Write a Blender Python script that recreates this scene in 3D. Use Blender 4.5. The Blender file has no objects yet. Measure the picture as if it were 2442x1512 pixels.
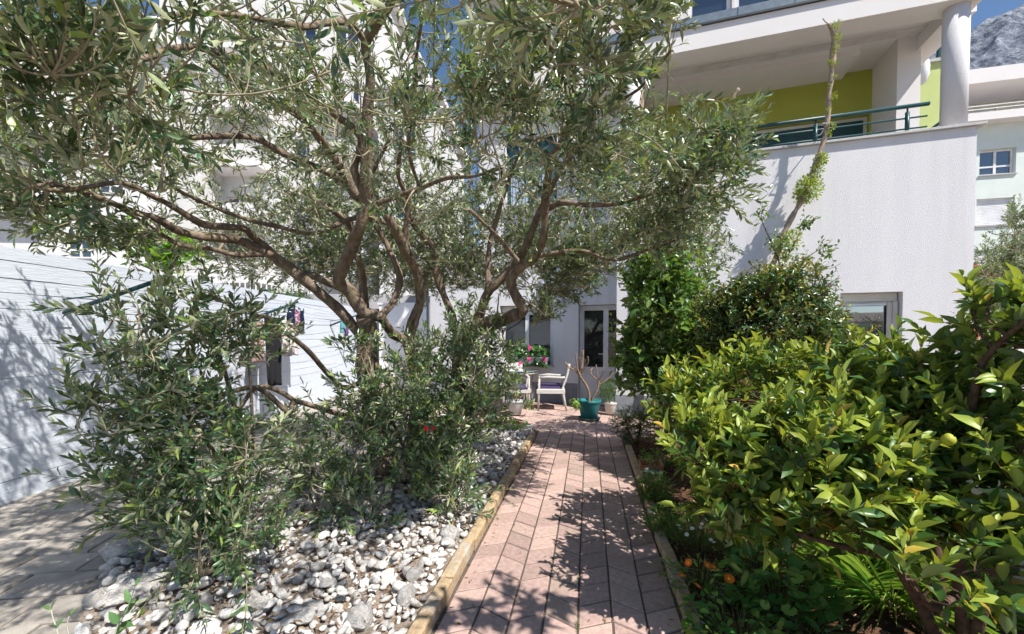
import bpy, bmesh, math, random
import numpy as np
from mathutils import Vector, Matrix, Euler

random.seed(7)
RNG = np.random.default_rng(11)
R = math.radians
scene = bpy.context.scene
COL = scene.collection

# ------------------------------------------------------------------ camera, sky, sun, exposure
CAM_H = 1.4
FPX, CX, CY, PITCH = 1000.0, 1221.0, 831.0, R(-1.5)
cam_d = bpy.data.cameras.new('camera')
cam = bpy.data.objects.new('camera', cam_d)
COL.objects.link(cam)
cam.location = (0, 0, CAM_H)
cam.rotation_euler = (R(90) + PITCH, 0, 0)
cam_d.sensor_width = 36.0
cam_d.lens = 36.0 * FPX / 2442.0
cam_d.shift_y = (CY - 756.0) / 2442.0
cam_d.clip_start = 0.05
cam_d.clip_end = 12000
scene.camera = cam

SUN_EL = R(52)
SUN_AZ = math.atan2(0.69, -0.73)            # clockwise from +Y
s_dir = Vector((math.sin(SUN_AZ) * math.cos(SUN_EL), math.cos(SUN_AZ) * math.cos(SUN_EL), math.sin(SUN_EL)))
sun_d = bpy.data.lights.new('sun', 'SUN')
sun_d.energy = 5.0
sun_d.angle = R(0.53)
sun_d.color = (1.0, 0.955, 0.88)
sun = bpy.data.objects.new('sun', sun_d)
COL.objects.link(sun)
sun.rotation_euler = s_dir.to_track_quat('Z', 'Y').to_euler()
sun.location = (20, -20, 40)

world = bpy.data.worlds.new('World')
scene.world = world
world.use_nodes = True
wn, wl = world.node_tree.nodes, world.node_tree.links
wn.clear()
w_out = wn.new('ShaderNodeOutputWorld')
w_bg = wn.new('ShaderNodeBackground')
w_bg.inputs['Strength'].default_value = 0.095
sky = wn.new('ShaderNodeTexSky')
sky.sky_type = 'NISHITA'
sky.sun_disc = False
sky.sun_elevation = SUN_EL
sky.sun_rotation = SUN_AZ
sky.air_density = 1.0
sky.dust_density = 0.2
sky.ozone_density = 5.0
tc = wn.new('ShaderNodeTexCoord')
mp = wn.new('ShaderNodeMapping')
mp.inputs['Scale'].default_value = (1.6, 1.6, 3.2)
mp.inputs['Location'].default_value = (0.35, 0.2, 0.1)
nz = wn.new('ShaderNodeTexNoise')
nz.inputs['Scale'].default_value = 1.7
nz.inputs['Detail'].default_value = 7
nz.inputs['Roughness'].default_value = 0.58
rp = wn.new('ShaderNodeValToRGB')
rp.color_ramp.elements[0].position = 0.55
rp.color_ramp.elements[0].color = (0, 0, 0, 1)
rp.color_ramp.elements[1].position = 0.74
rp.color_ramp.elements[1].color = (0.85, 0.85, 0.85, 1)
mx = wn.new('ShaderNodeMix')
mx.data_type = 'RGBA'
mx.inputs[7].default_value = (8.5, 8.8, 9.4, 1)
wl.new(tc.outputs['Generated'], mp.inputs['Vector'])
wl.new(mp.outputs['Vector'], nz.inputs['Vector'])
wl.new(nz.outputs['Fac'], rp.inputs['Fac'])
wl.new(rp.outputs['Color'], mx.inputs[0])
wl.new(sky.outputs['Color'], mx.inputs[6])
wl.new(mx.outputs[2], w_bg.inputs['Color'])
wl.new(w_bg.outputs['Background'], w_out.inputs['Surface'])

vs = scene.view_settings
vs.view_transform = 'Standard'
vs.look = 'None'
vs.gamma = 1.0
vs.use_curve_mapping = False
vs.exposure = 0.57
scene.cycles.max_bounces = 6
scene.cycles.diffuse_bounces = 4
scene.cycles.transmission_bounces = 4
scene.cycles.transparent_max_bounces = 8
scene.cycles.use_adaptive_sampling = True
scene.cycles.adaptive_threshold = 0.035
scene.cycles.caustics_reflective = False
scene.cycles.caustics_refractive = False


# ------------------------------------------------------------------ pixel helpers (photo seen 2442 px wide)
def ray(px, py):
    x, y, z = (px - CX) / FPX, 1.0, -(py - CY) / FPX
    return x, y * math.cos(PITCH) - z * math.sin(PITCH), y * math.sin(PITCH) + z * math.cos(PITCH)


def P(px, py, d):
    x, y, z = ray(px, py)
    k = d / y
    return (x * k, d, CAM_H + z * k)


def G(px, py, z0=0.0):
    x, y, z = ray(px, py)
    k = (z0 - CAM_H) / z
    return (x * k, y * k, z0)


def project(pts):
    """world points (N,3) -> pixel x, y and depth"""
    p = np.asarray(pts, float) - np.array([0, 0, CAM_H])
    c, s = math.cos(-PITCH), math.sin(-PITCH)
    y = p[:, 1] * c - p[:, 2] * s
    z = p[:, 1] * s + p[:, 2] * c
    y = np.where(y > 1e-3, y, 1e-3)
    return CX + FPX * p[:, 0] / y, CY - FPX * z / y, y


# ------------------------------------------------------------------ materials
MATS = {}


def nodes_of(name):
    m = bpy.data.materials.new(name)
    m.use_nodes = True
    n, l = m.node_tree.nodes, m.node_tree.links
    b = n['Principled BSDF']
    return m, n, l, b


def mat(name, col, col2=None, rough=0.8, scale=4.0, detail=6, bump=0.0, bscale=60.0, bdist=0.01, spec=0.3, rand=0.0,
        metal=0.0, lo=0.35, hi=0.65, col3=None, scale3=1.0, amt3=0.5, stretch=(1, 1, 1), bstretch=None, bdetail=4, coord='Object'):
    if name in MATS:
        return MATS[name]
    m, n, l, b = nodes_of(name)
    b.inputs['Roughness'].default_value = rough
    b.inputs['Specular IOR Level'].default_value = spec
    b.inputs['Metallic'].default_value = metal
    col2 = col2 or tuple(c * 0.82 for c in col)
    t = n.new('ShaderNodeTexCoord')
    mpn = n.new('ShaderNodeMapping')
    mpn.inputs['Scale'].default_value = stretch
    src = t.outputs[coord]
    oi = n.new('ShaderNodeObjectInfo')
    ad = n.new('ShaderNodeVectorMath')
    ad.operation = 'MULTIPLY_ADD'
    ad.inputs[1].default_value = (1, 1, 1)
    sc_ = n.new('ShaderNodeVectorMath')
    sc_.operation = 'SCALE'
    sc_.inputs['Scale'].default_value = 37.0
    cmb = n.new('ShaderNodeCombineXYZ')
    l.new(oi.outputs['Random'], cmb.inputs[0])
    l.new(oi.outputs['Random'], cmb.inputs[1])
    l.new(cmb.outputs[0], sc_.inputs[0])
    l.new(src, ad.inputs[0])
    l.new(sc_.outputs[0], ad.inputs[2])
    l.new(ad.outputs[0], mpn.inputs['Vector'])
    no = n.new('ShaderNodeTexNoise')
    no.inputs['Scale'].default_value = scale
    no.inputs['Detail'].default_value = detail
    no.inputs['Roughness'].default_value = 0.6
    l.new(mpn.outputs[0], no.inputs['Vector'])
    cr = n.new('ShaderNodeValToRGB')
    cr.color_ramp.elements[0].position = lo
    cr.color_ramp.elements[0].color = (*col2, 1)
    cr.color_ramp.elements[1].position = hi
    cr.color_ramp.elements[1].color = (*col, 1)
    l.new(no.outputs['Fac'], cr.inputs['Fac'])
    out = cr.outputs['Color']
    if col3:
        n3 = n.new('ShaderNodeTexNoise')
        n3.inputs['Scale'].default_value = scale3
        n3.inputs['Detail'].default_value = 5
        l.new(mpn.outputs[0], n3.inputs['Vector'])
        r3 = n.new('ShaderNodeValToRGB')
        r3.color_ramp.elements[0].position = 0.5
        r3.color_ramp.elements[0].color = (0, 0, 0, 1)
        r3.color_ramp.elements[1].position = 0.72
        r3.color_ramp.elements[1].color = (amt3, amt3, amt3, 1)
        l.new(n3.outputs['Fac'], r3.inputs['Fac'])
        m3 = n.new('ShaderNodeMix')
        m3.data_type = 'RGBA'
        m3.inputs[7].default_value = (*col3, 1)
        l.new(r3.outputs['Color'], m3.inputs[0])
        l.new(out, m3.inputs[6])
        out = m3.outputs[2]
    if rand:
        gi = n.new('ShaderNodeNewGeometry')
        a2 = n.new('ShaderNodeMath')
        a2.operation = 'ADD'
        l.new(oi.outputs['Random'], a2.inputs[0])
        l.new(gi.outputs['Random Per Island'], a2.inputs[1])
        fr = n.new('ShaderNodeMath')
        fr.operation = 'FRACT'
        l.new(a2.outputs[0], fr.inputs[0])
        mr = n.new('ShaderNodeMapRange')
        mr.inputs['To Min'].default_value = 1.0 - rand
        mr.inputs['To Max'].default_value = 1.0 + rand
        l.new(fr.outputs[0], mr.inputs['Value'])
        hs = n.new('ShaderNodeHueSaturation')
        l.new(mr.outputs[0], hs.inputs['Value'])
        l.new(out, hs.inputs['Color'])
        out = hs.outputs['Color']
    l.new(out, b.inputs['Base Color'])
    if bump:
        nb = n.new('ShaderNodeTexNoise')
        nb.inputs['Scale'].default_value = bscale
        nb.inputs['Detail'].default_value = bdetail
        if bstretch:
            mb_ = n.new('ShaderNodeMapping')
            mb_.inputs['Scale'].default_value = bstretch
            l.new(ad.outputs[0], mb_.inputs['Vector'])
            l.new(mb_.outputs[0], nb.inputs['Vector'])
        else:
            l.new(ad.outputs[0], nb.inputs['Vector'])
        bp = n.new('ShaderNodeBump')
        bp.inputs['Strength'].default_value = bump
        bp.inputs['Distance'].default_value = bdist
        l.new(nb.outputs['Fac'], bp.inputs['Height'])
        l.new(bp.outputs['Normal'], b.inputs['Normal'])
    MATS[name] = m
    return m


def leaf_mat(name, top, under, rough=0.38, spec=0.5, trans=0.22, tcol=None, var=0.25, hue=0.02):
    """a leaf blade: glossy upper face, paler underside, some light through it"""
    if name in MATS:
        return MATS[name]
    m, n, l, b = nodes_of(name)
    gi = n.new('ShaderNodeNewGeometry')
    oi = n.new('ShaderNodeObjectInfo')
    a2 = n.new('ShaderNodeMath')
    a2.operation = 'ADD'
    l.new(oi.outputs['Random'], a2.inputs[0])
    l.new(gi.outputs['Random Per Island'], a2.inputs[1])
    fr = n.new('ShaderNodeMath')
    fr.operation = 'FRACT'
    l.new(a2.outputs[0], fr.inputs[0])
    mixs = n.new('ShaderNodeMix')
    mixs.data_type = 'RGBA'
    mixs.inputs[6].default_value = (*top, 1)
    mixs.inputs[7].default_value = (*under, 1)
    l.new(gi.outputs['Backfacing'], mixs.inputs[0])
    hs = n.new('ShaderNodeHueSaturation')
    mr = n.new('ShaderNodeMapRange')
    mr.inputs['To Min'].default_value = 1 - var
    mr.inputs['To Max'].default_value = 1 + var * 1.4
    l.new(fr.outputs[0], mr.inputs['Value'])
    l.new(mr.outputs[0], hs.inputs['Value'])
    f3 = n.new('ShaderNodeMath')
    f3.operation = 'MULTIPLY'
    f3.inputs[1].default_value = 7.31
    l.new(fr.outputs[0], f3.inputs[0])
    f4 = n.new('ShaderNodeMath')
    f4.operation = 'FRACT'
    l.new(f3.outputs[0], f4.inputs[0])
    mh = n.new('ShaderNodeMapRange')
    mh.inputs['To Min'].default_value = 0.5 - hue
    mh.inputs['To Max'].default_value = 0.5 + hue
    l.new(f4.outputs[0], mh.inputs['Value'])
    l.new(mh.outputs[0], hs.inputs['Hue'])
    l.new(mixs.outputs[2], hs.inputs['Color'])
    l.new(hs.outputs['Color'], b.inputs['Base Color'])
    b.inputs['Roughness'].default_value = rough
    b.inputs['Specular IOR Level'].default_value = spec
    tr = n.new('ShaderNodeBsdfTranslucent')
    tcol = tcol or (top[0] * 2.2 + 0.03, top[1] * 2.0 + 0.03, top[2] * 0.8)
    tr.inputs['Color'].default_value = (*tcol, 1)
    ms = n.new('ShaderNodeMixShader')
    ms.inputs[0].default_value = trans
    l.new(b.outputs[0], ms.inputs[1])
    l.new(tr.outputs[0], ms.inputs[2])
    l.new(ms.outputs[0], n['Material Output'].inputs['Surface'])
    MATS[name] = m
    return m


def glass_mat(name, col=(0.02, 0.03, 0.04), rough=0.03, clear=0.0, ior=1.9):
    if name in MATS:
        return MATS[name]
    m, n, l, b = nodes_of(name)
    b.inputs['Base Color'].default_value = (*col, 1)
    b.inputs['Roughness'].default_value = rough
    b.inputs['Specular IOR Level'].default_value = 0.9
    b.inputs['IOR'].default_value = ior
    if clear:
        t = n.new('ShaderNodeBsdfTransparent')
        t.inputs['Color'].default_value = (0.85, 0.9, 0.9, 1)
        ms = n.new('ShaderNodeMixShader')
        ms.inputs[0].default_value = clear
        l.new(b.outputs[0], ms.inputs[1])
        l.new(t.outputs[0], ms.inputs[2])
        l.new(ms.outputs[0], n['Material Output'].inputs['Surface'])
    MATS[name] = m
    return m


# ------------------------------------------------------------------ object helpers
def empty(name, label=None, cat=None, loc=(0, 0, 0), rz=0.0, group=None, kind=None):
    o = bpy.data.objects.new(name, None)
    o.empty_display_size = 0.1
    COL.objects.link(o)
    o.location = loc
    o.rotation_euler = (0, 0, rz)
    tag(o, label, cat, group, kind)
    return o


def tag(o, label=None, cat=None, group=None, kind=None):
    if label:
        o['label'] = label
    if cat:
        o['category'] = cat
    if group:
        o['group'] = group
    if kind:
        o['kind'] = kind
    return o


def world_of(o):
    m = Matrix.LocRotScale(o.location, o.rotation_euler.to_quaternion(), o.scale)
    return (world_of(o.parent) @ m) if o.parent else m


def link(name, me, parent=None, kind=None, label=None):
    o = bpy.data.objects.new(name, me)
    COL.objects.link(o)
    if parent:
        o.parent = parent
    if kind:
        o['kind'] = kind
    if label:
        o['label'] = label
    return o


class MB:
    def __init__(self):
        self.v, self.f, self.mi, self.cur = [], [], [], 0

    def add(self, vs_, fs_):
        k = len(self.v)
        self.v += [tuple(p) for p in vs_]
        self.f += [tuple(i + k for i in f) for f in fs_]
        self.mi += [self.cur] * len(fs_)
        return self

    def box(self, x0, x1, y0, y1, z0, z1):
        return self.add([(x0, y0, z0), (x1, y0, z0), (x1, y1, z0), (x0, y1, z0), (x0, y0, z1), (x1, y0, z1), (x1, y1, z1), (x0, y1, z1)],
                        [(3, 2, 1, 0), (4, 5, 6, 7), (0, 1, 5, 4), (1, 2, 6, 5), (2, 3, 7, 6), (3, 0, 4, 7)])

    def cham(self, x0, x1, y0, y1, z0, z1, c=0.006):
        """box with its upper edges chamfered"""
        return self.add([(x0, y0, z0), (x1, y0, z0), (x1, y1, z0), (x0, y1, z0), (x0, y0, z1 - c), (x1, y0, z1 - c), (x1, y1, z1 - c), (x0, y1, z1 - c),
                         (x0 + c, y0 + c, z1), (x1 - c, y0 + c, z1), (x1 - c, y1 - c, z1), (x0 + c, y1 - c, z1)],
                        [(3, 2, 1, 0), (0, 1, 5, 4), (1, 2, 6, 5), (2, 3, 7, 6), (3, 0, 4, 7), (4, 5, 9, 8), (5, 6, 10, 9), (6, 7, 11, 10), (7, 4, 8, 11), (8, 9, 10, 11)])

    def tube(self, pts, rad, n=8, cap=True):
        pts = [Vector(p) for p in pts]
        if not hasattr(rad, '__len__'):
            rad = [rad] * len(pts)
        k = len(self.v)
        ref = Vector((0.13, 0.21, 1)).normalized()
        for i, p in enumerate(pts):
            t = (pts[min(i + 1, len(pts) - 1)] - pts[max(i - 1, 0)]).normalized()
            a = ref - t * ref.dot(t)
            if a.length < 1e-3:
                a = t.orthogonal()
            a.normalize()
            ref = a
            b_ = t.cross(a)
            for j in range(n):
                an = 2 * math.pi * j / n
                self.v.append(tuple(p + (a * math.cos(an) + b_ * math.sin(an)) * rad[i]))
        for i in range(len(pts) - 1):
            for j in range(n):
                self.f.append((k + i * n + j, k + i * n + (j + 1) % n, k + (i + 1) * n + (j + 1) % n, k + (i + 1) * n + j))
                self.mi.append(self.cur)
        if cap:
            self.f.append(tuple(k + j for j in reversed(range(n))))
            self.f.append(tuple(k + (len(pts) - 1) * n + j for j in range(n)))
            self.mi += [self.cur] * 2
        return self

    def lathe(self, prof, n=24, c=(0, 0, 0)):
        k = len(self.v)
        for r, z in prof:
            for j in range(n):
                a = 2 * math.pi * j / n
                self.v.append((c[0] + r * math.cos(a), c[1] + r * math.sin(a), c[2] + z))
        for i in range(len(prof) - 1):
            for j in range(n):
                self.f.append((k + i * n + j, k + i * n + (j + 1) % n, k + (i + 1) * n + (j + 1) % n, k + (i + 1) * n + j))
                self.mi.append(self.cur)
        self.f.append(tuple(k + j for j in reversed(range(n))))
        self.f.append(tuple(k + (len(prof) - 1) * n + j for j in range(n)))
        self.mi += [self.cur] * 2
        return self

    def mesh(self, name, mats, smooth=False, inv=None):
        me = bpy.data.meshes.new(name)
        v = self.v
        if inv is not None:
            v = [tuple(inv @ Vector(p)) for p in v]
        me.from_pydata(v, [], self.f)
        for m in (mats if isinstance(mats, (list, tuple)) else [mats]):
            me.materials.append(m)
        if any(self.mi):
            me.polygons.foreach_set('material_index', self.mi)
        if smooth:
            me.polygons.foreach_set('use_smooth', [True] * len(self.f))
        me.update()
        return me

    def build(self, name, mats, parent=None, smooth=False, world=False, kind=None, label=None):
        inv = world_of(parent).inverted() if (world and parent) else None
        return link(name, self.mesh(name, mats, smooth, inv), parent, kind, label)


def wall_holes(mb, s0, s1, z0, z1, t0, t1, holes=()):
    """upright slab in local (s, t, z) with rectangular openings (a0, a1, b0, b1)"""
    ss = sorted({s0, s1, *[h[0] for h in holes], *[h[1] for h in holes]})
    zz = sorted({z0, z1, *[h[2] for h in holes], *[h[3] for h in holes]})
    ss = [a for a in ss if s0 <= a <= s1]
    zz = [a for a in zz if z0 <= a <= z1]
    idx = {}

    def vid(i, j, t):
        key = (i, j, t)
        if key not in idx:
            idx[key] = len(mb.v)
            mb.v.append((ss[i], t, zz[j]))
        return idx[key]

    def solid(i, j):
        if i < 0 or j < 0 or i >= len(ss) - 1 or j >= len(zz) - 1:
            return False
        a, b_ = (ss[i] + ss[i + 1]) / 2, (zz[j] + zz[j + 1]) / 2
        return not any(h[0] < a < h[1] and h[2] < b_ < h[3] for h in holes)

    def q(*f):
        mb.f.append(f)
        mb.mi.append(mb.cur)

    for i in range(len(ss) - 1):
        for j in range(len(zz) - 1):
            if not solid(i, j):
                continue
            q(vid(i, j, t0), vid(i + 1, j, t0), vid(i + 1, j + 1, t0), vid(i, j + 1, t0))
            q(vid(i + 1, j, t1), vid(i, j, t1), vid(i, j + 1, t1), vid(i + 1, j + 1, t1))
            if not solid(i - 1, j):
                q(vid(i, j, t1), vid(i, j, t0), vid(i, j + 1, t0), vid(i, j + 1, t1))
            if not solid(i + 1, j):
                q(vid(i + 1, j, t0), vid(i + 1, j, t1), vid(i + 1, j + 1, t1), vid(i + 1, j + 1, t0))
            if not solid(i, j - 1):
                q(vid(i, j, t1), vid(i + 1, j, t1), vid(i + 1, j, t0), vid(i, j, t0))
            if not solid(i, j + 1):
                q(vid(i, j + 1, t0), vid(i + 1, j + 1, t0), vid(i + 1, j + 1, t1), vid(i, j + 1, t1))
    return mb


def np_mesh(name, V, loops, totals, mats, mi=None, smooth=False):
    me = bpy.data.meshes.new(name)
    me.vertices.add(len(V))
    me.vertices.foreach_set('co', np.ascontiguousarray(V, dtype=np.float32).ravel())
    me.loops.add(len(loops))
    me.loops.foreach_set('vertex_index', np.ascontiguousarray(loops, dtype=np.int32))
    me.polygons.add(len(totals))
    starts = np.concatenate([[0], np.cumsum(totals)[:-1]])
    me.polygons.foreach_set('loop_start', starts.astype(np.int32))
    for m in (mats if isinstance(mats, (list, tuple)) else [mats]):
        me.materials.append(m)
    if mi is not None:
        me.polygons.foreach_set('material_index', np.ascontiguousarray(mi, dtype=np.int32))
    if smooth:
        me.polygons.foreach_set('use_smooth', np.ones(len(totals), dtype=bool))
    me.update(calc_edges=True)
    return me


def batch(templ, M, mats, name, mi=None, smooth=False):
    """templ = (verts, faces); M = (N,3,4) affine frames -> one mesh"""
    tv, tf = templ
    tv = np.asarray(tv, float)
    N = len(M)
    V = np.einsum('nij,kj->nki', M[:, :, :3], tv) + M[:, None, :, 3]
    tl = np.concatenate([np.asarray(f) for f in tf])
    tt = np.array([len(f) for f in tf])
    loops = (tl[None, :] + (np.arange(N) * len(tv))[:, None]).ravel()
    totals = np.tile(tt, N)
    mif = None if mi is None else np.repeat(mi, len(tf))
    return np_mesh(name, V.reshape(-1, 3), loops, totals, mats, mif, smooth)


def unit(a):
    return a / np.maximum(np.linalg.norm(a, axis=-1, keepdims=True), 1e-9)


def frames(pos, d, up, L, W, T=None):
    X = unit(d)
    Y = unit(np.cross(up, X))
    Z = np.cross(X, Y)
    T = L if T is None else T
    M = np.empty((len(pos), 3, 4))
    M[:, :, 0] = X * L[:, None]
    M[:, :, 1] = Y * W[:, None]
    M[:, :, 2] = Z * T[:, None]
    M[:, :, 3] = pos
    return M


def leaf_t(stations, curl=0.12, fold=0.1, twist=0.0, stalk=0.06):
    """blade along +X of unit length and unit width; stations = [(x, half width)]; upper side +Z"""
    v = [(0.0, 0, 0), (stalk, 0, 0)]
    for x, w in stations:
        z = -curl * x * x
        tw = twist * x
        for s in (1, 0, -1):
            yy = s * w
            v.append((x, yy * math.cos(tw), z + abs(s) * w * fold + yy * math.sin(tw)))
    n = len(stations)
    v.append((1.0, 0, -curl))
    f = [(1, 3, 2), (1, 4, 3)]
    for i in range(n - 1):
        a, b_ = 2 + 3 * i, 5 + 3 * i
        f += [(a, a + 1, b_ + 1, b_), (a + 1, a + 2, b_ + 2, b_ + 1)]
    e = 2 + 3 * (n - 1)
    f += [(e, e + 1, len(v) - 1), (e + 1, e + 2, len(v) - 1)]
    # stalk sliver
    v += [(0.0, 0.03, 0.0)]
    f.append((0, 1, len(v) - 1))
    return v, f


OLIVE_T = [leaf_t([(0.3, 0.42), (0.65, 0.46)], c, fo, tw) for c, fo, tw in ((0.05, 0.1, 0.0), (0.25, 0.15, 0.3), (-0.12, 0.12, -0.3))]
BROAD_T = [leaf_t([(0.18, 0.26), (0.42, 0.48), (0.7, 0.4)], c, fo, tw) for c, fo, tw in ((0.12, 0.22, 0.0), (0.38, 0.3, 0.15), (0.05, 0.35, -0.15), (-0.12, 0.5, 0.1), (0.55, 0.15, -0.35))]
STRAP_T = [leaf_t([(0.2, 0.4), (0.45, 0.5), (0.75, 0.4)], c, 0.1, 0.0) for c in (0.3, 0.6, 0.9)]


def lobed_t(n=7, dep=0.25, cup=0.15):
    v = [(0.45, 0, 0)]
    m = n * 2
    for i in range(m + 1):
        a = math.pi - 0.25 - (2 * math.pi - 0.5) * i / m
        r = 0.5 * (1.0 if i % 2 else 1 - dep)
        v.append((0.45 - math.cos(a) * -r * 1.0, math.sin(a) * r, cup * r))
    f = [(0, i + 2, i + 1) for i in range(m)]
    return v, f


LOBED_T = [lobed_t(7, 0.16, 0.2), lobed_t(8, 0.14, 0.35)]
PALM_T = [lobed_t(5, 0.55, -0.1)]

# ------------------------------------------------------------------ palette
M_PLASTER = mat('white_plaster', (0.74, 0.725, 0.735), (0.68, 0.665, 0.68), rough=0.9, scale=0.8, bump=0.45, bscale=85, bdist=0.012, spec=0.15, bdetail=3, stretch=(4, 4, 0.3), col3=(0.54, 0.52, 0.52), scale3=0.7, amt3=0.4)
M_PLASTER2 = mat('smooth_white_plaster', (0.78, 0.75, 0.74), (0.73, 0.70, 0.69), rough=0.9, scale=1.0, bump=0.2, bscale=120, bdist=0.004, spec=0.15)
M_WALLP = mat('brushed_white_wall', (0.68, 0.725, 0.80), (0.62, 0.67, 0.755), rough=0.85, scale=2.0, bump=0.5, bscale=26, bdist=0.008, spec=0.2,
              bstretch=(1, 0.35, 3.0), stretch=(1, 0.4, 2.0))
M_PLINTH = mat('grey_plinth', (0.27, 0.29, 0.32), rough=0.85, scale=12, bump=0.2, bscale=90)
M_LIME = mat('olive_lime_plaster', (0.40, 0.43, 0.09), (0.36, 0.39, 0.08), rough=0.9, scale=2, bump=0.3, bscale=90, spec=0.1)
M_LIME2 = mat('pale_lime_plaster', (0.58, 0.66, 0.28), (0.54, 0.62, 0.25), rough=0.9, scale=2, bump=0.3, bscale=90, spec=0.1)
M_GRANITE = mat('speckled_granite', (0.62, 0.61, 0.6), (0.32, 0.32, 0.33), rough=0.5, scale=110, detail=3)
M_GREENMETAL = mat('dark_teal_metal', (0.009, 0.06, 0.066), (0.007, 0.05, 0.055), rough=0.4, scale=8, spec=0.5)
M_BLUEMETAL = mat('blue_grey_metal', (0.16, 0.21, 0.26), (0.11, 0.15, 0.2), rough=0.45, scale=14, spec=0.5)
M_WHITEPVC = mat('white_window_plastic', (0.8, 0.8, 0.82), rough=0.35, scale=3, spec=0.5)
M_CREAMPVC = mat('cream_window_plastic', (0.72, 0.68, 0.6), rough=0.4, scale=3, spec=0.4)
M_GLASS = glass_mat('window_glass')
M_DARK = mat('dark_interior', (0.02, 0.02, 0.022), rough=0.9)  # near-black sheets standing in for unlit rooms behind the panes
M_CURTAIN = mat('pale_curtain', (0.35, 0.34, 0.32), (0.2, 0.2, 0.19), rough=0.9, scale=6, stretch=(12, 12, 0.2))
M_PAVER = mat('pink_paver', (0.50, 0.355, 0.315), (0.34, 0.235, 0.205), rough=0.92, scale=34, detail=9, lo=0.28, hi=0.62, bump=0.6, bscale=220, bdist=0.004, spec=0.15, rand=0.2, col3=(0.38, 0.31, 0.24), scale3=4.0, amt3=0.75)
M_JOINT = mat('joint_sand', (0.13, 0.105, 0.085), rough=1, scale=30, bump=0.3, bscale=150)
M_KERB = mat('ochre_kerb_concrete', (0.52, 0.39, 0.24), (0.34, 0.24, 0.15), rough=0.95, scale=22, detail=9, bump=0.9, bscale=60, bdist=0.01, spec=0.15, rand=0.1, col3=(0.5, 0.46, 0.40), scale3=6.0, amt3=0.9)
M_BLOCK = mat('grey_paving_block', (0.42, 0.385, 0.34), (0.29, 0.26, 0.23), rough=0.95, scale=7, bump=0.4, bscale=120, bdist=0.005, spec=0.12, rand=0.18)
M_SOIL = mat('brown_soil', (0.16, 0.09, 0.055), (0.07, 0.04, 0.025), rough=1, scale=18, bump=1.0, bscale=40, bdist=0.03, spec=0.05)
M_DIRT = mat('pale_dirt', (0.36, 0.30, 0.25), (0.22, 0.175, 0.14), rough=1, scale=14, bump=1.0, bscale=60, bdist=0.02, spec=0.05)
M_STONE = mat('limestone', (0.74, 0.72, 0.69), (0.47, 0.45, 0.43), rough=0.9, scale=22, bump=0.6, bscale=45, bdist=0.008, spec=0.15, rand=0.3, col3=(0.36, 0.29, 0.22), scale3=7.0, amt3=0.6)
M_ROCK = mat('rough_limestone_rock', (0.72, 0.70, 0.67), (0.42, 0.40, 0.38), rough=0.95, scale=12, bump=1.0, bscale=28, bdist=0.02, spec=0.1, rand=0.1, col3=(0.3, 0.25, 0.2), scale3=6.0, amt3=0.6)
M_BARK = mat('olive_bark', (0.29, 0.225, 0.175), (0.13, 0.095, 0.07), rough=0.95, scale=26, bump=0.8, bscale=60, bdist=0.01, spec=0.1, stretch=(1, 1, 0.35), col3=(0.26, 0.22, 0.10), scale3=7, amt3=0.5)
M_TWIG = mat('olive_twig', (0.40, 0.36, 0.26), (0.28, 0.23, 0.15), rough=0.9, scale=20, spec=0.1)
M_BARKD = mat('dark_bark', (0.15, 0.10, 0.07), (0.08, 0.05, 0.035), rough=0.95, scale=30, bump=0.6, bscale=70, spec=0.1)
M_GSTEM = mat('green_stem', (0.18, 0.22, 0.06), rough=0.7, scale=10)

# ------------------------------------------------------------------ ground
g = MB()
g.add([(-4000, -4000, -0.12), (4000, -4000, -0.12), (4000, 6000, -0.12), (-4000, 6000, -0.12)], [(0, 1, 2, 3)])
tag(g.build('ground', M_DIRT), 'bare earth lying under and around the garden', kind='structure')

PE = (math.sin(R(10.3)), math.cos(R(10.3)))        # along the path
PN = (math.cos(R(10.3)), -math.sin(R(10.3)))       # across it, to the right
P0 = (-0.33 - PE[0] * 1.3, 2.19 - PE[1] * 1.3)     # left inner edge of the path
PW, PP = 0.168, 0.173


def path_pt(n, e, z=0.0):
    return (P0[0] + PN[0] * n + PE[0] * e, P0[1] + PN[1] * n + PE[1] * e, z)


PATH_W = 7 * PW
PATH_L = 6.0
path = empty('path', 'narrow garden path of pink chevron pavers leading to the house', loc=path_pt(0, 0), rz=-R(10.3), kind='structure')
b = MB()
b.box(-0.02, PATH_W + 0.02, -0.6, PATH_L + 0.1, -0.118, -0.007)
b.build('sand_bed', M_JOINT, path)


def rhomb(sign):
    h = PP / 2 * sign
    gap = 0.0045
    gy = 0.006
    pts = [(gap, gy + h * gap / PW), (PW - gap, h - h * gap / PW + gy), (PW - gap, h - h * gap / PW + PP - gy), (gap, PP - gy + h * gap / PW)]
    cx, cy = PW / 2, (PP + h) / 2
    pts = [(x - cx, y - cy) for x, y in pts]
    m = MB()
    c = 0.955
    vs_ = [(x, y, -0.05) for x, y in pts] + [(x, y, -0.006) for x, y in pts] + [(x * c, y * c, 0.0) for x, y in pts]
    m.add(vs_, [(0, 1, 5, 4), (1, 2, 6, 5), (2, 3, 7, 6), (3, 0, 4, 7), (4, 5, 9, 8), (5, 6, 10, 9), (6, 7, 11, 10), (7, 4, 8, 11), (8, 9, 10, 11)])
    return m


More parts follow.
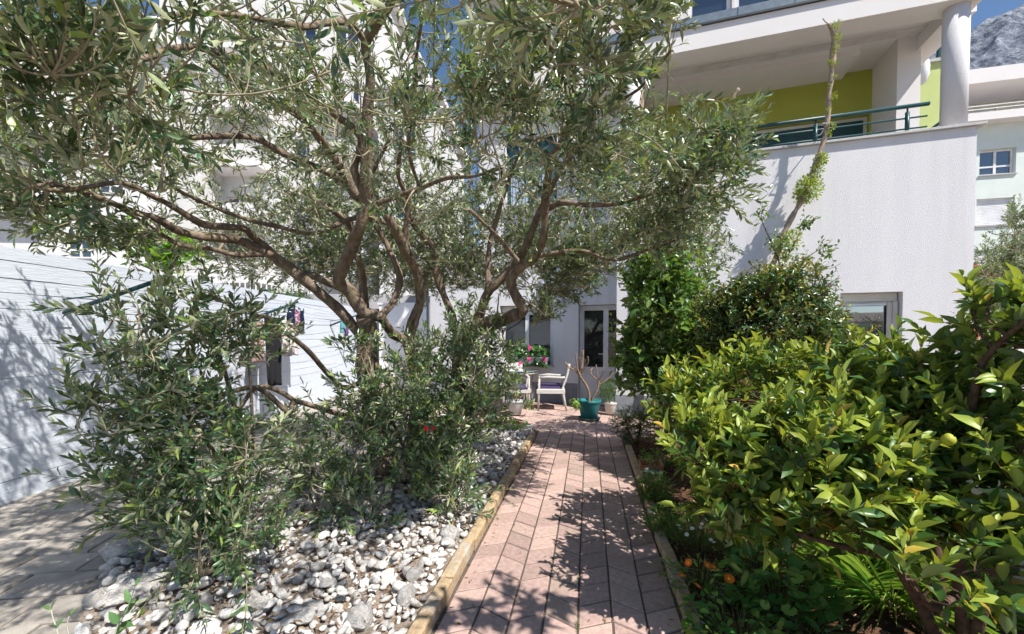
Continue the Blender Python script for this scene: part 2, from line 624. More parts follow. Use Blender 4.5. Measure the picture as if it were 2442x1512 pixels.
rh = {s: rhomb(s).mesh('paver', M_PAVER) for s in (-1, 1)}
cells = []
for c in range(7):
    sg = -1 if c % 2 else 1
    for r in range(-3, int(PATH_L / PP)):
        cells.append((c, r, sg))
cells.sort(key=lambda q: q[1])
n_in = 0
rest = MB()
for c, r, sg in cells:
    x = (c + 0.5) * PW
    y = r * PP + PP / 2 + PP / 4
    dz = random.uniform(-0.0022, 0.0022)
    if y < PATH_L - 0.05 and n_in < 270:
        o = link('paver', rh[sg], path)
        o.location = (x, y, dz)
        o.rotation_euler = (random.gauss(0, 0.006), random.gauss(0, 0.006), random.gauss(0, 0.008))
        n_in += 1
    else:
        me = rh[sg]
        rest.add([(p.co.x + x, p.co.y + y, p.co.z + dz) for p in me.vertices], [tuple(f.vertices) for f in me.polygons])
if rest.v:
    rest.build('far_pavers', M_PAVER, path, kind='stuff')
# weeds in the joints
for (n_, e_, k) in ((2 * PW, 1.03, 40), (4 * PW, 1.22, 22), (3 * PW, 0.82, 14), (5.0 * PW, 2.6, 10)):
    pos = np.array([[n_, e_, 0]]) + RNG.normal(0, 0.008, (k, 3)) * [0.5, 2, 0]
    d = unit(RNG.normal(0, 0.5, (k, 3)) + [0, 0, 1.0])
    M = frames(pos, d, unit(RNG.normal(0, 1, (k, 3))), RNG.uniform(0.012, 0.03, k), RNG.uniform(0.002, 0.004, k))
    link('weed', batch(STRAP_T[0], M, leaf_mat('weed_green', (0.06, 0.14, 0.02), (0.08, 0.15, 0.04)), 'weed'), path, kind='stuff')
# fallen leaves and crumbs on the path
k = 210
pos = np.stack([RNG.uniform(0.02, PATH_W - 0.02, k), RNG.uniform(-0.3, PATH_L, k) ** 1.0, np.full(k, 0.004)], -1)
edge_ = RNG.random(k) < 0.55
pos[:, 0] = np.where(edge_, np.where(RNG.random(k) < 0.5, RNG.uniform(0.0, 0.07, k), PATH_W - RNG.uniform(0.0, 0.07, k)), pos[:, 0])
M = frames(pos, RNG.normal(0, 1, (k, 3)) * [1, 1, 0.12], unit(RNG.normal(0, 0.2, (k, 3)) + [0, 0, 1]), RNG.uniform(0.02, 0.05, k), RNG.uniform(0.005, 0.011, k))
link('fallen_leaves', batch(OLIVE_T[1], M, leaf_mat('fallen_leaf', (0.2, 0.15, 0.07), (0.25, 0.2, 0.12), trans=0.1, rough=0.8, var=0.5), 'fallen_leaves'), path, kind='stuff')
# whitish mortar smear at the right front corner
b = MB()
sm = [(0.95 + 0.02 * math.sin(i * 2.3), 0.55 + i * 0.06) for i in range(9)]
ring = [(x + random.uniform(-0.02, 0.03), y, 0.004) for x, y in sm] + [(PATH_W - 0.005, y, 0.004) for x, y in reversed(sm)]
b.add(ring, [tuple(reversed(range(len(ring))))])
b.build('mortar_smear', mat('white_mortar', (0.62, 0.64, 0.68), (0.45, 0.42, 0.41), rough=0.9, scale=14, bump=0.5, bscale=60), path)

# kerbs
for side, nn, e0, e1, lab in ((0, -0.085, -0.5, 5.0, 'ochre concrete kerb between the pebble bed and the path'),
                              (1, PATH_W + 0.012, -0.5, 4.5, 'ochre stone kerb between the path and the flower bed')):
    kb = empty('kerb', lab, 'kerb', loc=path_pt(nn, 0), rz=-R(10.3))
    e = e0
    while e < e1:
        ln = random.uniform(0.42, 0.5) if side == 0 and e < 2.2 else random.uniform(0.16, 0.24)
        m = MB()
        hgt = (0.075 if side == 0 else 0.045) + random.uniform(-0.006, 0.006)
        m.cham(0, 0.073, 0.003, ln - 0.004, -0.1, hgt, 0.01)
        o = m.build('kerb_stone', M_KERB, kb)
        o.location = (random.uniform(-0.004, 0.004), e, 0)
        o.rotation_euler = (random.gauss(0, 0.006), random.gauss(0, 0.015), random.gauss(0, 0.008))
        e += ln

# soil bed to the right of the path
FENCE = []
bed = MB()
nx, ny = 60, 90
for j in range(ny):
    for i in range(nx):
        n_ = PATH_W + 0.09 + (1.75) * i / (nx - 1)
        e_ = -0.8 + 6.3 * j / (ny - 1)
        x, y, _ = path_pt(n_, e_)
        z = -0.01 + 0.03 * math.sin(x * 7 + y * 3) * math.sin(y * 5 - x * 2) + random.gauss(0, 0.008)
        bed.v.append((x, y, z))
for j in range(ny - 1):
    for i in range(nx - 1):
        bed.f.append((j * nx + i, j * nx + i + 1, (j + 1) * nx + i + 1, (j + 1) * nx + i))
        bed.mi.append(0)
so = bed.build('flower_bed', M_SOIL, smooth=True)
tag(so, 'reddish brown soil of the flower bed right of the path', kind='structure')
# bark chips and crumbs on the soil
k = 2600
pos = np.zeros((k, 3))
for i in range(k):
    pos[i] = path_pt(random.uniform(PATH_W + 0.1, PATH_W + 1.7), random.uniform(-0.6, 4.5), random.uniform(0.0, 0.03))
M = frames(pos, RNG.normal(0, 1, (k, 3)) * [1, 1, 0.3], unit(RNG.normal(0, 0.4, (k, 3)) + [0, 0, 1]), RNG.uniform(0.008, 0.03, k), RNG.uniform(0.006, 0.016, k))
cube_t = ([(-.5, -.5, -.15), (.5, -.4, -.15), (.4, .5, -.15), (-.5, .4, -.15), (-.4, -.4, .15), (.4, -.4, .15), (.4, .35, .15), (-.4, .4, .15)],
          [(3, 2, 1, 0), (4, 5, 6, 7), (0, 1, 5, 4), (1, 2, 6, 5), (2, 3, 7, 6), (3, 0, 4, 7)])
link('soil_crumbs', batch(cube_t, M, mat('bark_chip', (0.36, 0.24, 0.15), (0.12, 0.07, 0.045), rough=1, scale=5, rand=0.5), 'soil_crumbs'), so, kind='stuff')

# grey block paving on the left
pav = empty('block_paving', 'grey rectangular block paving between white wall and pebble bed', loc=(-4.35, 0.6, 0), rz=R(8), kind='structure')
b = MB()
b.add([(-6, -3, -0.05), (9, -3, -0.05), (9, 16, -0.05), (-6, 16, -0.05)], [(0, 1, 2, 3)])
b.build('sand_bed', M_JOINT, pav)
BEDP = [(-1.7, 0.5), (-1.9, 1.75), (-2.3, 2.25), (-2.7, 2.75), (-2.55, 3.5), (-2.1, 4.3), (-1.5, 5.0), (-0.7, 5.9), (0.0, 6.6)]


def bed_left(y):
    for (x0, y0), (x1, y1) in zip(BEDP, BEDP[1:]):
        if y0 <= y <= y1:
            return x0 + (x1 - x0) * (y - y0) / (y1 - y0)
    return BEDP[0][0] if y < BEDP[0][1] else 9


def path_left(y):
    return P0[0] + PE[0] * (y - P0[1]) / PE[1]


def in_bed(x, y, m=0.0):
    if y < 0.5 or y > 6.6:
        return False
    return bed_left(y) + m < x < path_left(y) - 0.1 - m


blk_mesh = []
for q in range(3):
    m = MB()
    m.cham(-0.193, 0.193, -0.118, 0.118, -0.045, 0.0, 0.009)
    blk_mesh.append(m.mesh('paving_block', M_BLOCK))
cand = []
ca, sa = math.cos(R(8)), math.sin(R(8))
for r in range(-4, 62):
    for c in range(-2, 16):
        lx = c * 0.4 + (0.2 if r % 2 else 0.0) + 0.05 * math.sin(r * 1.7)
        ly = r * 0.25
        wx, wy = -4.35 + lx * ca - ly * sa, 0.6 + lx * sa + ly * ca
        if wx < -4.5 or wx > 2.2 or wy > 14 or wy < 0.2:
            continue
        if wy < 6.6 and wx > bed_left(max(wy, 0.5)) + 0.3 and wx < 3:
            continue
        if wy > 6.3 and wx > -1.6 + (wy - 7) * 0.1:
            continue
        cand.append((wy + abs(wx) * 0.2, lx, ly))
cand.sort()
rest = MB()
for i, (_, lx, ly) in enumerate(cand):
    dz = random.uniform(-0.005, 0.005)
    if i < 290:
        o = link('paving_block', blk_mesh[i % 3], pav)
        o.location = (lx, ly, dz)
        o.rotation_euler = (random.gauss(0, 0.005), random.gauss(0, 0.005), random.gauss(0, 0.008))
    else:
        rest.cham(lx - 0.193, lx + 0.193, ly - 0.118, ly + 0.118, -0.045, dz, 0.009)
if rest.v:
    rest.build('far_blocks', M_BLOCK, pav, kind='stuff')

# pebble bed
gb = MB()
ys = np.linspace(0.5, 6.6, 50)
for y in ys:
    x0, x1 = bed_left(y), path_left(y) - 0.09
    for i in range(24):
        gb.v.append((x0 + (x1 - x0) * i / 23, y, 0.0 + 0.02 * math.sin(i * 1.3 + y * 4) + random.gauss(0, 0.006)))
for j in range(len(ys) - 1):
    for i in range(23):
        gb.f.append((j * 24 + i, j * 24 + i + 1, (j + 1) * 24 + i + 1, (j + 1) * 24 + i))
        gb.mi.append(0)
gbo = gb.build('pebble_bed', M_DIRT, smooth=True)
tag(gbo, 'bed of white pebbles and dry earth round the olive tree', kind='structure')


def rock_mesh(name, m, seed, sub=2, rough=0.18, sq=(1, 1, 1), freq=1.6):
    bm = bmesh.new()
    bmesh.ops.create_icosphere(bm, subdivisions=sub, radius=0.5)
    rs = random.Random(seed)
    ph = [(Vector((rs.gauss(0, 1), rs.gauss(0, 1), rs.gauss(0, 1))).normalized(), rs.uniform(0.8, 3.2) * freq, rs.uniform(0, 6.28), rs.uniform(0.3, 1)) for _ in range(9)]
    cuts = [(Vector((rs.gauss(0, 1), rs.gauss(0, 1), rs.gauss(0, 0.8))).normalized(), rs.uniform(0.27, 0.43)) for _ in range(9)]
    for v in bm.verts:
        p = v.co.copy()
        d = sum(a * math.sin(k.dot(p) * f * 3 + o) for k, f, o, a in ph) / 4
        p *= 1 + d * rough
        if sub > 2:
            h_ = sum(math.sin(k.dot(p) * f * 11 + o * 3) * math.sin(k.yzx.dot(p) * f * 9 + o) for k, f, o, a in ph) / 9
            p *= 1 + h_ * 0.16 - 0.12 * max(0.0, abs(h_) - 0.22) * 4
        for nrm, h in cuts:
            e = nrm.dot(p) - h
            if e > 0:
                p -= nrm * e * 0.75
        v.co = Vector((p.x * sq[0], p.y * sq[1], p.z * sq[2]))
    me = bpy.data.meshes.new(name)
    bm.to_mesh(me)
    bm.free()
    me.polygons.foreach_set('use_smooth', [sub > 2 or seed % 3 == 0] * len(me.polygons))
    me.materials.append(m)
    return me


peb = [rock_mesh('stone', M_STONE, 20 + i, 2, 0.30, (1, random.uniform(0.55, 0.85), random.uniform(0.42, 0.66)), 1.2) for i in range(8)]
stones = []
tries = 0
grid = {}
while tries < 50000 and len(stones) < 5500:
    tries += 1
    y = random.uniform(0.9, 6.6)
    x = random.uniform(-2.85, 1.0)
    if not in_bed(x, y, 0.03):
        continue
    s = random.choice((0.04, 0.048, 0.056, 0.065, 0.075, 0.085, 0.1, 0.115)) * random.uniform(0.8, 1.2)
    if x < -1.5 and y < 2.8:
        s *= 1.15
    ok = True
    gx, gy = int(x / 0.15), int(y / 0.15)
    for a in range(gx - 1, gx + 2):
        for c in range(gy - 1, gy + 2):
            for (qx, qy, qs) in grid.get((a, c), ()):
                if (qx - x) ** 2 + (qy - y) ** 2 < (0.31 * (qs + s)) ** 2:
                    ok = False
    if not ok:
        continue
    grid.setdefault((gx, gy), []).append((x, y, s))
    stones.append((x, y, s))
stones = [(x, y, s, s * 0.22 + random.uniform(-0.01, 0.015)) for x, y, s in stones]
# a loose second layer
for _ in range(700):
    y = random.uniform(1.2, 5.5)
    x = random.uniform(-2.6, 0.6)
    if in_bed(x, y, 0.1):
        s = random.uniform(0.05, 0.09)
        stones.append((x, y, s, 0.06 + random.uniform(0, 0.015)))
stones = [q for q in stones if math.hypot(q[0] + 2.0, q[1] - 2.35) > 0.0]
sx, sy, sd = project(np.array([[q[0], q[1], q[3]] for q in stones]))
score = np.array([q[2] for q in stones]) / sd * (sx > -20) * (sx < 1300) * (sy < 1530)
order = np.argsort(-score)
big = set(order[:295].tolist())
groups = [[] for _ in peb]
for i, (x, y, s, z) in enumerate(stones):
    e = Euler((random.gauss(0, 0.25), random.gauss(0, 0.25), random.uniform(0, 6.3)))
    v = i % len(peb)
    if i in big:
        o = link('stone', peb[v], gbo)
        o.location = (x, y, z)
        o.rotation_euler = e
        o.scale = (s, s, s)
    else:
        m4 = Matrix.LocRotScale(Vector((x, y, z)), e.to_quaternion(), Vector((s, s, s)))
        groups[v].append(np.array(m4)[:3, :])
allv, alll, allt, off = [], [], [], 0
for v, gq in enumerate(groups):
    if not gq:
        continue
    small = rock_mesh('pebble', M_STONE, 20 + v, 2, 0.30, (1, 0.72, 0.55), 1.2)
    tv = np.array([tuple(p.co) for p in small.vertices])
    tf = np.array([list(f.vertices) for f in small.polygons])
    M = np.array(gq)
    V = np.einsum('nij,kj->nki', M[:, :, :3], tv) + M[:, None, :, 3]
    lp = (tf.ravel()[None, :] + (np.arange(len(M)) * len(tv))[:, None]).ravel() + off
    allv.append(V.reshape(-1, 3))
    alll.append(lp)
    allt.append(np.full(len(M) * len(tf), 3))
    off += len(M) * len(tv)
link('pebbles', np_mesh('pebbles', np.concatenate(allv), np.concatenate(alll), np.concatenate(allt), M_STONE, None, False), gbo, kind='stuff')
# dry leaf litter
k = 2200
pos = np.zeros((k, 3))
i = 0
while i < k:
    x, y = random.uniform(-2.6, 0.6), random.uniform(1.3, 6)
    if in_bed(x, y, 0.05):
        pos[i] = (x, y, random.uniform(0.015, 0.07))
        i += 1
M = frames(pos, RNG.normal(0, 1, (k, 3)) * [1, 1, 0.4], unit(RNG.normal(0, 0.5, (k, 3)) + [0, 0, 1]), RNG.uniform(0.03, 0.06, k), RNG.uniform(0.006, 0.013, k))
link('dry_leaves', batch(OLIVE_T[1], M, leaf_mat('dry_leaf', (0.17, 0.105, 0.06), (0.22, 0.15, 0.1), trans=0.1, rough=0.8, var=0.5), 'dry_leaves'), gbo, kind='stuff')

# single larger rocks
ROCKS = [((300, 1335), 0.288, 0.170, 'pitted pale rock at the left corner of the pebble bed'),
         ((330, 1420), 0.320, 0.119, 'flat pale rock slab at the front left of pebble bed'),
         ((470, 1390), 0.272, 0.145, 'dark brown weathered rock among the front pebbles'),
         ((455, 1450), 0.240, 0.085, 'flat grey rock in the shade before the brown rock'),
         ((600, 1460), 0.208, 0.085, 'broad flat grey stone at the bottom middle of pebble bed'),
         ((860, 1500), 0.160, 0.136, 'sharp white rock at the bottom edge of the picture'),
         ((965, 1440), 0.136, 0.136, 'white jagged rock against the ochre kerb, nearest the camera'),
         ((1075, 1290), 0.168, 0.145, 'craggy grey rock against the ochre kerb, second from the camera'),
         ((990, 1385), 0.120, 0.102, 'pale rounded rock left of the ochre kerb'),
         ((1130, 1225), 0.136, 0.111, 'grey craggy rock beside the kerb, farthest of three'),
         ((735, 1475), 0.176, 0.093, 'wide cream stone at the bottom of the pebble bed'),
         ((235, 1440), 0.160, 0.085, 'low rock at the edge of the grey block paving')]
for i, ((px, py), w, h, lab) in enumerate(ROCKS):
    x, y, _ = G(px, py)
    o = link('rock', rock_mesh('rock', M_ROCK if i != 2 else mat('brown_rock', (0.2, 0.15, 0.11), (0.1, 0.075, 0.06), rough=0.95, scale=14, bump=1, bscale=40, bdist=0.02), 90 + i, 4, 0.30, (1, 0.8, 1), 2.4))
    o.location = (x, y, h * 0.32)
    o.scale = (w, w, h)
    o.rotation_euler = (0, 0, i * 1.3)
    tag(o, lab, 'rock', 'rocks in the pebble bed')

# far terrace in front of the door
HA = math.atan2(-0.3045, 0.9525)
HO = Vector((1.915, 7.69, 0))
ter = empty('terrace', 'shaded terrace of reddish pavers before the house door', loc=(HO.x, HO.y, 0), rz=HA, kind='structure')
b = MB()
b.box(-4.2, 0.0, -1.75, 1.0, -0.1, -0.012)
b.box(0.0, 1.2, -1.75, -0.02, -0.1, -0.012)
b.build('sand_bed', M_JOINT, ter)
b = MB()
for c in range(-24, 7):
    for r in range(0, 16):
        x, y = c * PW, -1.72 + r * PP + (PP / 2 if c % 2 else 0)
        if y > 0.8 or (x > -0.1 and y > -0.25):
            continue
        me = rh[1 if c % 2 else -1]
        dz = -0.004 + random.uniform(-0.002, 0.002)
        b.add([(p.co.x + x, p.co.y + y, p.co.z + dz) for p in me.vertices], [tuple(f.vertices) for f in me.polygons])
b.build('pavers', M_PAVER, ter, kind='stuff')

# ------------------------------------------------------------------ left garden wall of planks
WX = -4.33
wall = empty('garden_wall', 'long white garden wall of horizontal boards along the left side', 'wall', loc=(WX, 0.5, 0), rz=R(-1.0))
b = MB()
b.box(-0.2, -0.025, -1.5, 13.5, -0.1, 2.12)
b.build('core', M_DIRT, wall)
edges = [-0.05, 0.17, 0.45, 0.75, 1.04, 1.33, 1.635, 1.77, 1.89, 2.04, 2.16]
tilt = 0.004
for i, (z0, z1) in enumerate(zip(edges, edges[1:])):
    y = -1.5
    k = 0
    while y < 13.5:
        ln = 15.0
        m = MB()
        yy1 = min(y + ln, 13.5)
        n = 40
        gp = 0.0013 if i >= 5 else 0.0002
        lo_ = [z0 + gp + 0.003 * math.sin(j * 0.9 + i) + 0.002 * random.gauss(0, 1) + tilt * (y + (yy1 - y) * j / n) for j in range(n + 1)]
        hi_ = [z1 - gp * 0.6 + 0.003 * math.sin(j * 0.9 + i + 1) + 0.002 * random.gauss(0, 1) + tilt * (y + (yy1 - y) * j / n) for j in range(n + 1)]
        xo = random.uniform(-0.0015, 0.0015)
        k0 = len(m.v)
        for j in range(n + 1):
            yy = y + (yy1 - y) * j / n
            m.v += [(xo - 0.03, yy, lo_[j]), (xo, yy, lo_[j] + 0.002), (xo, yy, hi_[j] - 0.002), (xo - 0.03, yy, hi_[j]), ]
        for j in range(n):
            a = k0 + 4 * j
            m.f += [(a, a + 4, a + 5, a + 1), (a + 1, a + 5, a + 6, a + 2), (a + 2, a + 6, a + 7, a + 3)]
            m.mi += [0, 0, 0]
        m.f += [(k0, k0 + 1, k0 + 2, k0 + 3), tuple(reversed((k0 + 4 * n, k0 + 4 * n + 1, k0 + 4 * n + 2, k0 + 4 * n + 3)))]
        m.mi += [0, 0]
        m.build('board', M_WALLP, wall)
        y = yy1
# a lightly raised electric box cover
m = MB()
m.box(0.004, 0.010, 3.43, 3.56, 1.50, 1.62)
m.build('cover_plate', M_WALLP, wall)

ew = empty('end_wall', 'bright white wall closing the far end of the yard', 'wall', loc=P(905, 905, 12.6), rz=R(-6))
b = MB()
b.box(0.0, 2.0, 0.0, 0.22, -0.2, 2.25)
b.build('wall', M_PLASTER2, ew)
b = MB()
b.box(-0.03, 2.03, -0.03, 0.25, 2.25, 2.30)
b.build('coping', M_PLASTER2, ew)
b = MB()
b.box(0.9, 2.0, -0.5, -0.001, -0.2, 0.5)
b.build('ledge', M_PLASTER2, ew)

# low wall on the right
lw = empty('boundary_wall', 'low white plastered wall behind the citrus trees on the right', 'wall', loc=path_pt(2.95, 0), rz=-R(10.3))
b = MB()
b.box(0.0, 0.2, -0.5, 4.6, -0.1, 0.9)
b.build('wall', M_PLASTER2, lw)
b = MB()
b.box(-0.14, 0.0 - 0.002, -0.5, 4.6, -0.1, 0.16)
b.build('footing', mat('pale_concrete', (0.58, 0.57, 0.55), (0.45, 0.44, 0.42), rough=0.95, scale=20, bump=0.5, bscale=90), lw)
b = MB()
b.box(-0.02, 0.22, -0.5, 4.6, 0.901, 0.94)
b.build('coping', M_PLASTER2, lw)

# ------------------------------------------------------------------ the house
UX, UY, VX, VY = math.cos(HA), math.sin(HA), -math.sin(HA), math.cos(HA)


def H(px, py, t):
    """where the sight line of a photo pixel meets the house plane at depth t behind the front face"""
    x, y, z = ray(px, py)
    r = x / y
    s = (r * (HO.y + t * VY) - HO.x - t * VX) / (UX - r * UY)
    d = HO.y + s * UY + t * VY
    return s, CAM_H + z / y * d


house = empty('house', 'white plastered house with balcony, lime green recesses and teal railings', 'house', loc=HO, rz=HA)
S_B = H(2322, 600, 0)[0]
Z_PAR = 4.46
wz1 = H(2080, 697, 0)[1]
ws0, ws1 = H(2003, 760, 0)[0], H(2152, 760, 0)[0]
WZ0 = wz1 - 1.45
b = MB()
wall_holes(b, 0, S_B, -0.1, Z_PAR, 0, 0.3, [(ws0, ws1, WZ0, wz1)])
b.build('wall', M_PLASTER, house)
b = MB()
b.box(0.0, 0.3, 0.301, 1.02, -0.1, Z_PAR)
b.build('side_wall', M_PLASTER, house)
b = MB()
b.box(S_B - 0.3, S_B, 0.301, 6, -0.1, Z_PAR)
b.build('side_wall', M_PLASTER, house)
b = MB()
b.box(-0.012, S_B + 0.01, -0.012, -0.001, -0.05, 0.35)
b.build('plinth', M_PLINTH, house)
b = MB()
n_c = 5
for i in range(n_c):
    a, c = -0.03 + (S_B + 0.12) * i / n_c, -0.03 + (S_B + 0.12) * (i + 1) / n_c - 0.004
    m = MB()
    m.cham(a, c, -0.055, 0.35, Z_PAR + 0.002, Z_PAR + 0.036, 0.004)
    m.build('coping_slab', M_GRANITE, house)


def window(parent, s0, s1, z0, z1, t, frame=0.07, mull=1, m=None, box=0.0, name='window', sill=True, pane=None, back=None, trans=0):
    """white casement in an opening; t is the plane of the frame's front"""
    m = m or M_WHITEPVC
    w = MB()
    f = frame
    zt = z1 - box
    w.box(s0, s0 + f, t, t + 0.07, z0, zt)
    w.box(s1 - f, s1, t, t + 0.07, z0, zt)
    w.box(s0 + f, s1 - f, t + 0.001, t + 0.069, z0, z0 + f)
    w.box(s0 + f, s1 - f, t + 0.001, t + 0.069, zt - f, zt)
    cuts = [s0 + f + (s1 - s0 - 2 * f) * i / mull for i in range(mull + 1)]
    for c in cuts[1:-1]:
        w.box(c - f * 0.6, c + f * 0.6, t - 0.006, t + 0.066, z0 + f, zt - f)
    if trans:
        w.box(s0 + f, s1 - f, t - 0.004, t + 0.064, z0 + trans - 0.03, z0 + trans + 0.03)
    o = w.build(name, m, parent)
    for a, c in zip(cuts, cuts[1:]):
        pn = MB()
        pn.box(a + 0.002, c - 0.002, t + 0.03, t + 0.038, z0 + f + 0.001, zt - f - 0.001)
        pn.build('pane', pane or M_GLASS, o)
    if box:
        bx = MB()
        bx.box(s0 + 0.002, s1 - 0.002, t - 0.02, t + 0.08, zt + 0.002, z1 - 0.001)
        bx.build('shutter_box', M_CREAMPVC, o)
    if sill:
        sl = MB()
        sl.box(s0 - 0.04, s1 + 0.04, t - 0.2, t + 0.0, z0 - 0.04, z0 - 0.001)
        sl.build('sill', M_GRANITE, o)
    return o


wr = window(house, ws0 + 0.015, ws1 - 0.015, WZ0, wz1 - 0.005, 0.14, 0.06, 1, M_CREAMPVC, 0.13, pane=glass_mat('solar_glass', (0.03, 0.045, 0.06), 0.02, 0.0, 3.2))
m = MB()
m.box(ws1 - 0.14, ws1 - 0.08, 0.115, 0.139, WZ0, wz1 - 0.16)
m.box(ws1 - 0.075, ws1 - 0.02, 0.09, 0.139, WZ0, wz1 - 0.14)
m.build('shutter_guide', M_CREAMPVC, wr)
m = MB()
m.box(ws0 + 0.1, ws1 - 0.16, 0.10, 0.138, wz1 - 0.20, wz1 - 0.17)
m.build('blind_headrail', M_WHITEPVC, wr)
m = MB()
m.box(ws0 + 0.02, ws1 - 0.02, 0.25, 0.26, WZ0, wz1)
m.build('unlit_room_sheet', M_DARK, wr)

# ---- first floor terrace
Z_FL = 3.6
Z_BM = H(2242, 11, 0)[1]
Z_CE = Z_BM + 0.27
T_BK = 2.0
s_pier0, s_pier1 = H(2137, 280, 1.15)[0], H(2193, 280, 1.15)[0]
b = MB()
b.box(0.001, S_B - 0.31, 0.302, T_BK, Z_FL - 0.2, Z_FL)
b.build('balcony_floor', mat('pale_floor_tile', (0.62, 0.58, 0.52), rough=0.6), house)
wl0, wl1 = H(1788, 310, T_BK)[0], H(1890, 310, T_BK)[0]
wm1 = H(2074, 280, T_BK)[0]
zwt = H(2074, 272, T_BK)[1]
b = MB()
holes = [(wl0 - 0.45, wm1, Z_FL + 0.05, zwt)]
wall_holes(b, -0.25, s_pier0, Z_FL + 0.001, Z_CE, T_BK, T_BK + 0.2, holes)
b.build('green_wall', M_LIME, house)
gw = window(house, wl0 - 0.44, wm1 - 0.01, Z_FL + 0.06, zwt - 0.005, T_BK + 0.08, 0.06, 3, M_CREAMPVC, name='balcony_window', sill=False)
sh = MB()
for i in range(9):
    z = zwt - 0.08 - i * 0.045
    sh.box(wl0 - 0.36, wm1 - 0.08, T_BK + 0.055, T_BK + 0.078, z - 0.042, z)
sh.build('roller_shutter', M_GREENMETAL, gw)
cu = MB()
k = 60
for i in range(k + 1):
    s = wl0 + (wm1 - wl0 - 0.1) * i / k
    for z in (Z_FL + 0.1, zwt - 0.5):
        cu.v.append((s, T_BK + 0.1 + 0.012 * math.sin(i * 1.6), z))
for i in range(k):
    cu.f.append((2 * i, 2 * i + 2, 2 * i + 3, 2 * i + 1))
    cu.mi.append(0)
cu.build('curtain', M_CURTAIN, gw)
b = MB()
b.box(s_pier0, s_pier1, 1.15, T_BK + 0.25, Z_FL + 0.002, Z_CE - 0.002)
b.build('pier', M_PLASTER2, house)
# ceiling, beams
b = MB()
b.box(-0.3, S_B + 0.05, 0.351, T_BK + 0.3, Z_CE, Z_CE + 0.15)
b.build('ceiling', M_PLASTER2, house)
b = MB()
b.box(0.35, s_pier0 - 0.5, 1.25, T_BK - 0.002, Z_CE - 0.11, Z_CE - 0.001)
b.build('dropped_soffit', M_PLASTER2, house)
b = MB()
zt = Z_BM + 0.36
b.box(-0.4, S_B + 0.06, -0.06, 0.35, Z_BM, zt)
b.build('front_beam', M_PLASTER2, house)
b = MB()
b.box(s_pier1 - 0.05, s_pier1 + 0.27, 0.352, T_BK + 0.2, Z_BM + 0.02, Z_CE + 0.1)
b.build('cross_beam', M_PLASTER2, house)
for px, py in ((1733, 163), (1820, 145), (1910, 127)):
    s, _ = H(px, py, 0.85)
    m = MB()
    m.lathe([(0.055, -0.012), (0.055, 0.0), (0.04, 0.001)], 20, (s, 0.95, Z_CE - 0.002))
    o = m.build('downlight', M_CREAMPVC, house, smooth=False)
# columns
s_c1 = H(2274, 150, 0.2)[0]
s_c0 = H(1513, 300, 0.2)[0]
for s in (s_c0, s_c1):
    m = MB()
    m.lathe([(0.15, Z_PAR + 0.03), (0.15, Z_BM + 0.01)], 36, (s, 0.17, 0))
    m.build('column', M_PLASTER, house, smooth=True)
# railing
rl = empty('railing')
rl.parent = house
s_r1 = H(2218, 248, 0.12)[0]
z0 = Z_PAR + 0.036
m = MB()
m.tube([(s_c0 + 0.2, 0.14, z0 + 0.44), (s_r1, 0.14, z0 + 0.44)], 0.03, 12)
m.build('handrail', M_GREENMETAL, rl, smooth=True)
for hh in (0.10, 0.26):
    m = MB()
    m.tube([(s_c0 + 0.2, 0.14, z0 + hh), (s_r1 - 0.02, 0.14, z0 + hh)], 0.0125, 8)
    m.build('bar', M_GREENMETAL, rl, smooth=True)
for px in (1600, 1760, 1945, 2163):
    s = H(px, 310, 0.14)[0]
    m = MB()
    m.tube([(s, 0.14, z0), (s, 0.14, z0 + 0.35)], 0.028, 12)
    m.tube([(s, 0.14, z0 + 0.35), (s, 0.14, z0 + 0.42)], 0.012, 8)
    m.build('post', M_GREENMETAL, rl, smooth=True)
m = MB()
a, c = H(2198, 312, 0.7), H(2240, 275, 0.7)
m.tube([(a[0], 0.75, a[1] - 0.1), (c[0] + 0.3, 0.75, c[1] + 0.12)], 0.025, 8)
m.build('stair_rail', M_GREENMETAL, rl, smooth=True)
# gutter / edge flashing and upper floor
b = MB()
b.box(-0.5, S_B + 0.1, -0.10, 0.0, zt + 0.002, zt + 0.035)
b.build('dark_flashing', mat('dark_lead', (0.06, 0.07, 0.08), rough=0.6), house)
b = MB()
n_g = 7
for i in range(n_g):
    a, c = -0.5 + (S_B + 0.6) * i / n_g, -0.5 + (S_B + 0.6) * (i + 1) / n_g
    m = MB()
    m.box(a + 0.012, c - 0.012, -0.088, -0.01, zt + 0.037, zt + 0.17)
    m.build('trough', M_BLUEMETAL, house)
    m = MB()
    m.box(c - 0.011, c + 0.011, -0.094, -0.004, zt + 0.037, zt + 0.175)
    m.build('trough_joint', M_BLUEMETAL, house)
b = MB()
z_u = zt + 0.1
uw = [(H(1640, 60, 0.9)[0], H(1745, 40, 0.9)[0], z_u + 0.15, z_u + 1.5), (H(1752, 20, 0.9)[0], H(1850, 20, 0.9)[0], z_u + 0.15, z_u + 1.5)]
wall_holes(b, -0.4, S_B, z_u - 0.2, z_u + 3, 0.9, 1.1, uw)
b.build('upper_wall', mat('pinkish_plaster', (0.72, 0.66, 0.66), rough=0.9, bump=0.2, bscale=90), house)
for q in uw:
    window(house, q[0] + 0.01, q[1] - 0.01, q[2], q[3], 0.96, 0.07, 1, sill=False, name='upper_window')
b = MB()
b.box(-0.4, S_B, 0.0, 0.899, zt + 0.001, zt + 0.06)
b.build('upper_floor', M_GRANITE, house)

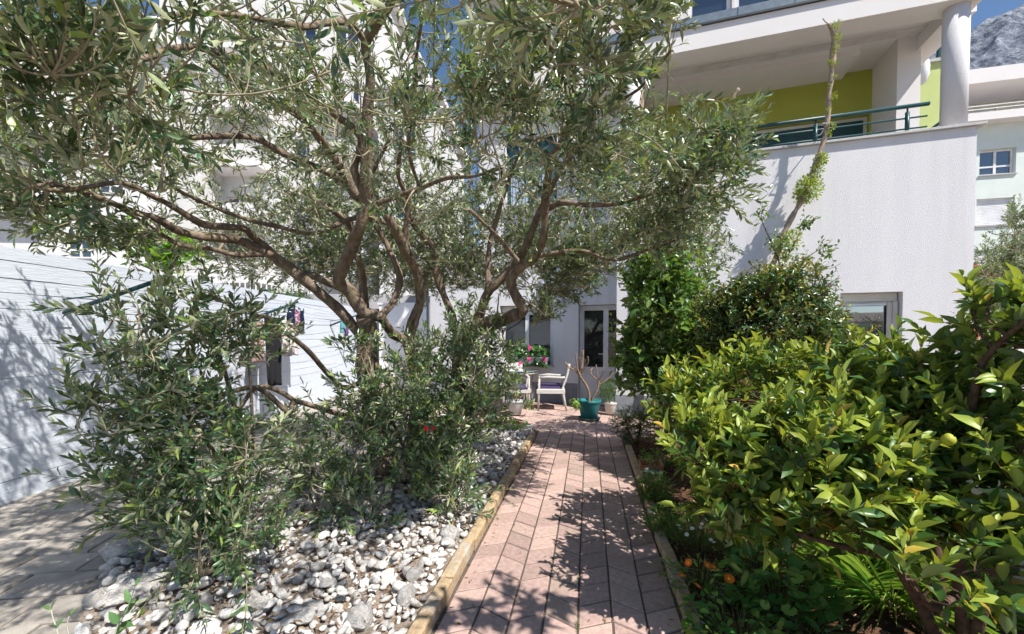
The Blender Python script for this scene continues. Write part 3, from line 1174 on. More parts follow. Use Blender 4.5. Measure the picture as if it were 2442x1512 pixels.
# ---- recessed left wing with door and window
TL = 1.02
s_l = H(1026, 850, TL)[0]
dz1 = H(1440, 726, TL)[1]
ds0 = H(1379, 850, TL)[0]
dmid = H(1443, 850, TL)[0]
ds1 = 2 * dmid - ds0
wn0, wn1 = H(1192, 790, TL)[0], H(1318, 790, TL)[0]
wnz1, wnz0 = H(1300, 727, TL)[1], H(1300, 870, TL)[1]
b = MB()
wall_holes(b, s_l, 0.6, -0.1, 3.3, TL + 0.001, TL + 0.3, [(ds0, ds1, -0.1 + 0.1, dz1), (wn0, wn1, wnz0, wnz1)])
b.build('rear_wall', M_PLASTER, house)
b = MB()
b.box(s_l - 0.01, ds0 - 0.01, TL - 0.014, TL - 0.001, -0.02, 0.42)
b.build('rear_plinth', M_PLINTH, house)
o = window(house, wn0 + 0.01, wn1 - 0.01, wnz0, wnz1 - 0.01, TL + 0.13, 0.07, 2, None, 0.12, name='garden_window', pane=glass_mat('plain_glass', (0.012, 0.016, 0.02), 0.03, 0.0, 1.55))
m = MB()
m.box(wn0 + 0.1, wn1 - 0.1, TL + 0.25, TL + 0.255, wnz0, wnz1)
m.build('unlit_room_sheet', M_DARK, o)
dr = MB()
t = TL + 0.14
dr.box(ds0 + 0.01, ds0 + 0.05, t, t + 0.08, 0.0, dz1 - 0.01)
dr.box(ds1 - 0.05, ds1 - 0.01, t, t + 0.08, 0.0, dz1 - 0.01)
dr.box(ds0 + 0.051, ds1 - 0.051, t, t + 0.08, dz1 - 0.06, dz1 - 0.01)
door = dr.build('door', M_WHITEPVC, house)
dm = (ds0 + ds1) / 2
for a, c in ((ds0 + 0.052, dm - 0.002), (dm + 0.002, ds1 - 0.052)):
    lf = MB()
    f = 0.05
    zt2 = dz1 - 0.062
    lf.box(a, a + f, t + 0.005, t + 0.07, 0.01, zt2)
    lf.box(c - f, c, t + 0.005, t + 0.07, 0.01, zt2)
    lf.box(a + f, c - f, t + 0.006, t + 0.069, zt2 - f, zt2)
    lf.box(a + f, c - f, t + 0.006, t + 0.069, 0.68, 0.77)
    lf.box(a + f, c - f, t + 0.02, t + 0.05, 0.10, 0.68)
    lf.box(a + f, c - f, t + 0.006, t + 0.069, 0.01, 0.10)
    o = lf.build('door_leaf', M_WHITEPVC, house)
    o.parent = door
    pn = MB()
    pn.box(a + f + 0.001, c - f - 0.001, t + 0.032, t + 0.04, 0.771, zt2 - f - 0.001)
    pn.build('pane', glass_mat('plain_glass'), o)
hd = MB()
hd.tube([(dm - 0.035, t + 0.005, 1.05), (dm - 0.035, t - 0.05, 1.05), (dm - 0.15, t - 0.05, 1.05)], 0.009, 8)
hd.build('handle', M_WHITEPVC, door)
m = MB()
m.box(ds0 + 0.1, ds1 - 0.1, TL + 0.27, TL + 0.275, 0.0, dz1)
m.build('unlit_room_sheet', M_DARK, door)
m = MB()
m.box(ds0 + 0.01, ds1 - 0.01, TL - 0.02, TL + 0.139, -0.05, 0.0 - 0.004)
m.build('threshold', M_GRANITE, door)
# upper storeys of the wing
s_u = H(1143, 200, TL)[0]
g0, g1 = H(1436, 340, TL)[0], -0.22
gz1 = H(1465, 297, TL)[1]
b = MB()
wall_holes(b, s_u, -0.02, 3.301, 6.35, TL, TL + 0.25, [(g0, g1, gz1 - 1.5, gz1), (g0 - 2.1, g0 - 0.95, gz1 - 1.5, gz1)])
b.build('wing_wall', M_PLASTER, house)
for a, c in ((g0, g1), (g0 - 2.1, g0 - 0.95)):
    o = window(house, a + 0.01, c - 0.01, gz1 - 1.49, gz1 - 0.01, TL + 0.1, 0.06, 2, M_GREENMETAL, name='wing_window', sill=True)
    m = MB()
    for i in range(7):
        m.box(a + 0.07, c - 0.07, TL + 0.05, TL + 0.08, gz1 - 0.06 - 0.05 * (i + 1) + 0.004, gz1 - 0.06 - 0.05 * i)
    m.build('roller_shutter', M_GREENMETAL, o)
    m = MB()
    for i in range(41):
        for z in (gz1 - 1.42, gz1 - 0.1):
            m.v.append((a + 0.08 + (c - a - 0.16) * i / 40, TL + 0.125 + 0.006 * math.sin(i * 2.1), z))
    for i in range(40):
        m.f.append((2 * i, 2 * i + 2, 2 * i + 3, 2 * i + 1))
        m.mi.append(0)
    m.build('curtain', mat('blue_white_curtain', (0.42, 0.5, 0.62), (0.3, 0.38, 0.5), rough=0.9, scale=5), o)
b = MB()
b.box(s_u - 0.1, -0.02, TL - 0.25, TL + 2.2, 6.352, 6.56)
b.build('wing_slab', M_PLASTER2, house)
b = MB()
b.box(s_u - 0.06, -0.41, TL - 0.22, TL - 0.08, 6.561, 7.2)
b.build('wing_parapet', M_PLASTER2, house)
b = MB()
b.box(s_u - 0.06, -0.02, TL + 1.5, TL + 1.7, 6.561, 9.2)
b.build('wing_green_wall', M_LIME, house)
b = MB()
b.box(s_u - 0.08, s_u + 0.22, TL - 0.24, TL + 0.1, 7.21, 9.2)
b.build('corner_pillar', M_PLASTER2, house)
b = MB()
b.box(-0.6, -0.41, TL - 0.24, TL + 0.0, 7.21, 9.2)
b.build('corner_pillar', M_PLASTER2, house)
b = MB()
b.box(s_u - 0.5, S_B, TL - 0.6, TL + 5, 9.202, 9.45)
b.build('eaves', M_PLASTER2, house)
wrail = empty('wing_railing')
wrail.parent = house
for hh in (7.35, 7.5, 7.65):
    m = MB()
    m.tube([(s_u + 0.23, TL - 0.15, hh), (-0.61, TL - 0.15, hh)], 0.014, 6)
    m.build('bar', M_BLUEMETAL, wrail)
b = MB()
b.box(s_u - 0.05, S_B - 0.05, TL + 3.5, TL + 6.5, -0.1, 9.3)
b.build('rear_mass', M_PLASTER2, house)
b = MB()
b.box(s_l + 0.01, s_u, TL + 0.301, TL + 3.6, -0.1, 3.3)
b.build('rear_terrace_mass', M_PLASTER2, house)
dp = MB()
dp.tube([(s_l - 0.04, TL - 0.04, 0.0), (s_l - 0.04, TL - 0.04, 3.2)], 0.03, 8)
dp.build('downpipe', mat('dark_pipe', (0.04, 0.05, 0.06), rough=0.5), house)
# pale green neighbour unit seen behind the column
b = MB()
ga, gb_ = H(2185, 200, 4.3)[0], H(2262, 200, 4.3)[0]
gz = H(2225, 150, 4.3)[1]
b.box(ga, gb_, 4.3, 6.0, 0, gz)
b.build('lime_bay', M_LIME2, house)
b = MB()
b.box(ga - 0.03, gb_ + 0.05, 4.24, 6.0, gz + 0.001, gz + 0.07)
b.build('bay_coping', M_GRANITE, house)
m = MB()
for hh in (0.25, 0.45, 0.68):
    m.tube([(ga + 0.4, 4.35, gz + hh), (gb_, 4.35, gz + hh)], 0.022, 6)
m.tube([(ga + 0.42, 4.35, gz + 0.07), (ga + 0.42, 4.35, gz + 0.7)], 0.04, 8)
m.build('bay_railing', M_GREENMETAL, house)
m = MB()
s, z = H(2200, 165, 2.6)
m.lathe([(0.02, -0.30), (0.06, -0.26), (0.105, -0.12), (0.11, 0.05), (0.09, 0.16), (0.04, 0.2)], 16, (s, 2.6, z))
m.build('round_vent', M_WHITEPVC, house, smooth=True)

# ---- wall lamp
s, z = H(1343, 722, TL - 0.1)
lp = empty('wall_lamp', 'small grey cylinder lamp on the wall between window and door', 'lamp', loc=HO, rz=HA)
m = MB()
m.box(s - 0.035, s + 0.035, TL - 0.02, TL - 0.001, z - 0.06, z + 0.06)
m.build('back_plate', M_CREAMPVC, lp)
m = MB()
m.lathe([(0.05, -0.085), (0.052, -0.08), (0.052, 0.08), (0.05, 0.085)], 20, (s, TL - 0.075, z))
m.build('shade', mat('grey_lamp_metal', (0.38, 0.38, 0.38), rough=0.4), lp, smooth=False)
# red cloth over the balcony bars
s0, zc = H(1658, 330, 0.2)
m = MB()
for i in range(9):
    for j in range(9):
        m.v.append((s0 + 0.28 * i / 8 - 0.1, 0.2 + 0.03 * math.sin(i * 1.3 + j * 0.5), Z_PAR + 0.46 - 0.42 * j / 8 + 0.05 * math.sin(i)))
for i in range(8):
    for j in range(8):
        m.f.append((i * 9 + j, (i + 1) * 9 + j, (i + 1) * 9 + j + 1, i * 9 + j + 1))
        m.mi.append(0)
o = m.build('towel', mat('dark_red_cloth', (0.22, 0.01, 0.02), rough=0.95))
o.location = HO
o.rotation_euler = (0, 0, HA)
tag(o, 'dark red towel hanging on the balcony railing behind the olive leaves', 'towel')

# ------------------------------------------------------------------ mountain and neighbours
def fbm(x, y, seed=0, octs=6, lac=2.03, gain=0.5, ridged=False):
    rs = np.random.default_rng(seed)
    tot = np.zeros_like(x)
    amp = 1.0
    f = 1.0
    for o in range(octs):
        T = rs.random((256, 256))
        xx, yy = x * f + 17.3 * o, y * f + 9.1 * o
        xi, yi = np.floor(xx).astype(int), np.floor(yy).astype(int)
        fx, fy = xx - xi, yy - yi
        fx = fx * fx * (3 - 2 * fx)
        fy = fy * fy * (3 - 2 * fy)
        a, b_ = T[xi % 256, yi % 256], T[(xi + 1) % 256, yi % 256]
        c, d = T[xi % 256, (yi + 1) % 256], T[(xi + 1) % 256, (yi + 1) % 256]
        v = (a * (1 - fx) + b_ * fx) * (1 - fy) + (c * (1 - fx) + d * fx) * fy
        if ridged:
            v = 1 - abs(2 * v - 1)
        tot += v * amp
        amp *= gain
        f *= lac
    return tot


NXm, NYm = 420, 180
gx = np.linspace(250, 2600, NXm)
gy = np.linspace(420, 1350, NYm)
X, Y = np.meshgrid(gx, gy)
RY = 1150.0
px_ = CX + X / RY * 1000
ridge_py = np.interp(px_, [1400, 1800, 2200, 2310, 2442, 2600, 2900, 3400], [560, 330, 138, 75, 2, -70, -120, -60])
ridge_z = 1.4 + (805 - ridge_py) / 1000 * RY
tt = np.clip((Y - 420) / (RY - 420), 0, 1)
Zm = ridge_z * (0.10 + 0.90 * tt ** 1.15)
Zm = np.where(Y > RY, ridge_z * (1 - (Y - RY) / 700), Zm)
nse = fbm(X / 170, Y / 170, 3, 7, gain=0.55, ridged=True)
nse -= nse.mean()
Zm = Zm + nse * 70 * np.clip(tt * 1.4, 0.1, 1) * np.where(tt > 0.97, 0.35, 1)
V = np.stack([X, Y, Zm], -1).reshape(-1, 3)
ii = (np.arange(NYm - 1)[:, None] * NXm + np.arange(NXm - 1)[None, :]).ravel()
lp_ = np.stack([ii, ii + 1, ii + NXm + 1, ii + NXm], -1).ravel()
M_MOUNT, n, l, bs = nodes_of('limestone_mountain')
bs.inputs['Roughness'].default_value = 1.0
bs.inputs['Specular IOR Level'].default_value = 0.05
t = n.new('ShaderNodeTexCoord')
n1 = n.new('ShaderNodeTexNoise'); n1.inputs['Scale'].default_value = 0.045; n1.inputs['Detail'].default_value = 10; n1.inputs['Roughness'].default_value = 0.7
n2 = n.new('ShaderNodeTexNoise'); n2.inputs['Scale'].default_value = 0.006; n2.inputs['Detail'].default_value = 8; n2.inputs['Roughness'].default_value = 0.65
l.new(t.outputs['Object'], n1.inputs['Vector']); l.new(t.outputs['Object'], n2.inputs['Vector'])
r1 = n.new('ShaderNodeValToRGB')
r1.color_ramp.elements[0].position = 0.35; r1.color_ramp.elements[0].color = (0.05, 0.07, 0.11, 1)
r1.color_ramp.elements[1].position = 0.65; r1.color_ramp.elements[1].color = (0.42, 0.45, 0.52, 1)  # blue-grey ramp carries distance haze and rock shadow in its colour
l.new(n1.outputs['Fac'], r1.inputs['Fac'])
r2 = n.new('ShaderNodeValToRGB')
r2.color_ramp.elements[0].position = 0.50; r2.color_ramp.elements[0].color = (0, 0, 0, 1)
r2.color_ramp.elements[1].position = 0.58; r2.color_ramp.elements[1].color = (1, 1, 1, 1)
sp = n.new('ShaderNodeSeparateXYZ')
l.new(t.outputs['Object'], sp.inputs[0])
mr_ = n.new('ShaderNodeMapRange')
mr_.inputs['From Min'].default_value = 330; mr_.inputs['From Max'].default_value = 640
mr_.inputs['To Min'].default_value = 0.16; mr_.inputs['To Max'].default_value = -0.12
l.new(sp.outputs['Z'], mr_.inputs['Value'])
ad_ = n.new('ShaderNodeMath'); ad_.operation = 'ADD'
l.new(n2.outputs['Fac'], ad_.inputs[0]); l.new(mr_.outputs[0], ad_.inputs[1])
l.new(ad_.outputs[0], r2.inputs['Fac'])
mm = n.new('ShaderNodeMix'); mm.data_type = 'RGBA'
mm.inputs[7].default_value = (0.03, 0.055, 0.045, 1)
l.new(r2.outputs['Color'], mm.inputs[0]); l.new(r1.outputs['Color'], mm.inputs[6])
l.new(mm.outputs[2], bs.inputs['Base Color'])
bp = n.new('ShaderNodeBump'); bp.inputs['Strength'].default_value = 1.0; bp.inputs['Distance'].default_value = 18.0
l.new(n1.outputs['Fac'], bp.inputs['Height']); l.new(bp.outputs['Normal'], bs.inputs['Normal'])
mo = link('mountain', np_mesh('mountain', V, lp_, np.full(len(ii), 4), M_MOUNT, None, True))
tag(mo, 'steep grey limestone mountain with green scrub above the roofs', kind='structure')


def block(name, label, origin, rz, w, dpt, h, wallm, holes, roof='flat', slabs=(), mull=2, shut=()):
    """a neighbouring building: shell with real openings, window frames, panes, slabs"""
    e = empty(name, label, 'building', loc=origin, rz=rz)
    b = MB()
    wall_holes(b, 0, w, -0.2, h, 0, 0.3, holes)
    b.build('wall', wallm, e)
    b = MB()
    b.box(0, 0.3, 0.301, dpt, -0.2, h)
    b.build('side_wall', wallm, e)
    b = MB()
    b.box(w - 0.3, w, 0.301, dpt, -0.2, h)
    b.build('side_wall', wallm, e)
    b = MB()
    b.box(0.301, w - 0.301, dpt - 0.3, dpt, -0.2, h)
    b.build('back_wall', wallm, e)
    for k, q in enumerate(holes):
        o = window(e, q[0] + 0.01, q[1] - 0.01, q[2] + 0.01, q[3] - 0.01, 0.14, 0.07, mull, None, 0.0, sill=True, trans=0.35 if k % 2 == 0 else 0)
        if k in shut:
            m = MB()
            nn = int((q[3] - q[2]) / 0.06)
            for i in range(nn):
                m.box(q[0] + 0.02, q[1] - 0.02, 0.10, 0.125, q[3] - 0.06 * (i + 1) + 0.006, q[3] - 0.06 * i)
            m.build('roller_shutter', M_WHITEPVC, o)
        m = MB()
        m.box(q[0] + 0.02, q[1] - 0.02, 0.27, 0.28, q[2] + 0.02, q[3] - 0.02)
        m.build('unlit_room_sheet', M_DARK, o)
    b = MB()
    b.box(-0.35, w + 0.35, -0.5, dpt + 0.3, h + 0.001, h + 0.3)
    b.build('roof', M_PLASTER2, e)
    for (s0, s1, z, dep) in slabs:
        b = MB()
        b.box(s0, s1, -dep, -0.001, z, z + 0.18)
        o = b.build('balcony', M_PLASTER2, e)
        m = MB()
        m.box(s0 + 0.02, s1 - 0.02, -dep + 0.02, -dep + 0.12, z + 0.181, z + 1.05)
        m.build('parapet', wallm, o)
    return e


M_PALEG = mat('pale_mint_plaster', (0.68, 0.74, 0.70), (0.63, 0.69, 0.66), rough=0.9, scale=1.5, bump=0.15, bscale=30)
M_NW = mat('neighbour_white', (0.66, 0.65, 0.63), (0.60, 0.59, 0.58), rough=0.9, scale=0.8, bump=0.1, bscale=30)

# right neighbour
D3 = 17.0
o3 = P(2270, 700, D3)
rz3 = R(-14)
k3 = D3 / 1000


def n3z(py):
    return CAM_H + (805 - py) * k3


w3 = block('apartment_building', 'pale mint apartment block beyond the right corner of the house', (o3[0], o3[1], 0), rz3, 12, 9, n3z(312), M_PALEG,
           [(0.78, 1.93, n3z(428), n3z(368)), (0.72, 1.93, n3z(545), n3z(482)), (0.7, 1.85, n3z(650), n3z(600)),
            (5.2, 6.4, n3z(428), n3z(368)), (5.2, 6.4, n3z(545), n3z(482))], shut=(1, 2))
b = MB()
zb = n3z(306)
b.box(-0.4, 12.4, -0.35, 9, zb + 1.95 - 0.55, zb + 1.95)
b.build('eaves', M_PLASTER2, w3)
b = MB()
wall_holes(b, 0, 12, zb + 0.2, zb + 1.39, 1.5, 1.7, [(0.9, 2.3, zb + 0.3, zb + 1.15), (2.8, 4.6, zb + 0.3, zb + 1.15)])
b.build('top_wall', mat('cream_plaster', (0.7, 0.7, 0.58), rough=0.9), w3)
for a, c in ((0.9, 2.3), (2.8, 4.6)):
    window(w3, a, c, zb + 0.3, zb + 1.15, 1.55, 0.08, 2, sill=False, name='top_window')
for hh in (0.12, 0.25, 0.38):
    m = MB()
    m.tube([(0, -0.3, zb + hh + 0.15), (12, -0.3, zb + hh + 0.15)], 0.015, 6)
    m.build('rail', M_WHITEPVC, w3)
m = MB()
m.tube([(3.0, -0.12, 0), (3.0, -0.12, n3z(395)), (3.2, -0.12, n3z(388)), (3.5, -0.12, n3z(386))], 0.10, 10)
m.build('downpipe', M_PLASTER2, w3)
# small house with red roof
o4 = P(2290, 770, 12.5)
sh4 = empty('small_house', 'low white outbuilding with orange tiled roof left of the right olive', 'house', loc=(o4[0], o4[1], 0), rz=R(-14))
b = MB()
b.box(0, 3, 0, 2.5, -0.1, 3.0)
b.add([(0, 0, 3.0), (3, 0, 2.3), (3, 0, 3.0)], [])
b.build('wall', M_PLASTER2, sh4)
for i in range(14):
    m = MB()
    x0 = -0.1 + i * 0.24
    m.tube([(x0, -0.2, 3.50 - 0.24 * i * 0.45 + 0.05), (x0 + 0.0, 2.4, 3.50 - 0.24 * i * 0.45 + 0.05)], 0.13, 8)
    m.build('roof_tile', mat('orange_roof_tile', (0.48, 0.15, 0.06), (0.35, 0.1, 0.045), rough=0.85, scale=8, rand=0.2), sh4)
b = MB()
b.add([(-0.1, -0.1, 3.0), (3.0, -0.1, 3.0), (-0.1, -0.1, 3.45), (-0.1, 2.5, 3.0), (3.0, 2.5, 3.0), (-0.1, 2.5, 3.45)], [(0, 1, 2), (5, 4, 3), (2, 1, 4, 5), (0, 2, 5, 3)])
b.build('gable', M_PLASTER2, sh4)

# left neighbours
D1 = 17.0
o1 = P(-260, 700, D1)


def n1z(py, d=D1):
    return CAM_H + (805 - py) * d / 1000


block('white_house', 'bright white house rising behind the left garden wall', (o1[0], o1[1], 0), R(5), 10.6, 8, n1z(95), M_NW,
      [(6.5, 7.5, n1z(610), n1z(560)), (9.4, 10.4, n1z(620), n1z(570)), (1.2, 2.4, n1z(450), n1z(370)), (4.4, 5.6, n1z(450), n1z(370)), (7.6, 8.8, n1z(450), n1z(370)),
       (1.2, 2.4, n1z(280), n1z(200)), (4.4, 5.6, n1z(280), n1z(200)), (7.6, 8.8, n1z(280), n1z(200))], slabs=((3.6, 6.4, n1z(480), 1.0), (3.6, 6.4, n1z(310), 1.0)), shut=(3, 5))
D2 = 22.0
o2 = P(395, 700, D2)
hol = []
zs = [4.4, 7.2, 10.0, 12.8, 15.6]
for z in zs:
    for s in (0.9, 3.4, 7.0, 9.2):
        hol.append((s, s + 1.3, z, z + 1.45))
block('tall_apartment_building', 'tall white apartment building with balconies seen through the olive leaves', (o2[0], o2[1], 0), R(-4), 11.0, 10, n1z(-60, D2), M_NW, hol,
      slabs=[(2.9, 6.0, z - 0.35, 1.3) for z in zs] + [(8.6, 10.8, z - 0.35, 1.3) for z in zs[:4]], shut=(1, 6, 11))

o2b = P(905, 700, 20.0)
block('white_annex', 'lower white building between the tall block and the house', (o2b[0], o2b[1], 0), R(-4), 2.6, 8, CAM_H + (805 - 232) * .02, M_NW,
      [(0.7, 1.8, z, z + 1.4) for z in (4.2, 7.0, 9.8)])

# terrace with white balustrade behind the wall
D5 = 14.5
a5, c5 = P(385, 690, D5), P(760, 700, D5 + 1.0)
bal = empty('balustrade', 'white metal balustrade on the terrace behind the left wall', 'railing', loc=(a5[0], a5[1], 0), rz=math.atan2(c5[1] - a5[1], c5[0] - a5[0]))
ln = math.hypot(c5[0] - a5[0], c5[1] - a5[1])
zt5, zb5 = CAM_H + (805 - 652) * D5 / 1000, CAM_H + (805 - 694) * D5 / 1000
m = MB()
m.box(0, ln, -0.03, 0.03, zt5 - 0.06, zt5)
m.build('top_rail', M_WHITEPVC, bal)
m = MB()
m.box(0, ln, -0.02, 0.02, zb5, zb5 + 0.05)
m.build('bottom_rail', M_WHITEPVC, bal)
nb_ = int(ln / 0.17)
bar = MB()
bar.box(-0.017, 0.017, -0.017, 0.017, zb5 + 0.051, zt5 - 0.061)
bar = bar.mesh('baluster', M_WHITEPVC)
for i in range(nb_ + 1):
    o = link('baluster', bar, bal)
    o.location = (0.02 + (ln - 0.04) * i / nb_, 0, 0)
m = MB()
m.box(-8.5, ln + 4.5, -0.2, 4.5, -0.1, zb5 - 0.02)
m.build('terrace_block', mat('grey_terrace_plaster', (0.42, 0.41, 0.43), rough=0.9, scale=1), bal)

# house behind the camera that the windows mirror
be = empty('row_house', 'white house reflected in the ground floor window glass', 'house', loc=(-6, -38, 0), rz=R(0))
b = MB()
wall_holes(b, 0, 46, -0.1, 3.0, 0, -0.3, [(a, a + 2.0, 1.0, 2.3) for a in range(2, 44, 6)])
b.box(0, 46, -8, -0.9, -0.1, 2.9)
b.build('wall', mat('dull_house_plaster', (0.42, 0.42, 0.44), rough=0.9), be)
b = MB()
b.add([(-0.5, 0.6, 2.95), (46.5, 0.6, 2.95), (46.5, -4, 4.0), (-0.5, -4, 4.0), (46.5, -8.6, 2.95), (-0.5, -8.6, 2.95)], [(0, 1, 2, 3), (3, 2, 4, 5)])
b.build('roof', mat('brown_tile_roof', (0.16, 0.13, 0.12), rough=0.9), be)

# ------------------------------------------------------------------ vegetation
def catmull(pts, step=0.06):
    pts = [np.array(p, float) for p in pts]
    rs = [p[3] for p in pts]
    p3 = [p[:3] for p in pts]
    out, rad = [], []
    for i in range(len(p3) - 1):
        a = p3[max(i - 1, 0)]
        b_, c = p3[i], p3[i + 1]
        d = p3[min(i + 2, len(p3) - 1)]
        n = max(2, int(np.linalg.norm(c - b_) / step))
        for k in range(n):
            t = k / n
            out.append(0.5 * ((2 * b_) + (c - a) * t + (2 * a - 5 * b_ + 4 * c - d) * t * t + (3 * b_ - a - 3 * c + d) * t ** 3))
            rad.append(rs[i] + (rs[i + 1] - rs[i]) * t)
    out.append(p3[-1])
    rad.append(rs[-1])
    return np.array(out), np.array(rad)


def limb_mesh(pts, rad, n=10, rough=0.12, seed=0):
    """gnarled tapering limb"""
    rs = random.Random(seed)
    m = MB()
    m.tube([tuple(p) for p in pts], list(rad), n)
    ph = rs.uniform(0, 6)
    for i in range(len(pts)):
        for j in range(n):
            v = m.v[i * n + j]
            c = pts[i]
            k = 1 + rough * (math.sin(j * 2 * math.pi / n * 2 + i * 0.35 + ph) * 0.5 + math.sin(i * 0.9 + j * 1.7 + ph) * 0.35 + rs.gauss(0, 0.25))
            m.v[i * n + j] = tuple(c[q] + (v[q] - c[q]) * k for q in range(3))
    # pruning knots
    return m


def strands(A, B, C, r0, r1, segs=5, sides=4):
    """many thin quadratic twigs A -> B -> C as arrays; returns verts, loops, totals and the curve"""
    N = len(A)
    t = np.linspace(0, 1, segs + 1)
    cur = ((1 - t) ** 2)[None, :, None] * A[:, None] + (2 * t * (1 - t))[None, :, None] * B[:, None] + (t ** 2)[None, :, None] * C[:, None]
    tan = np.gradient(cur, axis=1)
    tan = unit(tan)
    ref = np.array([0.31, 0.17, 0.93])
    a = unit(np.cross(tan, ref))
    b_ = np.cross(tan, a)
    rad = (r0[:, None] + (r1 - r0)[:, None] * t[None, :])
    ang = np.arange(sides) * 2 * math.pi / sides
    V = cur[:, :, None, :] + rad[:, :, None, None] * (a[:, :, None, :] * np.cos(ang)[None, None, :, None] + b_[:, :, None, :] * np.sin(ang)[None, None, :, None])
    base = (np.arange(N) * (segs + 1) * sides)[:, None, None]
    i = np.arange(segs)[None, :, None] * sides
    j = np.arange(sides)[None, None, :]
    j2 = (np.arange(sides) + 1) % sides
    j2 = j2[None, None, :]
    q = np.stack([base + i + j, base + i + j2, base + i + sides + j2, base + i + sides + j], -1)
    loops = q.reshape(-1)
    return V.reshape(-1, 3), loops, np.full(len(loops) // 4, 4), cur


def merge(parts):
    V, L, T, off = [], [], [], 0
    for v, lp, t in parts:
        V.append(v)
        L.append(lp + off)
        T.append(t)
        off += len(v)
    return np.concatenate(V), np.concatenate(L), np.concatenate(T)


def nearest(A, B):
    idx = np.empty(len(A), int)
    dist = np.empty(len(A))
    for k in range(0, len(A), 500):
        d = ((A[k:k + 500, None, :] - B[None, :, :]) ** 2).sum(-1)
        i = d.argmin(1)
        idx[k:k + 500] = i
        dist[k:k + 500] = np.sqrt(d[np.arange(len(i)), i])
    return idx, dist


def put_leaves(parent, M, tid, templs, mats, mi, nobj, minpx=0.0, leafname='leaf', mass='foliage'):
    """the largest leaves in view become single objects, the rest one mass"""
    L = np.linalg.norm(M[:, :, 0], axis=1)
    mid = M[:, :, 3] + M[:, :, 0] * 0.5
    px, py, dep = project(mid)
    keep = np.linalg.norm(mid - np.array([0, 0, CAM_H]), axis=1) > 0.5
    M, tid, mi, L, px, py, dep = M[keep], tid[keep], mi[keep], L[keep], px[keep], py[keep], dep[keep]
    sc_ = L / dep * ((px > 10) & (px < 2430) & (py > 10) & (py < 1500) & (dep > 0.3))
    o_ = np.argsort(-sc_)
    single = np.zeros(len(M), bool)
    if nobj:
        single[o_[:nobj]] = True
    inv = np.array(world_of(parent).inverted())
    Mw = M
    rest = ~single
    parts, mis = [], []
    V, Lp, T, MI, off = [], [], [], [], 0
    for k, tm in enumerate(templs):
        sel = rest & (tid == k)
        if not sel.any():
            continue
        tv = np.asarray(tm[0], float)
        tf = tm[1]
        tl = np.concatenate([np.asarray(f) for f in tf])
        tt_ = np.array([len(f) for f in tf])
        Ms = M[sel]
        v = np.einsum('nij,kj->nki', Ms[:, :, :3], tv) + Ms[:, None, :, 3]
        V.append(v.reshape(-1, 3))
        Lp.append((tl[None, :] + (np.arange(len(Ms)) * len(tv))[:, None]).ravel() + off)
        T.append(np.tile(tt_, len(Ms)))
        MI.append(np.repeat(mi[sel], len(tf)))
        off += len(Ms) * len(tv)
    V = np.concatenate(V)
    V = V @ inv[:3, :3].T + inv[:3, 3]
    link(mass, np_mesh(mass, V, np.concatenate(Lp), np.concatenate(T), mats, np.concatenate(MI), True), parent, kind='stuff')
    if nobj:
        mesh = {}
        for k, tm in enumerate(templs):
            for q, mt in enumerate(mats):
                mb_ = MB()
                mb_.add(tm[0], tm[1])
                mesh[k, q] = mb_.mesh(leafname, mt, True)
        pi = world_of(parent).inverted()
        for i in np.nonzero(single)[0]:
            m4 = Matrix([list(M[i, 0]), list(M[i, 1]), list(M[i, 2]), [0, 0, 0, 1]])
            o = link(leafname, mesh[int(tid[i]), int(mi[i])], parent)
            o.matrix_local = pi @ m4
    return len(M)


M_OL = leaf_mat('olive_leaf', (0.062, 0.118, 0.052), (0.32, 0.34, 0.21), rough=0.30, spec=0.65, trans=0.15, tcol=(0.3, 0.42, 0.09), var=0.55, hue=0.02)
M_OY = leaf_mat('young_olive_leaf', (0.24, 0.34, 0.08), (0.36, 0.42, 0.2), rough=0.38, spec=0.45, trans=0.25, tcol=(0.38, 0.48, 0.07), var=0.3)
M_BUD = mat('olive_bud', (0.55, 0.52, 0.10), (0.42, 0.42, 0.08), rough=0.7, scale=20, rand=0.2)
OCT = ([(1, 0, 0), (-1, 0, 0), (0, 1, 0), (0, -1, 0), (0, 0, 1), (0, 0, -1)], [(0, 2, 4), (2, 1, 4), (1, 3, 4), (3, 0, 4), (2, 0, 5), (1, 2, 5), (3, 1, 5), (0, 3, 5)])


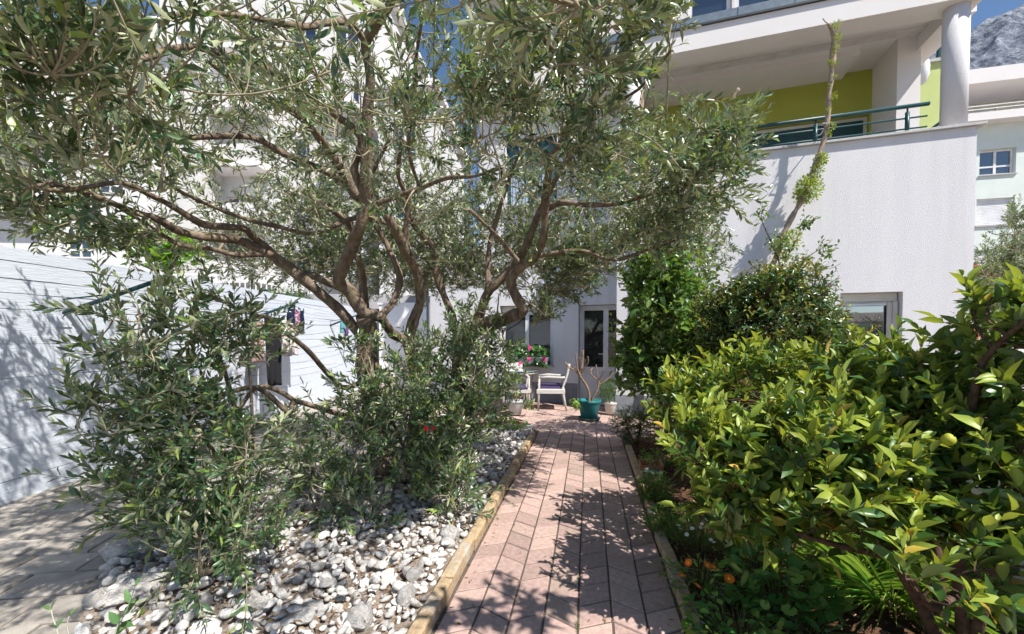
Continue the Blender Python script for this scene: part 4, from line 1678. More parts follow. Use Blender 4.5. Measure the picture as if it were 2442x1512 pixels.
def olive_shoots(parent, start, tip, rootpt, nobj, npairs=11, Lm=0.058, r0=0.0032, young=0.08, buds=0.0, bend=0.25, leaf_from=0.3, nper=None, rng=RNG, up=0.12):
    """leafy shoots: rootpt -> start -> tip, pairs of narrow leaves along the outer part"""
    N = len(start)
    segs = 6
    ctrl = start + rng.normal(0, 0.03, start.shape)
    V, Lp, T, cur = strands(rootpt, ctrl, tip, np.full(N, r0) * rng.uniform(0.8, 1.5, N), np.full(N, 0.0011), segs, 4)
    K = npairs
    t = np.linspace(leaf_from, 1.0, K)
    t = t[None, :] + rng.uniform(-0.02, 0.02, (N, K))
    A, B, C = rootpt[:, None], ctrl[:, None], tip[:, None]
    t3 = t[..., None]
    pos = (1 - t3) ** 2 * A + 2 * t3 * (1 - t3) * B + t3 ** 2 * C
    tan = unit(2 * (1 - t3) * (B - A) + 2 * t3 * (C - B))
    ref = unit(rng.normal(0, 1, (N, 1, 3)))
    a = unit(np.cross(tan, ref))
    b_ = np.cross(tan, a)
    out = []
    for sgn in (1, -1):
        alt = (np.arange(K) % 2)[None, :, None]
        side = np.where(alt == 0, a, b_) * sgn
        spread = rng.uniform(0.5, 1.25, (N, K, 1))
        spread = spread * (1 - 0.55 * ((np.arange(K) >= K - 2)[None, :, None]))
        d = unit(tan + side * spread + rng.normal(0, 0.16, (N, K, 3)) + np.array([0, 0, up]))
        upv = unit(tan * 1.0 + np.array([0, 0, 0.55]) + rng.normal(0, 0.35, (N, K, 3)))
        L = Lm * rng.uniform(0.72, 1.25, (N, K)) * np.where(np.arange(K) >= K - 1, 0.6, 1.0)[None, :]
        W = L * rng.uniform(0.19, 0.26, (N, K))
        M = frames(pos.reshape(-1, 3), d.reshape(-1, 3), upv.reshape(-1, 3), L.ravel(), W.ravel())
        yg = (rng.random((N, K)) < young * np.where(np.arange(K) >= K - 3, 3.0, 0.4)[None, :]).ravel().astype(int)
        out.append((M, yg))
    M = np.concatenate([q[0] for q in out])
    yg = np.concatenate([q[1] for q in out])
    keep = rng.random(len(M)) > 0.1
    M, yg = M[keep], yg[keep]
    tid = rng.integers(0, 3, len(M))
    n = put_leaves(parent, M, tid, OLIVE_T, [M_OL, M_OY], yg, nobj)
    if buds:
        sel = rng.random(N) < buds
        bp_, off = [], []
        pb = pos[sel]
        k = 26
        base = np.repeat(pb[:, K // 3::2].reshape(-1, 3), 5, axis=0)
        base = base + rng.normal(0, 0.011, base.shape)
        rr = rng.uniform(0.0014, 0.0026, len(base))
        Mb = np.zeros((len(base), 3, 4))
        for q in range(3):
            Mb[:, q, q] = rr
        inv = np.array(world_of(parent).inverted())
        Mb[:, :, 3] = base @ inv[:3, :3].T + inv[:3, 3]
        link('flower_buds', batch(OCT, Mb, M_BUD, 'flower_buds', smooth=True), parent, kind='stuff')
    return (V, Lp, T), n


def to_local(parent, V):
    inv = np.array(world_of(parent).inverted())
    return V @ inv[:3, :3].T + inv[:3, 3]


# ---- the big olive tree -------------------------------------------------
tb = G(925, 1120)
olive = empty('olive_tree', 'large spreading olive tree with several trunks in the pebble bed', 'tree', loc=(tb[0], tb[1], 0))
TR = [  # (px, py, depth, radius)
    ('trunk', [(925, 1125, 4.25, .13), (900, 1020, 4.2, .105), (876, 900, 4.1, .095), (868, 845, 4.05, .085), (877, 792, 4.0, .082), (868, 755, 3.9, .075)]),
    ('trunk', [(985, 1115, 4.5, .11), (1000, 960, 4.5, .085), (997, 899, 4.5, .08), (985, 863, 4.5, .078), (974, 812, 4.5, .07)]),
    ('trunk', [(905, 1120, 4.4, .1), (890, 1000, 4.5, .07), (893, 900, 4.6, .055), (884, 800, 4.6, .05), (868, 717, 4.5, .045), (864, 649, 4.4, .04), (853, 610, 4.3, .035), (835, 540, 4.0, .03), (790, 500, 3.7, .02)]),
    ('trunk', [(1060, 1105, 4.7, .1), (1085, 960, 4.7, .08), (1095, 860, 4.6, .085), (1125, 795, 4.4, .085), (1190, 765, 4.2, .075), (1238, 748, 4.0, .07)]),
    ('branch', [(905, 752, 3.95, .06), (868, 745, 3.9, .06), (831, 690, 3.8, .056), (808, 672, 3.7, .054), (832, 606, 3.55, .05), (857, 542, 3.4, .047), (871, 488, 3.35, .045), (873, 380, 3.2, .042), (876, 270, 3.1, .04), (884, 180, 3.0, .036), (872, 100, 2.9, .032), (935, 0, 2.7, .026), (960, -120, 2.5, .018)]),
    ('branch', [(974, 812, 4.5, .055), (938, 797, 4.3, .05), (906, 752, 4.0, .05)]),
    ('branch', [(974, 812, 4.5, .062), (985, 767, 4.4, .058), (1003, 717, 4.3, .056), (1000, 667, 4.2, .054), (985, 631, 4.1, .052), (971, 606, 4.0, .05), (935, 534, 3.8, .046), (908, 500, 3.7, .045), (862, 475, 3.6, .043), (836, 450, 3.5, .042), (826, 420, 3.45, .04), (790, 370, 3.3, .034), (751, 315, 3.1, .03), (700, 268, 2.9, .026), (643, 236, 2.75, .022), (572, 200, 2.5, .016), (500, 150, 2.2, .01)]),
    ('branch', [(830, 435, 3.5, .032), (770, 405, 3.3, .03), (679, 368, 3.1, .026), (608, 330, 2.9, .022), (500, 325, 2.6, .018), (390, 338, 2.4, .015), (290, 340, 2.2, .012), (180, 370, 2.0, .008)]),
    ('branch', [(872, 470, 3.35, .03), (845, 405, 3.25, .03), (862, 330, 3.2, .03), (787, 265, 3.0, .028), (679, 186, 2.7, .025), (600, 155, 2.5, .022), (536, 132, 2.35, .02), (447, 111, 2.1, .017), (340, 139, 1.85, .014), (214, 165, 1.6, .01), (90, 175, 1.4, .007)]),
    ('branch', [(880, 120, 2.95, .022), (840, 60, 2.7, .022), (790, 52, 2.5, .02), (733, 64, 2.3, .018), (661, 54, 2.1, .015), (560, 36, 1.9, .012), (465, 32, 1.7, .01), (322, 46, 1.5, .008), (230, 20, 1.35, .006)]),
    ('branch', [(868, 812, 4.0, .055), (821, 752, 3.9, .052), (785, 717, 3.8, .05), (715, 660, 3.6, .046), (661, 617, 3.5, .042), (572, 574, 3.3, .036), (500, 567, 3.1, .032), (429, 552, 2.95, .028), (380, 525, 2.8, .025), (322, 506, 2.65, .022), (230, 470, 2.4, .018), (140, 440, 2.2, .014), (50, 450, 2.05, .009)]),
    ('branch', [(822, 692, 3.85, .036), (751, 660, 3.8, .034), (700, 645, 3.75, .03), (661, 627, 3.7, .028), (643, 606, 3.65, .026), (561, 608, 3.5, .022), (500, 592, 3.35, .02), (429, 585, 3.2, .018), (360, 540, 3.0, .014), (290, 500, 2.8, .01)]),
    ('branch', [(661, 612, 3.5, .028), (600, 560, 3.35, .028), (579, 545, 3.2, .028), (530, 540, 3.05, .026), (483, 535, 2.95, .024), (411, 492, 2.75, .02), (357, 465, 2.6, .017), (286, 436, 2.4, .014), (150, 455, 2.1, .01), (60, 442, 1.95, .007)]),
    ('branch', [(935, 534, 3.9, .028), (850, 520, 3.7, .024), (750, 556, 3.5, .02), (660, 540, 3.3, .017), (572, 518, 3.1, .015), (447, 465, 2.8, .012), (357, 411, 2.5, .008)]),
    ('branch', [(907, 755, 4.05, .036), (939, 717, 4.15, .036), (953, 660, 4.2, .034), (928, 595, 4.2, .032), (892, 524, 4.1, .026), (880, 440, 4.0, .02), (930, 330, 3.7, .014)]),
    ('branch', [(971, 606, 4.05, .03), (968, 540, 4.0, .028), (975, 480, 3.9, .026), (950, 420, 3.7, .02), (960, 330, 3.5, .014)]),
    ('branch', [(1095, 830, 4.6, .045), (1078, 753, 4.65, .044), (1064, 717, 4.65, .042), (1042, 660, 4.6, .038), (1035, 595, 4.5, .034), (985, 534, 4.3, .028), (960, 470, 4.1, .02)]),
    ('branch', [(1238, 748, 4.0, .05), (1250, 742, 3.98, .05), (1228, 702, 3.9, .045), (1217, 667, 3.85, .043), (1246, 634, 3.75, .042), (1268, 620, 3.7, .04), (1296, 567, 3.55, .037), (1300, 488, 3.4, .034), (1306, 430, 3.2, .03), (1314, 379, 3.0, .028), (1345, 330, 2.8, .025), (1371, 264, 2.6, .022), (1343, 197, 2.4, .02), (1332, 143, 2.2, .016), (1285, 71, 1.9, .012), (1250, -20, 1.7, .008)]),
    ('branch', [(1246, 634, 3.75, .022), (1225, 610, 3.7, .02), (1178, 556, 3.5, .018), (1120, 500, 3.3, .012)]),
    ('branch', [(1130, 790, 4.4, .055), (1160, 705, 4.3, .05), (1178, 681, 4.25, .05), (1214, 645, 4.2, .046), (1250, 595, 4.1, .04), (1278, 524, 3.9, .034), (1296, 488, 3.8, .03), (1340, 400, 3.5, .022), (1400, 330, 3.2, .015)]),
    ('branch', [(1307, 497, 3.5, .026), (1339, 483, 3.4, .024), (1393, 488, 3.3, .022), (1464, 486, 3.15, .018), (1560, 460, 3.0, .015), (1650, 420, 2.85, .012), (1740, 370, 2.7, .008)]),
    ('branch', [(1262, 615, 3.9, .024), (1332, 602, 3.85, .022), (1393, 599, 3.8, .02), (1464, 620, 3.7, .016), (1560, 590, 3.5, .012), (1650, 560, 3.3, .008)]),
    ('branch', [(900, 486, 3.6, .026), (950, 468, 3.5, .024), (1000, 450, 3.4, .022), (1064, 425, 3.2, .018), (1130, 420, 3.0, .012), (1200, 400, 2.7, .008)]),
    ('branch', [(1000, 447, 3.35, .016), (975, 358, 3.1, .015), (985, 250, 2.8, .013), (992, 143, 2.5, .011), (1010, 20, 2.2, .008)]),
    ('branch', [(1371, 264, 2.6, .012), (1440, 252, 2.4, .011), (1520, 215, 2.2, .009), (1600, 120, 1.95, .006)]),
    ('branch', [(1165, 700, 4.25, .03), (1165, 600, 4.3, .028), (1185, 520, 4.2, .024), (1210, 440, 4.0, .018), (1240, 360, 3.8, .012)]),
    ('branch', [(740, 290, 3.05, .014), (760, 200, 2.8, .012), (700, 110, 2.4, .009), (600, 20, 2.0, .006)]),
]
nod_p, nod_r = [], []
for i, (nm, pl) in enumerate(TR):
    w3d = [(*P(a, b_, d), r) for a, b_, d, r in pl]
    pts, rad = catmull(w3d, 0.05)
    rad = rad * (1.0 if i == 4 else 0.95) * (1 + 0.08 * np.sin(np.arange(len(rad)) * 0.7 + i) + 0.05 * np.sin(np.arange(len(rad)) * 2.1))
    nod_p.append(pts)
    nod_r.append(rad)
    lm = limb_mesh(pts, rad, 14 if nm == 'trunk' else 10, 0.14 if nm == 'trunk' else 0.1, i)
    lm.build(nm, M_BARK, olive, smooth=True, world=True)
main_p = np.concatenate(nod_p)
main_r = np.concatenate(nod_r)
up_sel = main_p[:, 2] > 1.75
main_p, main_r = main_p[up_sel], main_r[up_sel]


def ell_noise(x, y, s):
    return np.sin(x * 2.3 + s) * np.cos(y * 2.7 - s) * 0.5 + np.sin(x * 5.1 - y * 3.3 + s) * 0.3


def canopy(n, rng):
    out = []
    while sum(len(o) for o in out) < n:
        x = rng.uniform(-3.7, 1.9, 6000)
        y = rng.uniform(0.65, 6.2, 6000)
        u, v = (x + 0.92) / 2.62, (y - 3.35) / 2.72
        r2 = u * u + v * v + 0.12 * ell_noise(x, y, 1.0)
        zb = 2.17 + 0.16 * ell_noise(x, y, 3.0) + 0.25 * (u * u) - 0.22 * np.clip((y - 3.6) / 2, 0, 1)
        th = 0.35 + 1.55 * np.clip(1 - r2, 0, 1) ** 0.7
        q = rng.random(6000)
        z = zb + th * q
        # clumps and holes
        cl = np.sin(x * 4.1 + z * 2.2) * np.sin(y * 3.7 - z * 2.9 + 1.3) * np.sin(z * 4.3 + x * 1.7 - y)
        wgt = np.where(y > 4.0, 1.35, 0.75)
        ok = (r2 < 1) & (rng.random(6000) < wgt * (0.5 + 0.8 * cl))
        out.append(np.stack([x, y, z], -1)[ok])
    return np.concatenate(out)[:n]


BL = [  # extra boughs: px, py, depth, radius x, y, z, count
    (1610, 420, 2.75, .42, .45, .40, 190), (1700, 330, 2.6, .22, .3, .2, 60), (1560, 560, 3.4, .35, .35, .2, 110),
    (1340, 660, 4.3, .34, .4, .26, 150), (1290, 740, 4.2, .14, .2, .13, 40), (1400, 610, 4.0, .3, .4, .25, 120),
    (1250, 25, 0.95, .12, .18, .05, 16), (1480, 90, 1.7, .32, .35, .25, 110), (1600, 60, 1.6, .16, .25, .16, 40), (1380, 330, 2.2, .35, .35, .3, 90),
    (200, 250, 1.45, .38, .25, .34, 60), (60, 480, 2.2, .3, .3, .12, 55), (250, 560, 2.6, .35, .4, .1, 60), (660, 640, 4.6, .5, .5, .16, 60),
    (1000, 600, 5.2, .8, .5, .5, 300), (750, 520, 5.0, .8, .5, .5, 260), (1250, 560, 5.0, .5, .4, .4, 130), (500, 630, 4.4, .3, .3, .1, 14), (900, 300, 2.4, .5, .4, .3, 120), (1150, 300, 2.0, .35, .35, .3, 120), (60, 80, 1.25, .25, .2, .25, 50), (1640, 600, 5.2, .5, .5, .28, 140), (1560, 520, 4.9, .5, .5, .3, 120), (1100, 640, 4.9, .5, .4, .28, 120), (800, 630, 4.9, .4, .4, .2, 80), (140, 130, 1.2, .26, .14, .16, 14), (360, 60, 1.15, .24, .14, .1, 9)]
ext = []
for px, py, d, rx, ry, rz, n_ in BL:
    c = np.array(P(px, py, d))
    q = unit(RNG.normal(0, 1, (n_, 3))) * (RNG.random((n_, 1)) ** 0.45) * [rx, ry, rz]
    ext.append(c + q)
ext = np.concatenate(ext)
sec = np.concatenate([canopy(420, RNG), ext[RNG.random(len(ext)) < 0.16]])
kx_, ky_, _ = project(sec)
sec = sec[~((kx_ > 1500) & (ky_ < 250)) & (kx_ < 1760)]
# secondary branches: join each to the nearest wood already there, nearest first
_, dd = nearest(sec, main_p)
sec = sec[np.argsort(dd)]
P_all, R_all = main_p, np.minimum(main_r, 0.03)
A_, B_, C_, ra_, rb_ = [], [], [], [], []
for k in range(0, len(sec), 40):
    s_ = sec[k:k + 40]
    i_, d_ = nearest(s_, P_all)
    a = P_all[i_]
    mid = (a + s_) / 2 + RNG.normal(0, 0.05, s_.shape) + np.array([0, 0, -0.03])
    r0 = np.clip(R_all[i_] * 0.7, 0.004, 0.011)
    A_.append(a); B_.append(mid); C_.append(s_); ra_.append(r0); rb_.append(np.full(len(s_), 0.003))
    t = np.linspace(0.2, 1, 6)
    new = ((1 - t) ** 2)[None, :, None] * a[:, None] + (2 * t * (1 - t))[None, :, None] * mid[:, None] + (t ** 2)[None, :, None] * s_[:, None]
    P_all = np.concatenate([P_all, new.reshape(-1, 3)])
    R_all = np.concatenate([R_all, np.repeat(r0, 6) * np.tile(np.linspace(0.9, 0.4, 6), len(s_))])
A_, B_, C_ = np.concatenate(A_), np.concatenate(B_), np.concatenate(C_)
v1, l1, t1, _ = strands(A_, B_, C_, np.concatenate(ra_), np.concatenate(rb_), 7, 6)
N_SHOOT = 3500
st = np.concatenate([canopy(N_SHOOT, RNG), ext])
keep = np.linalg.norm(st - np.array([0, 0, CAM_H]), axis=1) > 0.72
# the crown ends before the balcony and is pruned open round the main limbs
sx_, sy_, sd_ = project(st)
keep &= ~((sx_ > 1630) & (sy_ < 190)) & ~(sx_ > 1800)
core = (sx_ > 480) & (sx_ < 1330) & (sy_ > 300) & (sy_ < 760) & (sd_ < 3.5)
keep &= ~(core & (RNG.random(len(st)) < 0.72))
keep &= ~((sx_ > 815) & (sx_ < 930) & (sy_ < 420) & (sd_ < 3.2) & (RNG.random(len(st)) < 0.85))
keep &= ~((sx_ > 1000) & (sx_ < 1140) & (sy_ < 240) & (RNG.random(len(st)) < 0.6))
st = st[keep]
i_, d_ = nearest(st, P_all)
root = P_all[i_]
far = d_ > 0.45
st = np.where(far[:, None], root + (st - root) * (0.45 / np.maximum(d_, 1e-6))[:, None], st)
outw = unit(st - root) + 0.55 * unit(np.stack([st[:, 0] + 0.9, st[:, 1] - 3.4, 0.4 * np.ones(len(st))], -1)) + RNG.normal(0, 0.45, st.shape) + np.array([0, 0, 0.25])
tip = st + unit(outw) * RNG.uniform(0.12, 0.26, (len(st), 1))
qx, qy, qd = project(tip)
sx_, sy_, sd_ = project(st)


def over_balcony(x_, y_):
    return ((y_ < 130) & (x_ > 1680 - 0.4 * y_)) | ((y_ >= 130) & (y_ < 225) & (x_ > 1620 - 1.2 * (y_ - 130))) | (x_ > 1845)


ok_ = ~over_balcony(qx, qy) & ~over_balcony(sx_, sy_) & ~((sx_ > 1150) & (sx_ < 1620) & (RNG.random(len(st)) < 0.2))
st, tip, root = st[ok_], tip[ok_], root[ok_]
(v2, l2, t2), nl = olive_shoots(olive, st, tip, root, 300, npairs=12, Lm=0.056, young=0.09, buds=0.35)
v, lp_, tt_ = merge([(v1, l1, t1), (v2, l2, t2)])
link('twigs', np_mesh('twigs', to_local(olive, v), lp_, tt_, M_TWIG, None, True), olive, kind='stuff')
print('olive leaves', nl)


def olive_bush(label, base, stems, blobs, nobj, Lm, cat='bush', name='olive_bush', young=0.1, buds=0.0, npairs=10, shoot=(0.14, 0.3), thin=1.0):
    e = empty(name, label, cat, loc=(base[0], base[1], 0))
    np_, nr_ = [], []
    for i, pl in enumerate(stems):
        w3d = [(*P(a, b_, d), r) for a, b_, d, r in pl]
        pts, rad = catmull(w3d, 0.04)
        np_.append(pts)
        nr_.append(rad)
        limb_mesh(pts, rad, 8, 0.08, 50 + i).build('stem', M_BARK, e, smooth=True, world=True)
    mp_, mr = np.concatenate(np_), np.concatenate(nr_)
    stt = []
    for px, py, d, rx, ry, rz, n_ in blobs:
        n_ = max(3, int(n_ * thin))
        c = np.array(P(px, py, d))
        q = unit(RNG.normal(0, 1, (n_, 3))) * (RNG.random((n_, 1)) ** 0.42) * [rx, ry, rz]
        stt.append(c + q)
    stt = np.concatenate(stt)
    stt = stt[stt[:, 2] > 0.06]
    # a few carrying shoots first
    car = stt[RNG.random(len(stt)) < 0.2]
    i_, d_ = nearest(car, mp_)
    a = mp_[i_]
    mid = (a + car) / 2 + RNG.normal(0, 0.03, car.shape)
    va, la, ta, cur = strands(a, mid, car, np.full(len(car), 0.005), np.full(len(car), 0.0025), 5, 5)
    allp = np.concatenate([mp_, cur[:, 2:].reshape(-1, 3)])
    i_, d_ = nearest(stt, allp)
    rt = allp[i_]
    outw = unit(stt - rt) + RNG.normal(0, 0.5, stt.shape) + np.array([0, 0, 0.45])
    tp = stt + unit(outw) * RNG.uniform(*shoot, (len(stt), 1))
    tp[:, 2] = np.maximum(tp[:, 2], 0.05)
    (vb, lb, tb_), n = olive_shoots(e, stt, tp, rt, nobj, npairs=npairs, Lm=Lm, young=young, buds=buds)
    v, lp, tt = merge([(va, la, ta), (vb, lb, tb_)])
    link('twigs', np_mesh('twigs', to_local(e, v), lp, tt, M_TWIG, None, True), e, kind='stuff')
    return e


b1 = G(560, 1235)
olive_bush('low bushy olive growth with arching grey stems before the white wall', b1,
           [[(560, 1235, 3.25, .03), (572, 1140, 3.1, .026), (568, 1020, 2.9, .02), (540, 900, 2.7, .014), (500, 800, 2.5, .009)],
            [(555, 1235, 3.25, .022), (480, 1150, 2.9, .018), (400, 1080, 2.6, .014), (300, 1020, 2.4, .01), (220, 960, 2.2, .006)],
            [(565, 1235, 3.25, .02), (520, 1100, 2.9, .017), (430, 960, 2.6, .013), (370, 850, 2.45, .009), (330, 740, 2.3, .005)],
            [(872, 905, 4.1, .03), (825, 925, 4.05, .027), (789, 899, 3.9, .023), (733, 835, 3.5, .021), (679, 792, 3.3, .019), (626, 753, 3.15, .018), (572, 810, 3.0, .016), (493, 856, 2.8, .015), (420, 850, 2.6, .009)],
            [(898, 1012, 4.2, .03), (800, 985, 3.9, .025), (705, 958, 3.6, .022), (690, 985, 3.5, .021), (615, 926, 3.3, .02), (518, 942, 3.0, .016), (450, 935, 2.8, .014), (380, 900, 2.6, .008)],
            [(705, 958, 3.6, .02), (660, 930, 3.5, .02), (610, 925, 3.35, .018), (560, 985, 3.1, .015), (500, 1010, 2.85, .012), (430, 1030, 2.65, .008)],
            [(570, 1240, 3.2, .016), (600, 1100, 3.0, .013), (600, 960, 2.8, .01), (590, 850, 2.7, .006), (575, 740, 2.6, .003)],
            [(555, 1240, 3.2, .016), (560, 1280, 2.9, .013), (520, 1330, 2.55, .009), (480, 1380, 2.3, .005)]],
           [(385, 880, 2.35, 0.30, .3, .3, 190), (495, 800, 2.45, 0.28, .3, .24, 150), (355, 1020, 2.35, 0.30, .3, .26, 200), (485, 1060, 2.5, 0.37, .35, .3, 250), (355, 1150, 2.4, 0.26, .3, .2, 130), (470, 1200, 2.5, 0.32, .3, .22, 150),
            (560, 1280, 2.4, 0.25, .25, .16, 110), (485, 1270, 2.35, 0.21, .2, .12, 70), (620, 1100, 2.8, 0.26, .3, .3, 60), (295, 740, 2.3, 0.18, .2, .16, 30), (455, 700, 2.5, 0.22, .2, .12, 34), (600, 800, 2.8, 0.26, .3, .25, 60), (570, 1400, 2.15, 0.11, .12, .08, 16), (460, 1430, 2.0, 0.07, .08, .05, 7), (205, 950, 2.2, 0.12, .15, .08, 14)],
           300, 0.072, buds=0.05, thin=0.3)
b2 = G(985, 1150)
olive_bush('dense olive suckers around the foot of the big trunks', b2,
           [[(975, 1150, 3.95, .03), (960, 1060, 3.85, .02), (920, 980, 3.7, .013), (890, 920, 3.6, .008)],
            [(985, 1150, 3.95, .026), (1040, 1060, 3.85, .018), (1090, 970, 3.8, .012), (1130, 900, 3.8, .008)],
            [(970, 1150, 3.95, .024), (880, 1140, 3.6, .017), (800, 1130, 3.3, .012), (740, 1150, 3.1, .007)],
            [(980, 1155, 3.95, .022), (1000, 1180, 3.6, .015), (1040, 1210, 3.3, .01), (1090, 1220, 3.1, .006)],
            [(1085, 960, 4.6, .02), (1150, 880, 4.3, .014), (1180, 780, 4.1, .01), (1190, 700, 4.0, .005)]],
           [(1010, 1000, 3.7, .5, .35, .38, 220), (840, 1060, 3.5, .36, .3, .26, 110), (1110, 930, 4.0, .4, .35, .42, 260), (1020, 1130, 3.45, .36, .3, .2, 110), (840, 1180, 3.1, .3, .25, .16, 50), (730, 1130, 3.2, .26, .25, .24, 55),
            (1080, 1180, 3.2, .22, .2, .18, 60), (1165, 810, 4.0, .24, .3, .3, 55), (960, 890, 3.9, .3, .3, .2, 60), (880, 960, 3.7, .28, .25, .26, 80), (860, 850, 3.7, .2, .25, .2, 26), (1010, 860, 4.0, .2, .25, .22, 40), (1090, 800, 4.2, .25, .25, .3, 60), (1185, 900, 4.2, .1, .2, .2, 14), (1150, 1000, 3.9, .18, .2, .16, 40), (700, 1020, 3.6, .25, .25, .2, 40), (900, 1240, 2.9, .14, .12, .08, 9)],
           120, 0.074, young=0.16, thin=0.6)

# right background olive
ob = P(2420, 800, 7.2)
olive_bush('small grey olive tree beyond the right corner of the house', ob,
           [[(2430, 1000, 7.2, .06), (2420, 850, 7.2, .05), (2400, 700, 7.1, .035), (2420, 560, 7.0, .02)], [(2420, 850, 7.2, .03), (2370, 740, 7.0, .02), (2350, 660, 6.9, .01)]],
           [(2400, 640, 7.0, .5, .5, .5, 260), (2370, 730, 6.9, .4, .4, .35, 170), (2470, 600, 7.0, .5, .5, .7, 200), (2440, 520, 7.0, .2, .2, .2, 40)], 0, 0.06, cat='tree', name='olive_tree')


def shrub(name, label, cat, base, stems, blobs, L, ratio, per, mats, nobj, templs=BROAD_T, young=0.3, shoot=(0.1, 0.18), bark=None, spread=(0.6, 1.3), lift=0.5, shell=0.4, stem_r=0.003, tipup=0.6, group=None, stemname='stem', thin=1.0, cull=None):
    """woody shrub: stems, side shoots and spiralled broad leaves; young leaves sit at the shoot tips"""
    bark = bark or M_BARKD
    e = empty(name, label, cat, loc=(base[0], base[1], 0), group=group)
    np_ = []
    for i, pl in enumerate(stems):
        pts, rad = catmull(pl, 0.04)
        np_.append(pts)
        limb_mesh(pts, rad, 8, 0.08, 70 + i).build(stemname, bark, e, smooth=True, world=True)
    mp_ = np.concatenate(np_)
    stt = []
    for cx, cy, cz, rx, ry, rz, n_ in blobs:
        n_ = max(3, int(n_ * thin))
        q = unit(RNG.normal(0, 1, (n_, 3))) * (RNG.random((n_, 1)) ** shell) * [rx, ry, rz]
        stt.append(np.array([cx, cy, cz]) + q)
    stt = np.concatenate(stt)
    stt = stt[stt[:, 2] > 0.05]
    N = len(stt)
    car = stt[RNG.random(N) < 0.25]
    i_, _ = nearest(car, mp_)
    a = mp_[i_]
    mid = (a + car) / 2 + RNG.normal(0, 0.03, car.shape)
    va, la, ta, cur = strands(a, mid, car, np.full(len(car), stem_r * 2), np.full(len(car), stem_r), 5, 5)
    allp = np.concatenate([mp_, cur[:, 2:].reshape(-1, 3)])
    i_, _ = nearest(stt, allp)
    rt = allp[i_]
    outw = unit(stt - rt) * 0.6 + RNG.normal(0, 0.4, stt.shape) + np.array([0, 0, tipup])
    tp = stt + unit(outw) * RNG.uniform(*shoot, (N, 1))
    if cull:
        c1_, c2_, _ = project(tp)
        c3_, c4_, _ = project(stt)
        kk = ~(cull(c1_, c2_) | cull(c3_, c4_))
        rt, stt, tp = rt[kk], stt[kk], tp[kk]
        N = len(stt)
    vb, lb, tb_, _ = strands(rt, stt, tp, np.full(N, stem_r), np.full(N, stem_r * 0.5), 5, 4)
    v, lp, tt = merge([(va, la, ta), (vb, lb, tb_)])
    link('twigs', np_mesh('twigs', to_local(e, v), lp, tt, bark, None, True), e, kind='stuff')
    K = per
    t = np.linspace(0.25, 1, K)[None, :, None]
    A, B, C = rt[:, None], stt[:, None], tp[:, None]
    pos = (1 - t) ** 2 * A + 2 * t * (1 - t) * B + t ** 2 * C
    tan = unit(2 * (1 - t) * (B - A) + 2 * t * (C - B))
    ref = unit(RNG.normal(0, 1, (N, 1, 3)))
    a = unit(np.cross(tan, ref))
    b_ = np.cross(tan, a)
    ang = (np.arange(K) * 2.4)[None, :, None] + RNG.uniform(0, 6.28, (N, 1, 1))
    side = a * np.cos(ang) + b_ * np.sin(ang)
    sp = RNG.uniform(*spread, (N, K, 1)) * np.linspace(1.25, 0.45, K)[None, :, None]
    d = unit(tan * lift + side * sp + RNG.normal(0, 0.12, (N, K, 3)))
    upv = unit(tan + np.array([0, 0, 0.5]) + RNG.normal(0, 0.2, (N, K, 3)))
    Ls = L * RNG.uniform(0.5, 1.25, (N, K)) * np.linspace(1.05, 0.75, K)[None, :]
    M = frames(pos.reshape(-1, 3), d.reshape(-1, 3), upv.reshape(-1, 3), Ls.ravel(), Ls.ravel() * ratio * RNG.uniform(0.85, 1.15, N * K))
    sh_y = RNG.random((N, 1)) < young
    mi = ((np.arange(K)[None, :] >= K * 0.45) & sh_y).astype(int).ravel()
    if len(mats) > 2:
        mi = np.where(RNG.random(len(mi)) < 0.015, 2, mi)
    put_leaves(e, M, RNG.integers(0, len(templs), len(M)), templs, mats, mi, nobj)
    return e


# ---- citrus
M_CI = leaf_mat('citrus_leaf', (0.055, 0.125, 0.026), (0.17, 0.24, 0.07), rough=0.34, spec=0.5, trans=0.22, tcol=(0.30, 0.42, 0.03), var=0.3, hue=0.012)
M_CY = leaf_mat('young_citrus_leaf', (0.29, 0.37, 0.055), (0.33, 0.41, 0.10), rough=0.4, spec=0.4, trans=0.3, tcol=(0.5, 0.55, 0.04), var=0.2, hue=0.01)


M_CD = leaf_mat('faded_citrus_leaf', (0.42, 0.30, 0.05), (0.4, 0.3, 0.1), rough=0.6, spec=0.3, trans=0.2, var=0.4)


def W(px, py, d, r):
    return (*P(px, py, d), r)


